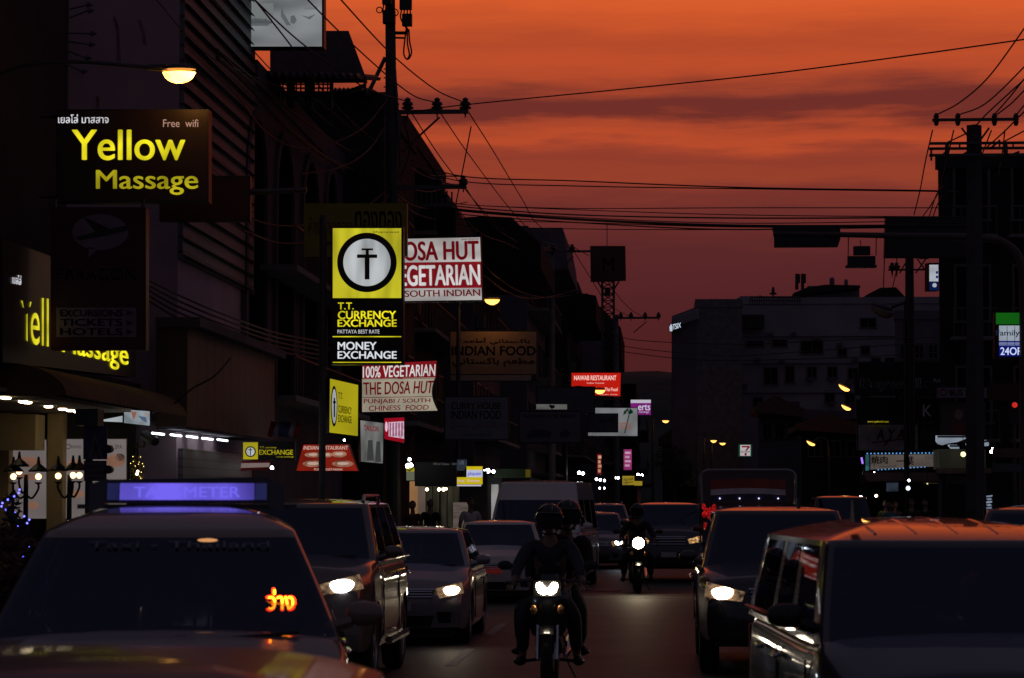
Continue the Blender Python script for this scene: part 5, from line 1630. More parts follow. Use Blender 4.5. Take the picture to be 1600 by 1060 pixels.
def paint(name, col, coat=1.0, metal=0.35):
    return pbr('paint_' + name, col, 0.32, metal, var=0.06, scale=1.0, coat=coat)


def sstep(a, b, x):
    t = min(1, max(0, (x - a) / (b - a)))
    return t * t * (3 - 2 * t)


def car(name, label, cat, X, Y, yaw, p, body_mat, lights=(True, True), group='cars and vans waiting in the traffic', kind='sedan', hlmat=None, trim=None):
    """front at local y=0 facing the camera (-y), rear at y=L; x to the camera's right"""
    L, W, H = p['L'], p['W'], p['H']
    hw = W / 2
    r = root(name, label, cat, (X, Y, 0), group, math.radians(yaw), True)
    hf, hc = p['hood_f'], p['hood_c']
    cy, ry0, ry1, ty = p['cowl'], p['r0'], p['r1'], p['tail']
    belt = p['belt']
    wf, wr, wR = p['wf'], p['wr'], p['wR']
    sill = p.get('sill', .24)
    deck = p.get('deck', belt)
    A = wR + .055

    def ynose(x, z):
        u = min(1, abs(x) / hw)
        return p.get('plan', .24) * u ** 3.2 + .10 * ((z - .52) / .34) ** 2 * .5 - .02

    def zt(y):
        if y < cy:
            f = min(1, max(0, y / cy))
            return hf - .13 * (1 - sstep(0, .16, y)) + (hc - hf) * f ** .85
        if y < ty:
            return hc + (belt - hc) * sstep(cy, cy + .5, y)
        return belt + (deck - belt) * sstep(ty, ty + .3, y) - .10 * sstep(L - .25, L, y)

    def wid(y):
        a = .90 + .10 * sstep(0, .75, y)
        b = 1 - .10 * sstep(L - .8, L, y)
        return hw * a * b

    def zb(y):
        z = sill + (.0 if .3 < y < L - .3 else 0.0) + .03 * (1 - sstep(0, .25, y)) + .06 * sstep(L - .4, L, y)
        for yw in (wf, wr):
            d = abs(y - yw)
            if d < A:
                z = max(z, wR + math.sqrt(A * A - d * d))
        return z

    ys = [0, .02, .05, .09, .14, .2, .27, .35]
    y = .42
    while y < L - .02:
        ys.append(y)
        y += .055
    ys += [L - .015, L]
    for yw in (wf, wr):
        ys += [yw - A - .004, yw - A + .004, yw - A + .02, yw + A - .02, yw + A - .004, yw + A + .004]
    ys = sorted(set(round(v, 4) for v in ys))

    def ring(y):
        w, t, b = wid(y), zt(y), zb(y)
        sh = t - .05
        raw = [(.955, sill), (.99, sill + .08), (1.0, sill + .22), (1.0, .42 * sill + .58 * sh), (.992, .2 * sill + .8 * sh), (.975, sh - .035), (.93, sh + .018), (.86, t - .012), (.6, t + .012), (.3, t + .03), (0, t + .035)]
        out = []
        for i, (f, z) in enumerate(raw):
            if i < 6:
                z = max(z, b + i * .006)
                z = min(z, sh - .035 + (i - 5) * .004)
            out.append((w * f, z))
        return out

    m = MB()
    vs, fs = [], []
    K = None
    for yy in ys:
        rg = ring(yy)
        full = [(-x, z) for x, z in rg] + [(x, z) for x, z in reversed(rg[:-1])]
        K = len(full)
        k = max(0, 1 - yy / 1.1) ** 2
        for x, z in full:
            vs.append((x, yy + k * ynose(x, z), z))
    n = len(ys)
    for i in range(n - 1):
        for j in range(K - 1):
            fs.append((i * K + j, i * K + j + 1, (i + 1) * K + j + 1, (i + 1) * K + j))
        fs.append((i * K + K - 1, i * K, (i + 1) * K, (i + 1) * K + K - 1))
    m.add(vs, fs)
    # nose and tail caps: strips across the ring
    for end, yy in ((0, 0.0), (1, L)):
        rg = ring(yy)
        nx = 12
        for j in range(len(rg) - 1):
            (xa, za), (xb, zb_) = rg[j], rg[j + 1]
            def fn(u, v, xa=xa, xb=xb, za=za, zb_=zb_):
                x = (xa + (xb - xa) * v) * (2 * u - 1)
                z = za + (zb_ - za) * v
                return Vector((x, (ynose(x, z) if end == 0 else L - .05 * (1 - (x / hw) ** 2) + .05 - .0), z)) if end == 0 else Vector((x, L + .05 * (1 - (2 * u - 1) ** 2), z))
            m.grid(fn, nx, 1)
    body = m.build('body', body_mat, r, smooth=50, weld=True)

    # ---------------- cabin
    rw = p.get('rw', .74)
    crown = p.get('crown', .055)
    zr = H - crown
    rc = p.get('rc', .10)
    nb = (9, 5, 14)

    def foot(t):
        e = t ** .92
        w = hw * (.945 + (rw / 1.0 - .945) * (t ** 1.15))
        return w, cy + (ry0 - cy) * e, ty + (ry1 - ty) * (t ** .9), (hc - .02 if False else 0)

    def zlev(t, y):
        zb0 = zt(y) - .045
        return zb0 + (zr - zb0) * t

    def ringc(t):
        w, yf, yr, _ = foot(t)
        bul = .14 * (1 - .45 * t)
        pts = []
        nf, nc, ns = nb
        for i in range(nf + 1):          # front from left to right
            x = (-1 + 2 * i / nf) * (w - rc)
            pts.append((x, yf - bul * (1 - (x / w) ** 2)))
        yoff = yf - bul * (1 - ((w - rc) / w) ** 2)
        for i in range(1, nc):
            q = math.pi / 2 * i / nc
            pts.append((w - rc + rc * math.sin(q), yoff + rc * (1 - math.cos(q)) * 1.1))
        for i in range(ns + 1):
            pts.append((w, yoff + rc * 1.1 + (yr - rc - yoff - rc * 1.1) * i / ns))
        for i in range(1, nc):
            q = math.pi / 2 * i / nc
            pts.append((w - rc + rc * math.cos(q), yr - rc + rc * math.sin(q)))
        for i in range(nf + 1):
            x = (1 - 2 * i / nf) * (w - rc)
            pts.append((x, yr + .06 * (1 - (x / w) ** 2)))
        for i in range(1, nc):
            q = math.pi / 2 * i / nc
            pts.append((-(w - rc + rc * math.sin(q)), yr - rc * (1 - math.cos(q))))
        for i in range(ns + 1):
            y0 = yoff + rc * 1.1
            pts.append((-w, yr - rc + (y0 - yr + rc) * i / ns))
        for i in range(1, nc):
            q = math.pi / 2 * i / nc
            pts.append((-(w - rc + rc * math.cos(q)), yoff + rc * 1.1 - rc * 1.1 * math.sin(q)))
        return pts

    nf, nc, ns = nb
    i_r0 = nf + nc                      # first vertex of the right side
    i_re = i_r0 + ns + nc               # rear
    i_l0 = i_re + nf + nc               # left side
    ts = [0, .06, .2, .35, .5, .65, .8, .94, 1.0]
    rings = [ringc(t) for t in ts]
    NR = len(rings[0])
    gl_t = (1, p.get('gtop', 7))
    wrap = p.get('wrap', 1)
    sidewins = p.get('sidewins', [(1, 6), (7, 12)])

    def region(i, j):
        if not (gl_t[0] <= j < gl_t[1]):
            return None
        if 0 <= i < nf + wrap or i >= NR - wrap:
            return 'front'
        if i_re <= i < i_re + nf:
            return 'rear'
        for a, b in sidewins:
            if i_r0 + a <= i < i_r0 + b:
                return 'side'
            if i_l0 + ns - b <= i < i_l0 + ns - a:
                return 'side'
        return None
    pt3 = [[Vector((x, y, zlev(t, y))) for x, y in rg] for t, rg in zip(ts, rings)]
    m = MB()
    vs = [q for rg in pt3 for q in rg]
    fs = []
    for j in range(len(ts) - 1):
        for i in range(NR):
            if region(i, j):
                continue
            k2 = (i + 1) % NR
            fs.append((j * NR + i, j * NR + k2, (j + 1) * NR + k2, (j + 1) * NR + i))
    m.add(vs, fs)
    # roof: shrinking rings
    top = pt3[-1]
    c = Vector((0, sum(q.y for q in top) / NR, 0))
    prev = 0
    lv = [(a_, crown * (1 - (1 - a_) ** p.get('rpow', 3.0))) for a_ in (0, .03, .07, .13, .2, .3, .42, .56, .72, .9)]
    vs = []
    for (s_, dz) in lv:
        for q in top:
            vs.append(Vector((q.x + (c.x - q.x) * s_, q.y + (c.y - q.y) * s_, q.z + dz)))
    fs = []
    for j in range(len(lv) - 1):
        for i in range(NR):
            k2 = (i + 1) % NR
            fs.append((j * NR + i, j * NR + k2, (j + 1) * NR + k2, (j + 1) * NR + i))
    fs.append(tuple((len(lv) - 1) * NR + i for i in range(NR)))
    m.add(vs, fs)
    m.build('cabin_shell', p.get('roof_mat', body_mat), r, smooth=50, weld=True)

    def glassp(name, i0, i1, mat, lab=None):
        m = MB()
        idx = [i % NR for i in range(i0, i1 + 1)]
        vs, fs = [], []
        for j in range(gl_t[0], gl_t[1] + 1):
            for i in idx:
                q = pt3[j][i]
                nrm = Vector((q.x, (q.y - c.y) * .6, .3)).normalized()
                vs.append(q + nrm * .004)
        k = len(idx)
        for j in range(gl_t[1] - gl_t[0]):
            for i in range(k - 1):
                fs.append((j * k + i, j * k + i + 1, (j + 1) * k + i + 1, (j + 1) * k + i))
        m.add(vs, fs)
        return m.build(name, mat, r, smooth='all')
    ws = glassp('windscreen', -wrap, nf + wrap, M_glz)
    glassp('rear_window', i_re, i_re + nf, M_side)
    for a, b in sidewins:
        glassp('side_window', i_r0 + a, i_r0 + b, M_side)
        glassp('side_window', i_l0 + ns - b, i_l0 + ns - a, M_side)
    # dark band round the windscreen edge, wipers
    m = MB()
    zc = zt(cy) + .01
    for sx in (-.35, .25):
        pts = []
        for k in range(6):
            x = sx * W * .5 + .62 * W * .38 * k / 5
            t = .05 + .02 * k / 5
            w, yf, yr, _ = foot(t)
            yq = yf - .14 * (1 - .45 * t) * (1 - (x / w) ** 2)
            pts.append((x, yq - .03, zlev(t, yq) + .02))
        m.tube(pts, .011, 5)
    m.build('wiper', M_plast, r)
    # interior: dashboard, seats, steering wheel, mirror
    m = MB()
    m.box(-hw * .8, hw * .8, cy + .12, cy + .65, belt - .35, min(belt, zt(cy + .3)) - .04)
    m.box(-hw * .9, hw * .9, cy + .1, ty - .1, sill + .02, sill + .06)
    m.build('dashboard', M_int, r)
    for sx in (-1, 1):
        m = MB()
        m.prism([(sx * hw * .44 - .23, ry0 + .42, belt - .5), (sx * hw * .44 + .23, ry0 + .42, belt - .5), (sx * hw * .44 + .2, ry0 + .62, belt + .16), (sx * hw * .44 - .2, ry0 + .62, belt + .16)], (0, .13, 0))
        m.prism([(sx * hw * .44 - .12, ry0 + .60, belt + .18), (sx * hw * .44 + .12, ry0 + .60, belt + .18), (sx * hw * .44 + .11, ry0 + .64, belt + .36), (sx * hw * .44 - .11, ry0 + .64, belt + .36)], (0, .09, 0))
        m.build('seat', M_int, r)
    m = MB(); m.box(-.11, .11, ry0 + .02, ry0 + .05, zr - .16, zr - .09); m.build('inner_mirror', M_plast, r)
    # ---------------- front details
    def patch(name, q, mat, off=.012, deep=.05, parent=r):
        """q: four (x, z) corners; a shaped piece lying on the nose"""
        m = MB()
        def fn(u, v, o):
            x = (q[0][0] + (q[1][0] - q[0][0]) * u) * v + (q[3][0] + (q[2][0] - q[3][0]) * u) * (1 - v)
            z = (q[0][1] + (q[1][1] - q[0][1]) * u) * v + (q[3][1] + (q[2][1] - q[3][1]) * u) * (1 - v)
            return Vector((x, ynose(x, z) - o, z))
        m.grid(lambda u, v: fn(u, v, off), 8, 4)
        for e in range(4):
            def ed(u, v, e=e):
                uu, vv = ((u, 0), (1, u), (u, 1), (0, u))[e]
                return fn(uu, vv, off - (off + deep) * v)
            m.grid(ed, 8, 1)
        return m.build(name, mat, parent, smooth=40)
    g0, g1 = p['grille']
    gw = p.get('gw', .5) * hw
    patch('grille', [(-gw, g1), (gw, g1), (gw * .92, g0), (-gw * .92, g0)], M_plast, .008)
    m = MB()
    for k in range(p.get('bars', 3)):
        z = g0 + (g1 - g0) * (k + .5) / p.get('bars', 3)
        pts = [(x, ynose(x, z) - .014, z) for x in [gw * (-.95 + 1.9 * i / 10) for i in range(11)]]
        m.tube(pts, .011, 5)
    m.tube([(x, ynose(x, g1) - .012, g1 + .008) for x in [gw * (-1 + 2 * i / 10) for i in range(11)]], .014, 5)
    m.build('grille_bars', M_chrome if p.get('chrome', 1) else M_plast, r)
    if p.get('lower'):
        l0, l1, lw = p['lower']
        patch('lower_grille', [(-lw * hw, l1), (lw * hw, l1), (lw * hw * .9, l0), (-lw * hw * .9, l0)], M_plast, .006)
    for sx, on in ((-1, lights[0]), (1, lights[1])):
        hq = [(sx * x * hw, z) for x, z in p['lamp']]
        if sx < 0:
            hq = [hq[1], hq[0], hq[3], hq[2]]
        lens = patch('headlight', hq, p.get('lensmat') or (M_hllit if on else M_hloff), .012)
        if on:
            cx_, cz_ = sum(q_[0] for q_ in hq) / 4 + sx * .02, sum(q_[1] for q_ in hq) / 4
            m = MB()
            rr = p.get('hl', .07) * 1.35
            def bl(u, v):
                q_ = 2 * math.pi * u
                x, z = cx_ + rr * (1.15 + .12 * math.sin(3 * q_)) * v * math.cos(q_), cz_ + rr * (.72 + .08 * math.sin(2 * q_ + 1)) * v * math.sin(q_)
                return Vector((x, ynose(x, z) - .016 - .02 * (1 - v * v), z))
            m.grid(bl, 20, 4)
            m.build('bulb_glow', hlmat or M_hl, lens, smooth='all')
        if p.get('fog'):
            fz = p['fog']
            patch('fog_lamp', [(sx * .66 * hw - .09, fz + .07), (sx * .66 * hw + .09, fz + .07), (sx * .66 * hw + .08, fz - .07), (sx * .66 * hw - .07, fz - .07)], M_plast, .008)
    patch('licence_plate', [(-.17, p['plate'] + .055), (.17, p['plate'] + .055), (.17, p['plate'] - .055), (-.17, p['plate'] - .055)], p.get('plate_mat', M_plate), .02)
    # mirrors
    for sx in (-1, 1):
        m = MB()
        yM = cy + p.get('mir', .38)
        zM = belt + .10
        x0 = sx * hw * .93
        def el(u, v, x0=x0, yM=yM, zM=zM, sx=sx):
            q_ = 2 * math.pi * u
            s_ = math.sin(math.pi * v) ** .6
            return Vector((x0 + sx * (.05 + .20 * (1 - math.cos(math.pi * v)) / 2), yM + .06 * s_ * math.cos(q_) + .02, zM + .068 * s_ * math.sin(q_) * (1.1 - .25 * v)))
        m.grid(el, 14, 8)
        m.tube([(x0 - sx * .06, yM, zM - .08), (x0 + sx * .08, yM, zM - .04)], .035, 6)
        mir = m.build('wing_mirror', p.get('mirror_mat', body_mat), r, smooth=True)
    # handles, door seams, side strip
    for sx in (-1, 1):
        for yh in p.get('handles', (ry0 + .95, ry0 + 1.9)):
            m = MB(); m.tube([(sx * (hw * 1.0 + .012), yh - .09, belt - .17), (sx * (hw + .03), yh - .06, belt - .17), (sx * (hw + .03), yh + .06, belt - .165), (sx * (hw * 1.0 + .012), yh + .09, belt - .165)], .016, 6)
            m.build('door_handle', M_chrome, r)
        m = MB()
        m.tube([(sx * (hw * .965), ry0 * .5 + cy * .5 + .1, belt + .012), (sx * hw * .965, ty - .1, belt + .012)], .012, 5)
        m.build('belt_trim', trim or M_chrome, r)
        if p.get('step'):
            m = MB(); m.tube([(sx * (hw + .06), wf + A + .05, sill + .06), (sx * (hw + .06), wr - A - .05, sill + .06)], .045, 6)
            m.build('running_board', M_chrome, r)
        for yd in p.get('seams', (cy + .28, ry0 + 1.1)):
            m = MB(); m.tube([(sx * (hw * 1.0 + .001), yd, sill + .1), (sx * (hw * 1.0 + .001), yd, belt - .12)], .006, 4)
            m.build('door_seam', M_plast, r)
        m = MB(); m.box(sx * hw * .72, sx * hw * .92, L - .02, L + .045, deck - .34, deck - .12); m.build('tail_light', M_tail, r)
    # wheels
    first = None
    for yw in (wf, wr):
        for sx in (-1, 1):
            cx_ = sx * (hw - .125)
            m = MB()
            m.lathe((cx_, yw, wR), (sx, 0, 0), [(wR * .64, -.1), (wR * .93, -.105), (wR, -.075), (wR, .075), (wR * .94, .10), (wR * .66, .105), (wR * .64, .06)], 28)
            t_ = m.build('wheel', M_rubber, r, smooth=35)
            m = MB()
            m.lathe((cx_, yw, wR), (sx, 0, 0), [(wR * .64, .05), (wR * .66, .102), (wR * .6, .098), (wR * .56, .06), (wR * .1, .05)], 24)
            for k in range(5):
                q_ = 2 * math.pi * k / 5
                d = Vector((0, math.cos(q_), math.sin(q_)))
                e = Vector((0, -math.sin(q_), math.cos(q_)))
                cc = Vector((cx_ + sx * .075, yw, wR))
                m.prism([cc + d * wR * .12 - e * .045, cc + d * wR * .12 + e * .045, cc + d * wR * .62 + e * .03, cc + d * wR * .62 - e * .03], (sx * .02, 0, 0))
            m.lathe((cx_, yw, wR), (sx, 0, 0), [(wR * .18, .06), (wR * .16, .1), (.01, .102)], 12)
            m.build('rim', M_rim, t_, smooth=35)
    m = MB(); m.box(-hw * .8, hw * .8, .25, L - .25, sill - .06, sill + .015); m.build('underbody', M_plast, r)
    if p.get('rails'):
        for sx in (-1, 1):
            m = MB(); x = sx * hw * rw * .86
            m.tube([(x, ry0 + .45, H - .03), (x, ry0 + .55, H + .035), (x, ry1 - .3, H + .035), (x, ry1 - .2, H - .03)], .02, 6); m.build('roof_rail', M_chrome, r)
    if p.get('fin'):
        m = MB(); y0 = p['fin'][1]; x = p['fin'][0]
        m.prism([(x - .02, y0, H - .02), (x - .02, y0 + .18, H - .02), (x - .012, y0 + .18, H + .10), (x - .012, y0 + .13, H + .10)], (.04, 0, 0)); m.build('aerial_fin', M_plast, r)
    return r, ynose, patch, zt, foot


SEDAN = dict(L=4.5, W=1.76, H=1.47, hood_f=.76, hood_c=.98, cowl=1.18, r0=1.95, r1=3.25, tail=3.95, belt=.95, deck=1.02, wf=.88, wr=3.48, wR=.315, sill=.2,
             grille=(.60, .70), gw=.52, bars=3, lower=(.24, .38, .52), lamp=[(.54, .72), (.90, .80), (.93, .66), (.60, .60)], hl=.062, fog=.36, plate=.50, sidewins=[(1, 6), (7, 12)])
SUV = dict(L=4.7, W=1.84, H=1.85, hood_f=1.10, hood_c=1.24, cowl=1.25, r0=1.95, r1=4.1, tail=4.5, belt=1.21, wf=.95, wr=3.7, wR=.385, sill=.36,
           grille=(.82, 1.0), gw=.42, bars=3, lower=(.42, .55, .5), lamp=[(.46, .96), (.90, 1.07), (.93, .92), (.50, .86)], hl=.07, fog=.55, plate=.62, sidewins=[(1, 4), (5, 9), (10, 13)], rw=.76, step=True, rails=True, plan=.22)
MPV = dict(L=4.6, W=1.80, H=1.78, hood_f=.86, hood_c=1.13, cowl=1.02, r0=1.72, r1=4.1, tail=4.45, belt=1.12, wf=.85, wr=3.6, wR=.32, sill=.25,
           grille=(.66, .80), gw=.44, bars=3, lower=(.30, .46, .5), lamp=[(.50, .80), (.90, .92), (.93, .74), (.56, .68)], hl=.065, fog=.42, plate=.55, sidewins=[(1, 4), (5, 9), (10, 13)], rw=.77)
VAN = dict(L=4.9, W=1.76, H=1.78, hood_f=.92, hood_c=1.15, cowl=.85, r0=1.42, r1=4.6, tail=4.8, belt=1.14, wf=.82, wr=3.7, wR=.33, sill=.26,
           grille=(.66, .80), gw=.5, bars=3, lower=(.34, .46, .5), lamp=[(.56, .82), (.92, .84), (.93, .66), (.60, .66)], hl=.06, plate=.5, sidewins=[(1, 4), (5, 8), (9, 13)], rw=.82, plan=.12)
HIACE = dict(L=5.3, W=1.88, H=2.25, hood_f=.98, hood_c=1.2, cowl=.5, r0=1.28, r1=5.1, tail=5.22, belt=1.2, wf=1.0, wr=4.1, wR=.33, sill=.27,
             grille=(.78, .90), gw=.5, bars=2, lower=(.36, .52, .5), lamp=[(.60, .96), (.93, 1.02), (.94, .74), (.64, .74)], hl=.07, plate=.56, sidewins=[(1, 4), (5, 9), (10, 13)], rw=.80, plan=.16)

def P2(base, **k):
    d = dict(base)
    d.update(k)
    return d

PT_silver = paint('silver', (0.30, 0.28, 0.28))
PT_white = paint('pearl_white', (0.62, 0.58, 0.57), metal=0.0)
PT_gold = paint('champagne', (0.17, 0.14, 0.12))
PT_grey = paint('grey', (0.16, 0.15, 0.16))
PT_black = paint('black', (0.012, 0.012, 0.014), metal=0.0)
PT_navy = paint('navy', (0.022, 0.024, 0.034), metal=0.0)
PT_maroon = paint('wine', (0.10, 0.02, 0.02))

PT_taxi = paint('taxi', (0.24, 0.165, 0.125), metal=0.0)
# nearest car: only its roof shows along the bottom edge
car('parked_car', 'nearest dark car of which only the shiny roof shows at the bottom left', 'car', -1.20, 3.25, 3, P2(SEDAN, H=1.505, rw=.76, crown=.09), paint('dull_dark', (.05, .042, .042), .25, 0.0), (False, False))
# taxi
TX, yn, patch, zt_, foot_ = car('taxi', 'taxi with purple lit roof bar and red vacancy lettering in its windscreen', 'taxi', -2.36, 11.9, 8.5, P2(MPV, W=1.90, H=1.82, crown=.14, rc=.09, rw=.70, wrap=3, belt=1.15, hood_c=1.16), PT_taxi, (False, False))
PUR = emit('taxi_sign_purple', (0.15, 0.11, 0.76), 0.72, 0.6, 3.2, axis=(1, .2, .2), sample=True)
PURD = emit('taxi_sign_dim_end', (0.020, 0.022, 0.10), 0.8, 0.3, 4)
m = MB()
zq = 1.825
m.prism([(-.46, 2.55, zq), (.46, 2.55, zq), (.46, 2.60, zq + .15), (-.46, 2.60, zq + .135)], (0, .2, 0))
sgn = m.build('roof_sign', pbr('sign_housing', (0.05, 0.05, 0.07), .4), TX)
m = MB(); m.poly([(-.38, 2.552, zq + .02), (.38, 2.552, zq + .02), (.38, 2.588, zq + .115), (-.38, 2.588, zq + .115)]); m.build('lit_panel', PUR, sgn)
for x0_, x1_ in ((-.45, -.385), (.385, .45)):
    m = MB(); m.poly([(x0_, 2.551, zq + .02), (x1_, 2.551, zq + .02), (x1_, 2.587, zq + .115), (x0_, 2.587, zq + .115)]); m.build('end_panel', PURD, sgn)
vs_, fs_ = text_polys('TAXI-METER', .02)
m = MB(); m.add([Vector((-.30 + .60 * u, 2.553 + .022 * v, zq + .035 + .06 * v)) for u, v in vs_], fs_); m.build('lettering', emit('taxi_sign_letters', (0.19, 0.15, 0.84), 0.85), sgn)
for sx in (-1, 1):
    m = MB()
    m.prism([(sx * .46, 2.56, zq - .02), (sx * .46, 2.8, zq - .02), (sx * .46, 2.78, zq + .14), (sx * .46, 2.61, zq + .14)], (sx * .09, 0, -.03))
    m.build('end_fairing', PT_navy, sgn, smooth=30)
m = MB(); m.box(-.62, .62, 2.6, 2.75, zq - .03, zq - .005); m.build('mount_bar', M_steel, sgn)
sgn.location.x += .06
LED = emit('red_led', (1.0, 0.03, 0.005), 6, sample=True)
LEDY = emit('orange_led', (1.0, 0.30, 0.01), 9)
vs_, fs_ = text_polys('ว่าง', .05)
m = MB(); m.add([Vector((.515 + .156 * u, 1.235, 1.27 + .122 * v)) for u, v in vs_], fs_); ld = m.build('vacancy_sign', LED, TX)
vs_, fs_ = text_polys('ว่าง', .016)
m = MB(); m.add([Vector((.527 + .132 * u, 1.229, 1.279 + .104 * v)) for u, v in vs_], fs_); m.build('led_core', LEDY, ld)
m = MB(); m.box(.505, .69, 1.245, 1.30, 1.235, 1.258); m.build('display_base', M_plast, ld)
m = MB(); m.ball((.20, 1.72, 1.63), .055, .02, .010, 12, 6); m.build('lamp_reflection', emit('lamp_reflection', (1.0, .45, .14), 3.5), TX)  # glowing blob added in place of a street lamp's reflection in the windscreen
vs_, fs_ = text_polys('Taxi - Thailand', .0)
m = MB()
def onscreen(x, t):
    w, yf, yr, _ = foot_(t)
    yq = yf - .14 * (1 - .45 * t) * (1 - (x / w) ** 2)
    zb0 = zt_(yq) - .045
    return Vector((x, yq - .012, zb0 + (1.82 - .14 - zb0) * t + .012))
m.add([onscreen(-.42 + .95 * u, .83 + .06 * v) for u, v in vs_], fs_); m.build('windscreen_lettering', pbr('faded_lettering', (0.20, 0.19, 0.21), .6), TX)
# SUV
car('suv', 'tall champagne SUV with a white headlight squeezed behind the taxi', 'SUV', -3.73, 24.6, 0, P2(SUV, lamp=[(.46, 1.02), (.88, 1.12), (.93, .98), (.50, .92)], hood_f=1.14, hood_c=1.26), PT_gold, (False, True), hlmat=M_hlw)
# silver sedan
car('sedan_car', 'silver sedan with a bright warm headlight right of the tall SUV', 'car', -3.30, 32.3, 0, P2(SEDAN, H=1.48), PT_silver, (False, True))
# white sedan behind
car('sedan_car', 'white sedan with a red reflection on its number plate behind the motorbike rider', 'car', -2.98, 45.6, 0, P2(SEDAN, H=1.46, plate=.58, plate_mat=emit('plate_red_reflection', lin(88, 22, 20), .5)), PT_white, (False, False))  # red reflection put into the plate as emission
car('minibus', 'white high roof minibus behind the white sedan', 'minibus', -2.62, 52.4, -3.5, P2(HIACE, W=2.0, gtop=5), paint('minibus_white', (0.82, 0.76, 0.75), metal=0.0), (False, False))
car('sedan_car', 'grey sedan with one bright headlight right of the minibus', 'car', -1.76, 68, 0, P2(SEDAN, H=1.50), PT_grey, (False, True), hlmat=M_hlw)
car('suv', 'pale car roof showing behind the grey sedan far down the lane', 'SUV', -1.85, 82, 0, P2(SUV, H=1.72), PT_silver, (False, False))
car('suv', 'dark SUV with unlit headlights right of the scooter with the glaring lamp', 'SUV', 0.20, 57, 0, P2(SUV, H=1.78, step=False, rails=False, lensmat=emit('headlight_scooter_glint', (1.0, .55, .22), .5, .98, 18)), PT_navy, (False, False))  # the scooter's light on the unlit lenses, put in as amber emission
car('suv', 'glossy black SUV with one lit headlight in the right lane', 'SUV', 1.31, 26.9, 0, P2(SUV, hood_f=.98, hood_c=1.14, belt=1.12, lamp=[(.46, .88), (.90, .98), (.93, .82), (.50, .78)], grille=(.76, .9), W=1.82, H=1.77, step=False, rails=False, fin=(.28, 2.6)), PT_black, (True, False))
car('van', 'dark grey van with orange sky on its ribbed roof at the right edge', 'van', 1.70, 12.35, 3.5, P2(VAN, H=1.745, crown=.12, rpow=2.2, wrap=2, fin=(-.52, 1.7), mirror_mat=M_plast), PT_navy, (True, True))
VN = bpy.data.objects['van']
m = MB()
for k in range(5):
    x = -.44 + k * .22
    pts_ = []
    for i in range(20):
        y_ = 1.62 + 2.7 * i / 19
        s_ = max(.0, min(1 - abs(x) / (.88 * .82), 1 - abs(y_ - 2.95) / 1.62))
        pts_.append((x, y_, 1.745 - .12 + .12 * (1 - (1 - s_) ** 2.2) - .009))
    m.tube(pts_, .010, 5)
m.build('roof_ribs', PT_navy, VN)
car('suv', 'dark SUV parked by the kerb beyond the van with orange light on its roof edge', 'SUV', 3.45, 22.5, -10, P2(SUV, H=1.80, step=False, rails=False), PT_black, (False, False))
car('sedan_car', 'small dark car far right behind the black SUV', 'car', 5.05, 70, 0, P2(MPV, H=1.95), PT_navy, (False, False))

# songthaew: red pickup bus with canopy
r = car('pickup_bus', 'red pickup bus with a striped canopy front and four small white lamps', 'bus', 1.66, 46, 0, P2(SUV, W=1.74, H=1.74, r1=2.6, tail=2.9, L=5.0, wr=3.9, deck=1.0, step=False, rails=False, sidewins=[(1, 6), (7, 12)]), PT_maroon, (False, False))[0]
m = MB()
m.grid(lambda u, v: Vector((-.87 + 1.74 * u, 2.3 + 2.9 * v, 2.30 + .10 * (1 - (2 * u - 1) ** 4))), 16, 2)
m.grid(lambda u, v: Vector((-.87 + 1.74 * u, 2.3, 1.74 + (.56 + .10 * (1 - (2 * u - 1) ** 4)) * v)), 16, 6)
for sx in (-1, 1):
    m.box(sx * .87, sx * .83, 2.305, 5.2, 1.95, 2.3)
    m.box(sx * .87, sx * .83, 2.31, 2.4, 1.0, 1.95); m.box(sx * .87, sx * .83, 5.1, 5.2, 1.0, 1.95)
cp = m.build('canopy', paint('canopy_red', (0.06, 0.02, 0.02)), r, smooth=30)
m = MB()
arc = [(-.87, 2.27, 1.75), (-.885, 2.27, 2.15)] + [(-.885 + .16 * (1 - math.cos(math.pi / 2 * i / 6)), 2.27, 2.25 + .14 * math.sin(math.pi / 2 * i / 6)) for i in range(7)]
arc += [(-x, y, z) for x, y, z in reversed(arc)]
m.tube(arc, .035, 6); m.build('canopy_frame', PT_silver, cp)
for (z0_, z1_, mm, nm) in ((2.03, 2.20, pbr('stripe_red', (0.42, 0.07, 0.05), .5), 'red_stripe'), (1.92, 2.025, pbr('stripe_white', (0.75, 0.70, 0.72), .5), 'white_stripe'), (1.82, 1.895, pbr('stripe_blue', (0.05, 0.05, 0.09), .5), 'blue_stripe')):
    m = MB(); m.grid(lambda u, v: Vector((-.70 + 1.40 * u, 2.292, z0_ + (z1_ - z0_) * v + .03 * math.sin(math.pi * u))), 14, 1); m.build(nm, mm, cp)
MLED = emit('marker_led', (0.66, 0.62, 1.0), 1.6)
for x in (-.53, -.16, .2, .56):
    m = MB(); m.ball((x, 2.27, 1.86), .016, nu=8, nv=6); m.build('marker_lamp', MLED, cp)


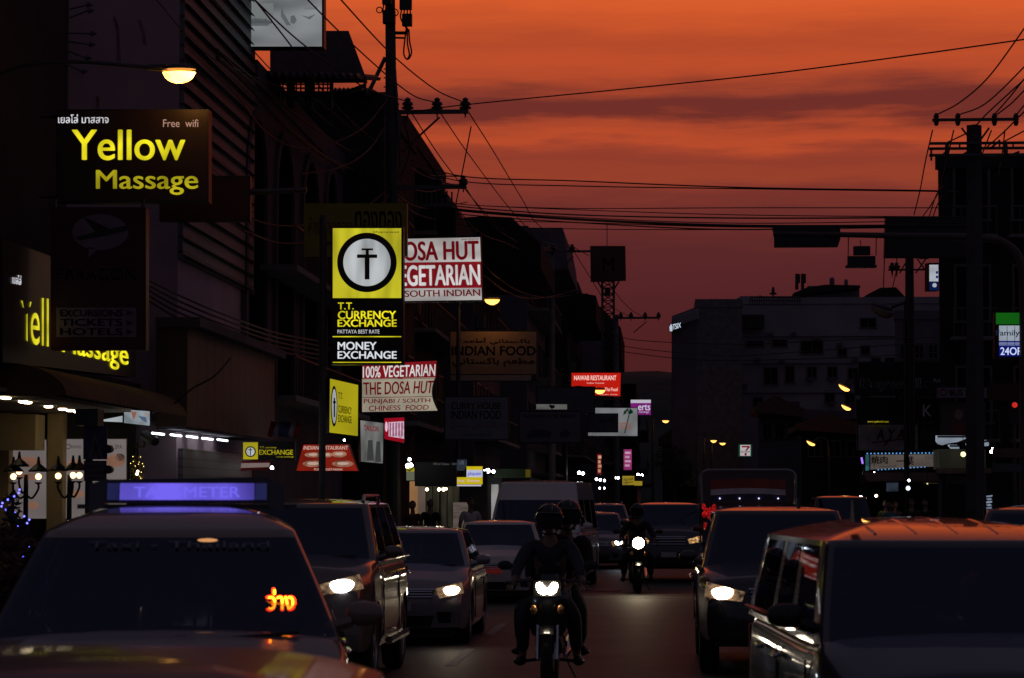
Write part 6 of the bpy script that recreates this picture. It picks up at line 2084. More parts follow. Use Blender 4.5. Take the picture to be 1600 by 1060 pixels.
# ================================================================== people and motorbikes
def skin_mesh(joints, edges, sub=1):
    """joints: list of (co, (rx, ry)); grown with a skin modifier; returns (verts, faces)"""
    me = bpy.data.meshes.new('sk')
    me.from_pydata([Vector(j[0]) for j in joints], edges, [])
    o = bpy.data.objects.new('sk', me)
    COL.objects.link(o)
    o.modifiers.new('s', 'SKIN')
    for i, j in enumerate(joints):
        rr = j[1] if isinstance(j[1], tuple) else (j[1], j[1])
        me.skin_vertices[0].data[i].radius = rr
        me.skin_vertices[0].data[i].use_root = (i == 0)
    sm = o.modifiers.new('u', 'SUBSURF')
    sm.levels = sm.render_levels = sub
    dg = bpy.context.evaluated_depsgraph_get()
    m2 = bpy.data.meshes.new_from_object(o.evaluated_get(dg))
    vs = [v.co.copy() for v in m2.vertices]
    fs = [tuple(q.vertices) for q in m2.polygons]
    bpy.data.objects.remove(o)
    bpy.data.meshes.remove(me)
    bpy.data.meshes.remove(m2)
    return vs, fs


def head_mesh(m, c, face=(0, -1, 0), k=1.0):
    """a head with nose, brows, mouth, chin and ears; c its centre"""
    c = Vector(c)
    f = Vector(face).normalized()
    s = Vector((0, 0, 1)).cross(f)
    s = -s.normalized() if s.length > 0 else Vector((1, 0, 0))
    u3 = f.cross(s) * -1
    if u3.z < 0:
        u3 = -u3
    def g(u, v):
        a, b = 2 * math.pi * u, math.pi * v
        x, y, z = math.sin(b) * math.sin(a), math.sin(b) * math.cos(a), -math.cos(b)
        X, Yf, Z = .075 * x, .098 * y, .118 * z
        if z < -.2:                    # jaw narrows
            X *= 1 - .35 * (-z - .2)
            Yf *= 1 - .15 * (-z - .2)
        if y > .6:
            front = (y - .6) / .4
            nx = max(0, 1 - abs(x) / .22)
            Yf += .026 * nx * max(0, 1 - abs(z + .12) / .3) * front          # nose
            Yf -= .012 * max(0, 1 - abs(abs(x) - .38) / .22) * max(0, 1 - abs(z - .08) / .16) * front   # eyes
            Yf += .006 * max(0, 1 - abs(z - .28) / .14) * front
            Yf += .008 * max(0, 1 - abs(x) / .35) * max(0, 1 - abs(z + .52) / .1) * front              # lips
            Yf += .010 * max(0, 1 - abs(x) / .4) * max(0, 1 - abs(z + .85) / .2) * front               # chin
        return c + (s * X + f * Yf + u3 * Z) * k
    m.grid(g, 32, 24)
    for sx in (-1, 1):
        m.ball(c + (s * sx * .078 - f * .005 + u3 * -.005) * k, .012 * k, .022 * k, .032 * k, 8, 6)


def hand_mesh(m, wrist, d, side, n, k=1.0, curl=.9):
    """palm with four unequal fingers and a thumb; d palm direction, side towards the thumb, n palm normal (fingers curl to it)"""
    w, d, side, n = Vector(wrist), Vector(d).normalized(), Vector(side).normalized(), Vector(n).normalized()
    m.grid(lambda u, v: w + d * (.085 * v) * k + (side * .038 * math.cos(2 * math.pi * u) * (.75 + .3 * v) + n * .016 * math.sin(2 * math.pi * u)) * k, 10, 4)
    for i, ln in enumerate((.072, .080, .074, .058)):
        b = w + d * .082 * k + side * (.028 - .0187 * i) * k
        pts, dr, q = [b], d.copy(), b
        for j, seg in enumerate((.45, .32, .23)):
            dr = (dr + n * curl * (.45 + .25 * j)).normalized()
            q = q + dr * ln * seg * k
            pts.append(q)
        m.tube(pts, [.0095 * k, .009 * k, .008 * k, .0065 * k], 6)
    b = w + d * .03 * k + side * .03 * k
    t = [b, b + (d * .5 + side * .8 + n * .25).normalized() * .035 * k]
    t.append(t[-1] + (d * .8 + side * .2 + n * curl * .6).normalized() * .03 * k)
    m.tube(t, [.012 * k, .010 * k, .008 * k], 6)


M_hair = pbr('black_hair', (0.012, 0.010, 0.009), 0.5)
M_helm = pbr('black_helmet', (0.012, 0.012, 0.013), 0.08, var=0.0)
M_visor = pbr('smoked_visor', (0.02, 0.02, 0.025), 0.05)


def helmet(o_parent, c, k=1.0, open_face=True):
    c = Vector(c)
    m = MB()
    def sh(u, v):
        a, b = 2 * math.pi * u, math.pi * (.08 + .92 * v) * .72
        return c + Vector((.138 * math.sin(b) * math.sin(a), -.155 * math.sin(b) * math.cos(a) + .012, .03 + .142 * math.cos(b))) * k
    nu, nv = 28, 16
    m.grid(sh, nu, nv, skip=lambda i, j: (j >= 8 and (i < 5 or i >= nu - 5)))
    h = m.build('helmet', M_helm, o_parent, smooth='all')
    m = MB()
    m.grid(lambda u, v: c + Vector((.142 * math.sin((u - .5) * 2.2), -.158 * math.cos((u - .5) * 2.2) * (1 - .03 * v), .055 - .135 * v)) * k, 14, 5)
    m.build('visor', M_visor, h, smooth='all')
    m = MB()
    m.tube([c + Vector((-.12, -.05, -.03)) * k, c + Vector((-.07, -.06, -.12)) * k, c + Vector((0, -.075, -.135)) * k, c + Vector((.07, -.06, -.12)) * k, c + Vector((.12, -.05, -.03)) * k], .010, 5)
    m.build('chin_strap', M_plast, h)
    m = MB()
    for sx in (-1, 1):
        m.lathe(c + Vector((sx * .135, -.02, .03)) * k, (sx, 0, 0), [(.022, 0), (.02, .008), (.008, .01)], 10)
    m.build('rivet', M_chrome, h)
    m = MB()
    m.grid(lambda u, v: c + Vector(((.128 + .01 * v) * math.sin((u - .5) * 2.0), -.148 * math.cos((u - .5) * 2.0) - .05 * v * math.cos((u - .5) * 2.6), .088 - .012 * v)) * k, 14, 3)
    m.grid(lambda u, v: c + Vector(((.128 + .01 * v) * math.sin((u - .5) * 2.0), -.148 * math.cos((u - .5) * 2.0) - .05 * v * math.cos((u - .5) * 2.6), .082 - .012 * v)) * k, 14, 3)
    m.build('peak', M_plast, h, smooth='all')
    m = MB()
    m.tube([c + Vector((.03, -.143 * math.sin(q_) + .012, .03 + .139 * math.cos(q_))) * k for q_ in [(-1.2 + 2.2 * i / 12) for i in range(13)]], .006, 5)
    m.build('stripe', M_rim, h)
    return h


def rider(label, loc, yaw, off, shirt, trousers, group=None, front=True, lean=0.0, hx=0.0):
    """seated rider in motorbike coordinates; off moves the hips back and up"""
    r = root('person', label, 'person', loc, group, yaw, True)
    ox, oy, oz = off
    hip, ch, nk = Vector((ox, .78 + oy, .84 + oz)), Vector((ox + lean * .5, .62 + oy, 1.20 + oz)), Vector((ox + lean, .58 + oy, 1.40 + oz))
    hd = Vector((ox + lean + hx, .53 + oy, 1.555 + oz))
    sh = [Vector((ox + lean + s * .19, .59 + oy, 1.345 + oz)) for s in (-1, 1)]
    if front:
        el = [Vector((ox + s * .31, .36 + oy, 1.12 + oz)) for s in (-1, 1)]
        wr = [Vector((s * .33, .135, 1.035)) for s in (-1, 1)]
        kn = [Vector((s * .25, .28, .70)) for s in (-1, 1)]
        an = [Vector((s * .27, .58, .30)) for s in (-1, 1)]
        to = [Vector((s * .30, .40, .245)) for s in (-1, 1)]
    else:
        el = [Vector((ox + s * .30, .48 + oy, 1.08 + oz)) for s in (-1, 1)]
        wr = [Vector((s * .20, .62, 1.0)) for s in (-1, 1)]
        kn = [Vector((s * .30, .62, .74)) for s in (-1, 1)]
        an = [Vector((s * .30, .95, .38)) for s in (-1, 1)]
        to = [Vector((s * .34, .78, .32)) for s in (-1, 1)]
    J = [(hip, (.15, .12)), (ch, (.165, .115)), (nk, (.07, .07)), (hd - Vector((0, 0, .08)), (.055, .055))]
    E = [(0, 1), (1, 2), (2, 3)]
    for i in (0, 1):
        b = len(J)
        J += [(sh[i], .062), (el[i], .046), (wr[i], .030)]
        E += [(1, b), (b, b + 1), (b + 1, b + 2)]
        b = len(J)
        J += [(hip + Vector(((-1, 1)[i] * .1, 0, -.03)), .095), (kn[i], .062), (an[i], .042), (to[i], .036)]
        E += [(0, b), (b, b + 1), (b + 1, b + 2), (b + 2, b + 3)]
    m = MB()
    m.add(*skin_mesh(J, E))
    head_mesh(m, hd, (lean * -.3, -1, -.08))
    for i, s in enumerate((-1, 1)):
        hand_mesh(m, wr[i], (to_dir := (Vector((s * .25, -.75, -.15)) if front else Vector((-s * .6, -.6, -.3)))), Vector((-s, -.1, .15)), (0, .25, -1))
    m.build('body', M_skin, r, smooth='all')
    # clothing over the same joints
    JS = [(hip + Vector((0, 0, .03)), (.165, .135)), (ch, (.185, .13)), (nk - Vector((0, 0, .03)), (.085, .085))]
    ES = [(0, 1), (1, 2)]
    for i in (0, 1):
        b = len(JS)
        JS += [(sh[i], .082), (el[i], .062), (wr[i].lerp(el[i], .25), .046)]
        ES += [(1, b), (b, b + 1), (b + 1, b + 2)]
    m = MB(); m.add(*skin_mesh(JS, ES)); m.build('shirt', shirt, r, smooth='all')
    JT = [(hip - Vector((0, 0, .0)), (.155, .13))]
    ET = []
    for i in (0, 1):
        b = len(JT)
        JT += [(hip + Vector(((-1, 1)[i] * .1, -.02, -.04)), .11), (kn[i], .082), (an[i].lerp(kn[i], .12), .062)]
        ET += [(0, b), (b, b + 1), (b + 1, b + 2)]
    m = MB(); m.add(*skin_mesh(JT, ET)); m.build('trousers', trousers, r, smooth='all')
    for i in (0, 1):
        m = MB(); d = (to[i] - an[i]); d.z = 0; d.normalize()
        q = an[i].lerp(to[i], .4); q.z -= .02
        m.ball(q + d * .03, .052, .052, .05, 10, 6); m.ball(q + d * .12, .05, .075, .035, 10, 6); m.ball(q - d * .05, .045, .05, .05, 10, 6)
        m.build('shoe', M_plast, r, smooth='all')
    helmet(r, hd + Vector((0, 0, .02)))
    return r


def motorbike(label, X, Y, yaw, paintm, lit=True, group='motorbikes in the traffic', twin=True, glow=None, fair=True):
    r = root('motorbike', label, 'motorbike', (X, Y, 0), group, yaw, True)
    R0 = .30
    for yw in (.0, 1.28):
        m = MB(); m.lathe((0, yw, R0), (1, 0, 0), [(R0 - .10, -.035), (R0 - .03, -.055), (R0, -.02), (R0, .02), (R0 - .03, .055), (R0 - .10, .035), (R0 - .10, -.035)], 30)
        w = m.build('wheel', M_rubber, r, smooth=35)
        m = MB(); m.lathe((0, yw, R0), (1, 0, 0), [(R0 - .10, -.03), (R0 - .12, -.032), (R0 - .12, .032), (R0 - .10, .03)], 24); m.lathe((0, yw, R0), (1, 0, 0), [(.05, -.05), (.05, .05)], 12)
        for k in range(5):
            q = 2 * math.pi * k / 5
            m.tube([(0, yw, R0), (0, yw + (R0 - .11) * math.cos(q), R0 + (R0 - .11) * math.sin(q))], .014, 5)
        m.build('rim', M_rim, w, smooth=35)
    for sx in (-1, 1):
        m = MB(); m.tube([(sx * .088, .0, R0), (sx * .088, .10, .62), (sx * .085, .22, .98)], [.026, .026, .02], 8); m.build('fork', M_chrome, r, smooth=True)
    m = MB(); m.grid(lambda u, v: Vector(((2 * u - 1) * .068, .0 + (R0 + .035 - .012 * (2 * u - 1) ** 2) * math.cos(math.pi * (.28 + .62 * v)) * -1, R0 + (R0 + .035 - .012 * (2 * u - 1) ** 2) * math.sin(math.pi * (.28 + .62 * v)))), 6, 14); m.build('mudguard', paintm, r, smooth='all')
    m = MB(); m.lathe((.06, 0, R0), (1, 0, 0), [(.11, 0), (.11, .006)], 20); m.build('brake_disc', M_chrome, r)
    # fairing / front apron
    m = MB()
    def fairing(u, v):
        x = (2 * u - 1)
        wz = (.115 + .10 * math.sin(math.pi * min(1, v * .85 + .12)))
        return Vector((x * wz, -.03 + .16 * abs(x) ** 2 + .16 * abs(v - .55) ** 1.2 + .02, .52 + .60 * v))
    m.grid(fairing, 12, 12)
    m.grid(lambda u, v: fairing(u, v) + Vector((0, .12, -.01)), 12, 12)
    for u0 in (0, 1):
        m.grid(lambda u, v: fairing(u0, u) + Vector((0, .12 * v, -.01 * v)), 12, 1)
    m.build('fairing', paintm, r, smooth=True)
    hz = .985
    hl = M_hl if glow is None else glow
    if twin:
        for sx in (-1, 1):
            m = MB()
            def lobe(u, v):
                q = 2 * math.pi * u
                x, z = math.cos(q), math.sin(q)
                X_ = sx * (.058 + .055 * x * v) + (0 if z > -.2 else -sx * .010 * v)
                Z_ = hz + .058 * z * v + .016 * sx * x * v * sx - (.012 * v if (x * 1 < -.3 and z > .3) else 0)
                return Vector((X_, -.065 + .10 * (X_ / .2) ** 2 - .015 * (1 - v * v), Z_))
            m.grid(lobe, 22, 4)
            m.build('headlight', hl if lit else M_hloff, r, smooth='all')
        m = MB(); m.box(-.13, .13, -.04, .06, hz - .075, hz + .075); m.build('headlight_shell', M_plast, r)
    else:
        m = MB(); m.grid(lambda u, v: Vector((.115 * v * math.cos(2 * math.pi * u), -.062 - .02 * (1 - v * v), hz + .11 * v * math.sin(2 * math.pi * u))), 22, 4); m.build('headlight', hl if lit else M_hloff, r, smooth='all')
        m = MB(); m.lathe((0, -.058, hz), (0, 1, 0), [(.13, 0), (.10, .04), (.06, .12)], 18); m.build('headlight_shell', M_plast, r)
    for sx in (-1, 1):
        m = MB(); m.ball((sx * .13, -.02, .78), .035, .03, .05, 10, 8); m.build('indicator', pbr('clear_orange_lens', (.8, .4, .16), .08, .7), r, smooth='all')
    m = MB()
    m.tube(catmull([(-.40, .20, 1.03), (-.28, .16, 1.05), (-.10, .20, 1.06), (.10, .20, 1.06), (.28, .16, 1.05), (.40, .20, 1.03)], 4), .013, 6); m.build('handlebar', M_steel, r)
    for sx in (-1, 1):
        m = MB(); m.tube([(sx * .29, .165, 1.048), (sx * .41, .205, 1.028)], .019, 8); m.build('grip', M_plast, r)
        m = MB(); m.tube([(sx * .25, .15, 1.05), (sx * .30, .09, 1.05), (sx * .42, .10, 1.035)], .007, 5); m.build('brake_lever', M_steel, r)
        m = MB(); m.tube([(sx * .26, .17, 1.06), (sx * .33, .15, 1.15), (sx * .39, .14, 1.19)], .008, 5)
        mr = m.build('mirror_stalk', M_steel, r)
        m = MB(); m.ball((sx * .42, .14, 1.205), .075, .02, .045, 14, 8); m.build('mirror', M_plast, mr, smooth='all')
    m = MB()
    m.tube([(0, .26, .95), (0, .38, .62), (0, .75, .50), (0, 1.05, .62)], [.07, .10, .12, .10], 10)
    m.tube([(0, .5, .40), (0, .85, .40)], [.13, .14], 10)
    m.build('engine_block', M_plast, r, smooth=True)
    m = MB(); m.tube(catmull([(0, .5, .74), (0, .75, .78), (0, 1.05, .80), (0, 1.38, .88)], 5), [.08, .10, .11, .12, .125, .13, .13, .13, .13, .13, .125, .12, .11, .10, .09, .07][:16], 10); m.build('seat', M_plast, r, smooth=True)
    m = MB(); m.tube(catmull([(0, .7, .66), (0, 1.1, .68), (0, 1.45, .78)], 5), [.1, .12, .13, .13, .13, .12, .12, .11, .1, .08, .06], 10); m.build('tail_panel', paintm, r, smooth=True)
    m = MB(); m.tube([(.16, .5, .30), (.17, .9, .34), (.18, 1.4, .42)], [.025, .05, .055], 10); m.build('exhaust', M_chrome, r, smooth=True)
    for sx in (-1, 1):
        m = MB(); m.tube([(sx * .1, .52, .27), (sx * .32, .50, .25)], .018, 6); m.build('foot_peg', M_plast, r)
        m = MB(); m.tube([(sx * .05, 1.28, .30), (sx * .09, .8, .42)], .025, 6); m.tube([(sx * .10, 1.25, .33), (sx * .12, 1.1, .72)], .028, 8); m.build('swingarm', M_steel, r)
    m = MB(); m.tube([(.12, .9, .32), (.26, .95, .03)], .012, 5); m.build('side_stand', M_steel, r)
    return r

JK = pbr('dark_jacket', (0.045, 0.045, 0.055), 0.8, scale=1.2, bump=.9)
JB = pbr('black_cloth', (0.014, 0.014, 0.016), 0.85)
JEAN = pbr('dark_jeans', (0.02, 0.022, 0.035), 0.85, scale=1.2, bump=.9)
motorbike('motorbike with a bright heart shaped double headlight ridden by two people', -1.09, 24.9, 0.0, PT_black)
rider('person in dark jacket and black helmet steering the near motorbike', (-1.09, 24.9, 0), 0, (0, 0, 0.06), JK, JEAN)
rider('person in black riding pillion behind the near motorbike rider', (-1.09, 24.9, 0), 0, (.09, .36, .10), JB, JB, front=False, lean=.06, hx=.02)
motorbike('scooter with a single glaring round headlight between the grey sedan and dark SUV', -.42, 50.6, 0.05, PT_black, twin=False, glow=emit('glaring_headlight', (1.0, .80, .52), 70, sample=True))
rider('person in black on the scooter with the glaring headlight', (-.42, 50.6, 0), .05, (0, 0, .02), JB, JB)

# parked motorbikes along the left kerb
mb0 = motorbike('parked motorbike between the tall SUV and the sidewalk board, nearest of the kerb row', -5.9, 44, .9, PT_maroon, False, 'motorbikes parked along the left kerb')
for i, (dx, y, lab) in enumerate(((.1, 45.6, 'second parked motorbike of the kerb row by the person in white'), (0, 47.2, 'third parked motorbike of the kerb row by the person in white'), (.1, 50.5, 'farthest parked motorbike of the kerb row near the white minibus'))):
    c = copy_tree(mb0); c.location = (-5.9 + dx, y, .14); c['label'] = lab
mb0.location.z = .14


def stander(label, X, Y, facing, shirt, trousers, hgt=1.68, z=0.14, hair=True, group='people on the pavements', pose=0):
    k = hgt / 1.72
    r = root('person', label, 'person', (X, Y, z), group, facing, True)
    V = lambda x, y, zz: Vector((x, y, zz)) * k
    st = .06 if pose else 0
    J = [(V(0, 0, .96), (.15 * k, .105 * k)), (V(0, .0, 1.22), (.155 * k, .105 * k)), (V(0, 0, 1.42), .065 * k), (V(0, -.01, 1.54), .052 * k)]
    E = [(0, 1), (1, 2), (2, 3)]
    an, wr = [], []
    for s in (-1, 1):
        b = len(J)
        w = V(s * .27, -.06 - (.16 if pose == 2 else 0), .84 + (.2 if pose == 2 else 0))
        wr.append(w)
        J += [(V(s * .18, 0, 1.38), .06 * k), (V(s * .25, .02, 1.10), .045 * k), (w, .030 * k)]
        E += [(1, b), (b, b + 1), (b + 1, b + 2)]
        b = len(J)
        J += [(V(s * .09, 0, .90), .088 * k), (V(s * .10, -.02 - s * st, .48), .06 * k), (V(s * .11, s * st, .09), .042 * k), (V(s * .13, -.14 + s * st, .04), .034 * k)]
        E += [(0, b), (b, b + 1), (b + 1, b + 2), (b + 2, b + 3)]
    m = MB(); m.add(*skin_mesh(J, E)); head_mesh(m, V(0, -.03, 1.60), k=k)
    for w, s in zip(wr, (-1, 1)):
        hand_mesh(m, w, (0, -.15, -1), (0, -1, 0), (-s, 0, 0), k, .35)
    m.build('body', M_skin, r, smooth='all')
    JS = [(V(0, 0, .93), (.165 * k, .12 * k)), (V(0, 0, 1.22), (.172 * k, .122 * k)), (V(0, 0, 1.40), .08 * k)]
    ES = [(0, 1), (1, 2)]
    for s in (-1, 1):
        b = len(JS); JS += [(V(s * .18, 0, 1.375), .078 * k), (V(s * .235, .01, 1.16), .066 * k)]; ES += [(1, b), (b, b + 1)]
    m = MB(); m.add(*skin_mesh(JS, ES)); m.build('shirt', shirt, r, smooth='all')
    JT = [(V(0, 0, .95), (.155 * k, .115 * k))]
    ET = []
    for s in (-1, 1):
        b = len(JT); JT += [(V(s * .09, 0, .88), .1 * k), (V(s * .10, -.02 - s * st, .48), .078 * k), (V(s * .11, s * st, .14), .068 * k)]; ET += [(0, b), (b, b + 1), (b + 1, b + 2)]
    m = MB(); m.add(*skin_mesh(JT, ET)); m.build('trousers', trousers, r, smooth='all')
    if hair:
        m = MB()
        c = V(0, -.015, 1.63)
        m.grid(lambda u, v: c + Vector((.086 * math.sin(math.pi * .62 * v) * math.sin(2 * math.pi * u), -.105 * math.sin(math.pi * .62 * v) * math.cos(2 * math.pi * u), .105 * math.cos(math.pi * .62 * v))) * k, 20, 9, skip=lambda i, j: j > 4 and (i < 4 or i > 15))
        m.build('hair', M_hair, r, smooth='all')
    return r

WS = pbr('white_shirt', (0.62, 0.62, 0.60), 0.85)
def at(px, Y): return P(px, 780, Y).x
stander('person in a sleeveless white shirt by the parked motorbikes', at(735, 60), 60, .4, WS, JEAN, 1.74, pose=1)
stander('person in dark red standing by the pale doorway', at(645, 62), 62, -.3, pbr('dark_red_shirt', (0.10, 0.02, 0.02), .8), JB, 1.66)
stander('person in black beside the dark glass doors', at(672, 63), 63, .2, JB, JEAN, 1.70, pose=1)
stander('person in teal shirt on the right pavement, left of the group', at(1391, 74), 74, .3, pbr('teal_shirt', (0.05, 0.20, 0.18), .8), JB, 1.62, pose=1)
stander('person in dull green shirt beside the person in teal', at(1384, 76), 76, -.4, pbr('green_shirt', (0.12, 0.14, 0.04), .8), JEAN, 1.66)
stander('person in pale pink top right of the person in teal', at(1399, 77), 77, .5, pbr('pink_top', (0.30, 0.14, 0.14), .8), JEAN, 1.64)
stander('person in dark brown under the round yellow lamp', at(1424, 72), 72, 0, pbr('brown_shirt', (0.05, 0.02, 0.015), .8), JB, 1.72, pose=1)
stander('person in black under the barbecue sign', at(1446, 74), 74, -.3, JB, JB, 1.70)

# ================================================================== small lit things
def bulb(name, label, px, Y, rr, mat, cat='lamp', group='shop lamps along the street', hang=.5):
    c = P(px[0], px[1], Y)
    r = root(name, label, cat, c + Vector((0, 0, -rr)), group)
    m = MB(); m.lathe(c, (0, 0, 1), [(rr * .3, -rr), (rr * .85, -rr * .6), (rr, 0), (rr * .8, rr * .55), (rr * .35, rr * .95)], 12); m.build('bulb', mat, r, smooth='all')
    m = MB(); m.lathe(c, (0, 0, 1), [(rr * .4, rr * .9), (rr * .36, rr * 1.5), (.01, rr * 1.6)], 8); m.tube([c + Vector((0, 0, rr * 1.5)), c + Vector((0, 0, hang))], .008, 4); m.build('fitting', M_plast, r)
WB = emit('cool_bulb', (0.9, 0.95, 1.0), 16, sample=True); WW = emit('warm_bulb', (1.0, 0.8, 0.5), 16, sample=True)
LB = [((640, 718), 64, .05, WB, 'bare bulb above the little yellow panel'), ((637, 728), 64, .07, WB, 'twin white bulb left, by the little yellow panel'), ((642, 727), 64.2, .07, WB, 'twin white bulb right, by the little yellow panel'),
      ((667, 765), 70, .05, WW, 'leftmost warm bulb over the dark glass doors'), ((686, 765), 70, .055, WW, 'second warm bulb over the dark glass doors'), ((693, 765), 70.1, .055, WW, 'third warm bulb over the dark glass doors'), ((697, 764), 70.3, .04, WW, 'rightmost warm bulb over the dark glass doors'),
      ((757, 737), 74, .06, WB, 'left white lamp right of the yellow pharmacy sign'), ((762, 736), 74.2, .09, WB, 'big white lamp right of the yellow pharmacy sign'), ((771, 737), 75, .06, WB, 'outer white lamp right of the yellow pharmacy sign'),
      ((538, 688), 62.5, .035, WB, 'pin light above the red menu box'), ((425, 731), 58, .05, WB, 'white bulb beside the red striped board'),
      ((905, 739), 118, .10, WB, 'left of two cool bulbs below the slate boards'), ((911, 740), 118.3, .09, WB, 'right of two cool bulbs below the slate boards'), ((932, 749), 130, .08, WB, 'first small bulb under the red upright sign'), ((938, 750), 130.2, .08, WB, 'second small bulb under the red upright sign'), ((944, 751), 130.4, .08, WB, 'third small bulb under the red upright sign'),
      ((961, 747), 132, .08, WB, 'left small bulb beside the scribbled yellow sign'), ((966, 747), 132.3, .08, WB, 'right small bulb beside the scribbled yellow sign'), ((997, 742), 140, .10, WB, 'left bright bulb above the scribbled yellow sign'), ((1003, 743), 140.4, .09, WB, 'right bright bulb above the scribbled yellow sign'), ((1041, 749), 170, .07, WB, 'single small bulb before the low dark house'),
      ((937, 763), 131, .06, WB, 'lower left bulb under the red upright sign'), ((944, 763), 131.3, .06, WB, 'lower right bulb under the red upright sign'),
      ((1345, 777), 75, .055, WB, 'white lamp above the small dark car on the right'), ((1369, 775), 76, .05, WW, 'warm lamp beside the people on the right'), ((1366, 739), 88, .04, WB, 'tiny lamp under the barbecue sign'), ((1419, 763), 80, .09, emit('bluish_bulb', (.75, .85, 1.0), 1.6), 'bluish lamp above the person in brown'), ((1420, 751), 80.3, .05, WB, 'small lamp over the bluish lamp'),
      ((1505, 710), 66, .085, emit('yellow_globe', (1.0, .92, .45), 1.7), 'round yellow lamp under the white awning'), ((1549, 706), 64, .05, WW, 'warm lamp right of the awning, lower'), ((1551, 702), 64.3, .05, WB, 'cool lamp right of the awning, upper'), ((1449, 756), 76, .03, emit('faint_bulb', (.9, .8, .4), 1), 'faint pin lamp left of the dark shutters'), ((1516, 743), 70, .04, emit('faint_bulb2', (.6, .6, .2), .6), 'faint greenish lamp under the awning shop'),
      ((215, 737), 46.6, .03, WW, 'warm string bulb by the spa poster, upper'), ((214, 741), 46.6, .03, WW, 'warm string bulb by the spa poster, lower')]
for px, Y, rr, mat, lab in LB:
    bulb('shop_lamp', lab, px, Y, rr * .8, mat)
# three upright yellow tubes and awning glow at the right
def tubes(label, xs, y0, y1, Y, mat, tilt=1):
    r = root('tube_lamp', label, 'lamp', P(xs[0], y1, Y))
    for x in xs:
        m = MB(); m.tube([P(x, y0, Y), P(x + tilt, y1, Y)], .035, 6); m.build('tube', mat, r)
        m = MB(); m.tube([P(x + .8, y0 - 1, Y + .06), P(x + tilt + .8, y1 + 1, Y + .06)], .03, 4); m.build('holder', M_plast, r)
tubes('three upright yellow tube lamps left of the round yellow lamp', (1465, 1470, 1473), 711, 722, 68, emit('yellow_tube', (1.0, .95, .5), 1.1))
tubes('upright cool white tube high beside the bus stop board', (1483,), 564, 584, 88, emit('dim_tube', (.55, .55, .7), .5), -1)
tubes('small upright red and blue lamp left of the barbecue sign', (1346,), 715, 725, 90, emit('violet_tube', (.4, .2, 1.0), 1.2), 2)
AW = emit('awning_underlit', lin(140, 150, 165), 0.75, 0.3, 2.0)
def awning_strip(label, pts, Y):
    r = root('awning', label, 'awning', P(pts[0][0], pts[0][1] + 14, Y))
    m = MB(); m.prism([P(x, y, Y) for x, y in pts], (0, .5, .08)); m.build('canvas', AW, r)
    m = MB(); m.tube([P(pts[0][0], pts[0][1] - 2, Y + .1), P(pts[1][0], pts[1][1] - 2, Y + .1)], .03, 4); m.build('awning_frame', M_steel, r)
awning_strip('broad white lit awning strip above the round yellow lamp', [(1465, 685), (1511, 685), (1496, 691), (1482, 693), (1472, 696), (1465, 694)], 66)
awning_strip('lower right white lit awning strip', [(1514, 695), (1545, 692), (1545, 697), (1528, 698), (1512, 699)], 65)
awning_strip('small white lit awning strip between the other two', [(1484, 699.5), (1499, 699.5), (1499, 701.5), (1485, 701.5)], 65.5)
# right arcade shopfront under the awnings
SH = root('market_stall', 'dim olive shop booth under the white lit awnings', 'stall', P(1500, 800, 67))
m = MB(); q = PY(67); A_, B_ = q.pt(1468, 733), q.pt(1540, 702); m.box(A_.x, B_.x, 67, 68.5, A_.z, B_.z); m.build('booth_panel', emit('dim_olive_panel', lin(22, 22, 14), .8), SH)
m = MB()
for x in (1468, 1538):
    a = q.pt(x, 733); m.tube([(a.x, 67.05, .14), (a.x, 67.05, a.z)], .05, 6)
m.build('booth_post', M_steel, SH)
m = MB(); m.box(A_.x - .1, B_.x + .1, 66.6, 66.95, A_.z - .12, A_.z + .02); m.build('eave', M_rust, SH)
SF = root('shop_stall', 'dark open shop stall with a dim menu board below the barbecue sign', 'stall', P(1410, 800, 86))
m = MB(); q = PY(86); A_, B_ = q.pt(1356, 790), q.pt(1464, 740); m.box(A_.x, B_.x, 86.8, 87, .14, B_.z); m.build('back_wall', W_dark, SF)
m = MB(); A_, B_ = q.pt(1352, 752), q.pt(1466, 738); m.prism([(A_.x, 85.2, A_.z), (B_.x, 85.2, A_.z), (B_.x, 86.75, B_.z), (A_.x, 86.75, B_.z)], (0, 0, -.06)); m.build('awning_sheet', M_rust, SF)
m = MB(); A_, B_ = q.pt(1388, 768), q.pt(1406, 752); m.box(A_.x, B_.x, 86.6, 86.7, A_.z, B_.z); m.build('menu_board', emit('dim_blue_board', lin(44, 52, 64), .7), SF)
m = MB(); A_, B_ = q.pt(1446, 756), q.pt(1470, 747); m.box(A_.x, B_.x, 86.55, 86.65, A_.z, B_.z); m.build('price_board', emit('dim_olive_board', lin(40, 36, 16), .7), SF)

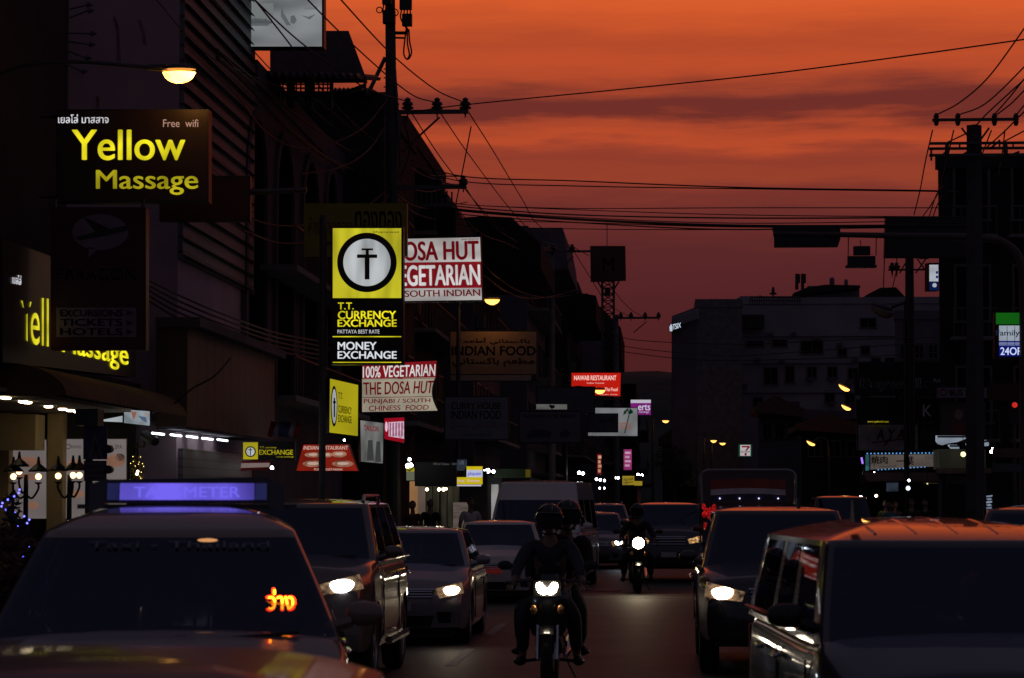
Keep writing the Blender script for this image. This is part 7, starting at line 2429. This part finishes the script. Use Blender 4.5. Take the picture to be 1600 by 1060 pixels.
# left arcade: lit doorway panels under the signs
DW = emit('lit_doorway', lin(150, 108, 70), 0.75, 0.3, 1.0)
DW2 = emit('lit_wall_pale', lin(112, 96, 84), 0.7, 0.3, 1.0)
AR = root('shop_arcade', 'lit shop front with pale doorway and dark glass doors under the black fascia', 'shop front', (P(670, 800, 72).x, 72, .14))
q = PY(71)
m = MB(); A_, B_ = q.pt(630, 815), q.pt(756, 735); m.box(A_.x, B_.x, 72.2, 72.5, .14, B_.z); m.build('back_wall', W_dark, AR)
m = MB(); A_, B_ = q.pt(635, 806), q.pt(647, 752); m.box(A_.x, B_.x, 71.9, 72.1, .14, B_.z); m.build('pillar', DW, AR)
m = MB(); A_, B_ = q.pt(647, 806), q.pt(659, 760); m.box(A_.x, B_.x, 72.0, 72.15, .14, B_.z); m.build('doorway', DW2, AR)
for i, x in enumerate((661, 672, 684, 695, 704)):
    m = MB(); A_, B_ = q.pt(x, 804), q.pt(x + 9.5, 760); m.box(A_.x, B_.x, 71.95, 72.0, .16, B_.z); m.build('glass_door', emit('dim_glass_door', lin(40, 38, 30), .7, .6, 2.5, axis=(3, 1, .5)), AR)
m = MB(); A_, B_ = q.pt(708, 806), q.pt(731, 785); m.box(A_.x, B_.x, 71.0, 71.1, .3, B_.z); m.build('menu_board', emit('dim_white_menu', lin(96, 84, 78), .7, .5, 5, axis=(.2, 1, 3)), AR)
m = MB(); A_, B_ = q.pt(600, 800), q.pt(612, 752); m.box(A_.x, B_.x, 71.9, 72.1, .14, B_.z); m.build('side_panel', emit('dim_grey_panel', lin(58, 58, 56), .6, .5, 3), AR)
m = MB(); A_, B_ = q.pt(765, 780), q.pt(776, 757); m.box(A_.x, B_.x, 71.7, 71.8, .3, B_.z); m.build('white_panel', emit('cool_panel', lin(150, 150, 148), .7, .3, 3), AR)
m = MB(); A_, B_ = q.pt(384, 815), q.pt(440, 737); m.box(A_.x, B_.x, 72.2, 72.4, .14, B_.z); m.build('white_doorway', emit('dim_doorway', lin(60, 52, 50), .6, .4, 2), AR)

# christmas tree with blue lights at the left edge and a dark potted shrub
def leafy(m, c, rx, rz, n, size, pr):
    for i in range(n):
        while True:
            v = Vector((pr.uniform(-1, 1), pr.uniform(-1, 1), pr.uniform(-1, 1)))
            if v.length < 1:
                break
        p_ = Vector(c) + Vector((v.x * rx, v.y * rx, v.z * rz))
        a = Vector((pr.uniform(-1, 1), pr.uniform(-1, 1), pr.uniform(-.6, .6))).normalized()
        b = a.cross(Vector((pr.uniform(-1, 1), pr.uniform(-1, 1), pr.uniform(-1, 1)))).normalized()
        m.add([p_ - a * size, p_ + b * size * .35, p_ + a * size, p_ - b * size * .35], [(0, 1, 2, 3)])
pr = random.Random(11)
Yc = 30
b = P(20, 800, Yc)
XT = root('christmas_tree', 'small dark christmas tree strung with blue lights at the left edge', 'christmas tree', (b.x, Yc, .14))
m = MB(); m.tube([(b.x, Yc, .14), (b.x, Yc, 2.0)], [.05, .015], 6); m.build('trunk', pbr('bark', (.08, .05, .03), .9), XT)
m = MB()
for k in range(10):
    z = .45 + k * .155
    rr = .52 * (1 - k / 10.8)
    for i in range(int(70 * (1 - k / 12))):
        q_ = pr.uniform(0, 6.283); rad = rr * pr.uniform(.2, 1)
        leafy(m, (b.x + rad * math.cos(q_), Yc + rad * math.sin(q_), z - rad * .25 + pr.uniform(-.06, .06)), .05, .05, 2, .06, pr)
m.build('crown', pbr('fir_needles', (.03, .06, .03), .8, var=.5), XT)
m = MB()
for k in range(38):
    t = k / 38
    q_ = t * 26; z = .5 + 1.5 * t; rr = .54 * (1 - t * .92) + .02
    m.ball((b.x + rr * math.cos(q_), Yc + rr * math.sin(q_), z), .013, nu=6, nv=4)
m.build('light_string', emit('blue_light', (.12, .12, 1.0), 4), XT)
PS = root('potted_shrub', 'dark potted shrub with reddish leaves beside the christmas tree', 'plant', (P(8, 850, 24).x, 24, .14))
bx = P(8, 850, 24).x
m = MB(); m.lathe((bx, 24, .14), (0, 0, 1), [(.16, 0), (.22, .35), (.24, .38), (.2, .38)], 14); m.build('pot', M_rust, PS)
m = MB(); m.tube([(bx, 24, .5), (bx, 24, 1.1)], .03, 6); m.build('trunk', pbr('bark', (.08, .05, .03), .9), PS)
m = MB(); leafy(m, (bx, 24, 1.15), .38, .5, 900, .06, pr); m.build('crown', pbr('red_green_leaves', (.10, .04, .03), .7, var=.7, scale=6), PS)
GT = root('garland_tree', 'small golden light garland tree right of the spa poster', 'plant', (P(213, 800, 47).x, 47, .14))
bx = P(213, 800, 47).x
m = MB(); m.tube([(bx, 47, .14), (bx, 47, 2.2)], .025, 6); m.build('trunk', pbr('bark', (.08, .05, .03), .9), GT)
m = MB(); leafy(m, (bx, 47, 2.2), .14, .5, 500, .04, pr); m.build('crown', pbr('garland_leaves', (.16, .12, .03), .7, var=.6, scale=6), GT)
m = MB()
for k in range(30):
    m.ball((bx + pr.uniform(-.13, .13), 47 + pr.uniform(-.13, .05), 2.2 + pr.uniform(-.45, .45)), .008, nu=5, nv=4)
m.build('light_string', emit('gold_light', (1.0, .7, .2), 3), GT)

# unidentified red cluster by the black SUV; its glow is added for brightness
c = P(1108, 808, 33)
RB = root('red_cluster', 'glossy red crinkled cluster with added glow beside the black SUV roof', 'lantern', (c.x, 33, c.z - .2))  # category only; the cluster is not identified as a lantern, its glow is added
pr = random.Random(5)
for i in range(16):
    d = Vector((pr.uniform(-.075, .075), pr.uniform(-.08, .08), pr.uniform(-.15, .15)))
    m = MB(); m.ball(c + d, .026, .026, .04, 10, 6); m.build('cluster_lobe', emit('red_cluster_glow', (.75, .015, .015), .30, .98, 22, base=.8), RB, smooth='all')
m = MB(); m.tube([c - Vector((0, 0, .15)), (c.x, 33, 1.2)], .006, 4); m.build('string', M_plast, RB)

# small trees: dark street trees far along the road
def street_tree(label, px, Y, ytop, rad, n):
    top = P(px, ytop, Y)
    r = root('street_tree', label, 'tree', (top.x, Y, .14), 'street trees far down the road')
    h = top.z
    m = MB(); m.tube(catmull([(top.x, Y, .14), (top.x + .1, Y, h * .35), (top.x - .05, Y + .1, h * .7)], 4), [.16, .15, .14, .12, .11, .1, .09, .08, .06], 7)
    for k in range(5):
        q_ = k * 1.3
        m.tube([(top.x, Y, h * .45), (top.x + rad * .6 * math.cos(q_), Y + rad * .6 * math.sin(q_), h * .75)], [.06, .02], 5)
    m.build('trunk', pbr('bark', (.08, .05, .03), .9), r)
    m = MB(); pr_ = random.Random(int(px))
    for k in range(9):
        q_ = pr_.uniform(0, 6.28); rr = pr_.uniform(0, .7) * rad
        leafy(m, (top.x + rr * math.cos(q_), Y + rr * math.sin(q_), h * pr_.uniform(.62, .92)), rad * .45, h * .13, n // 9, .13, pr_)
    m.build('crown', pbr('street_leaves', (.05, .075, .03), .8, var=.5, scale=2), r)
street_tree('dark round street tree before the screen clad hotel, left of the seven sign', 1075, 205, 655, 2.4, 1600)
street_tree('dark street tree left of the pickup bus', 1052, 150, 700, 1.5, 1200)
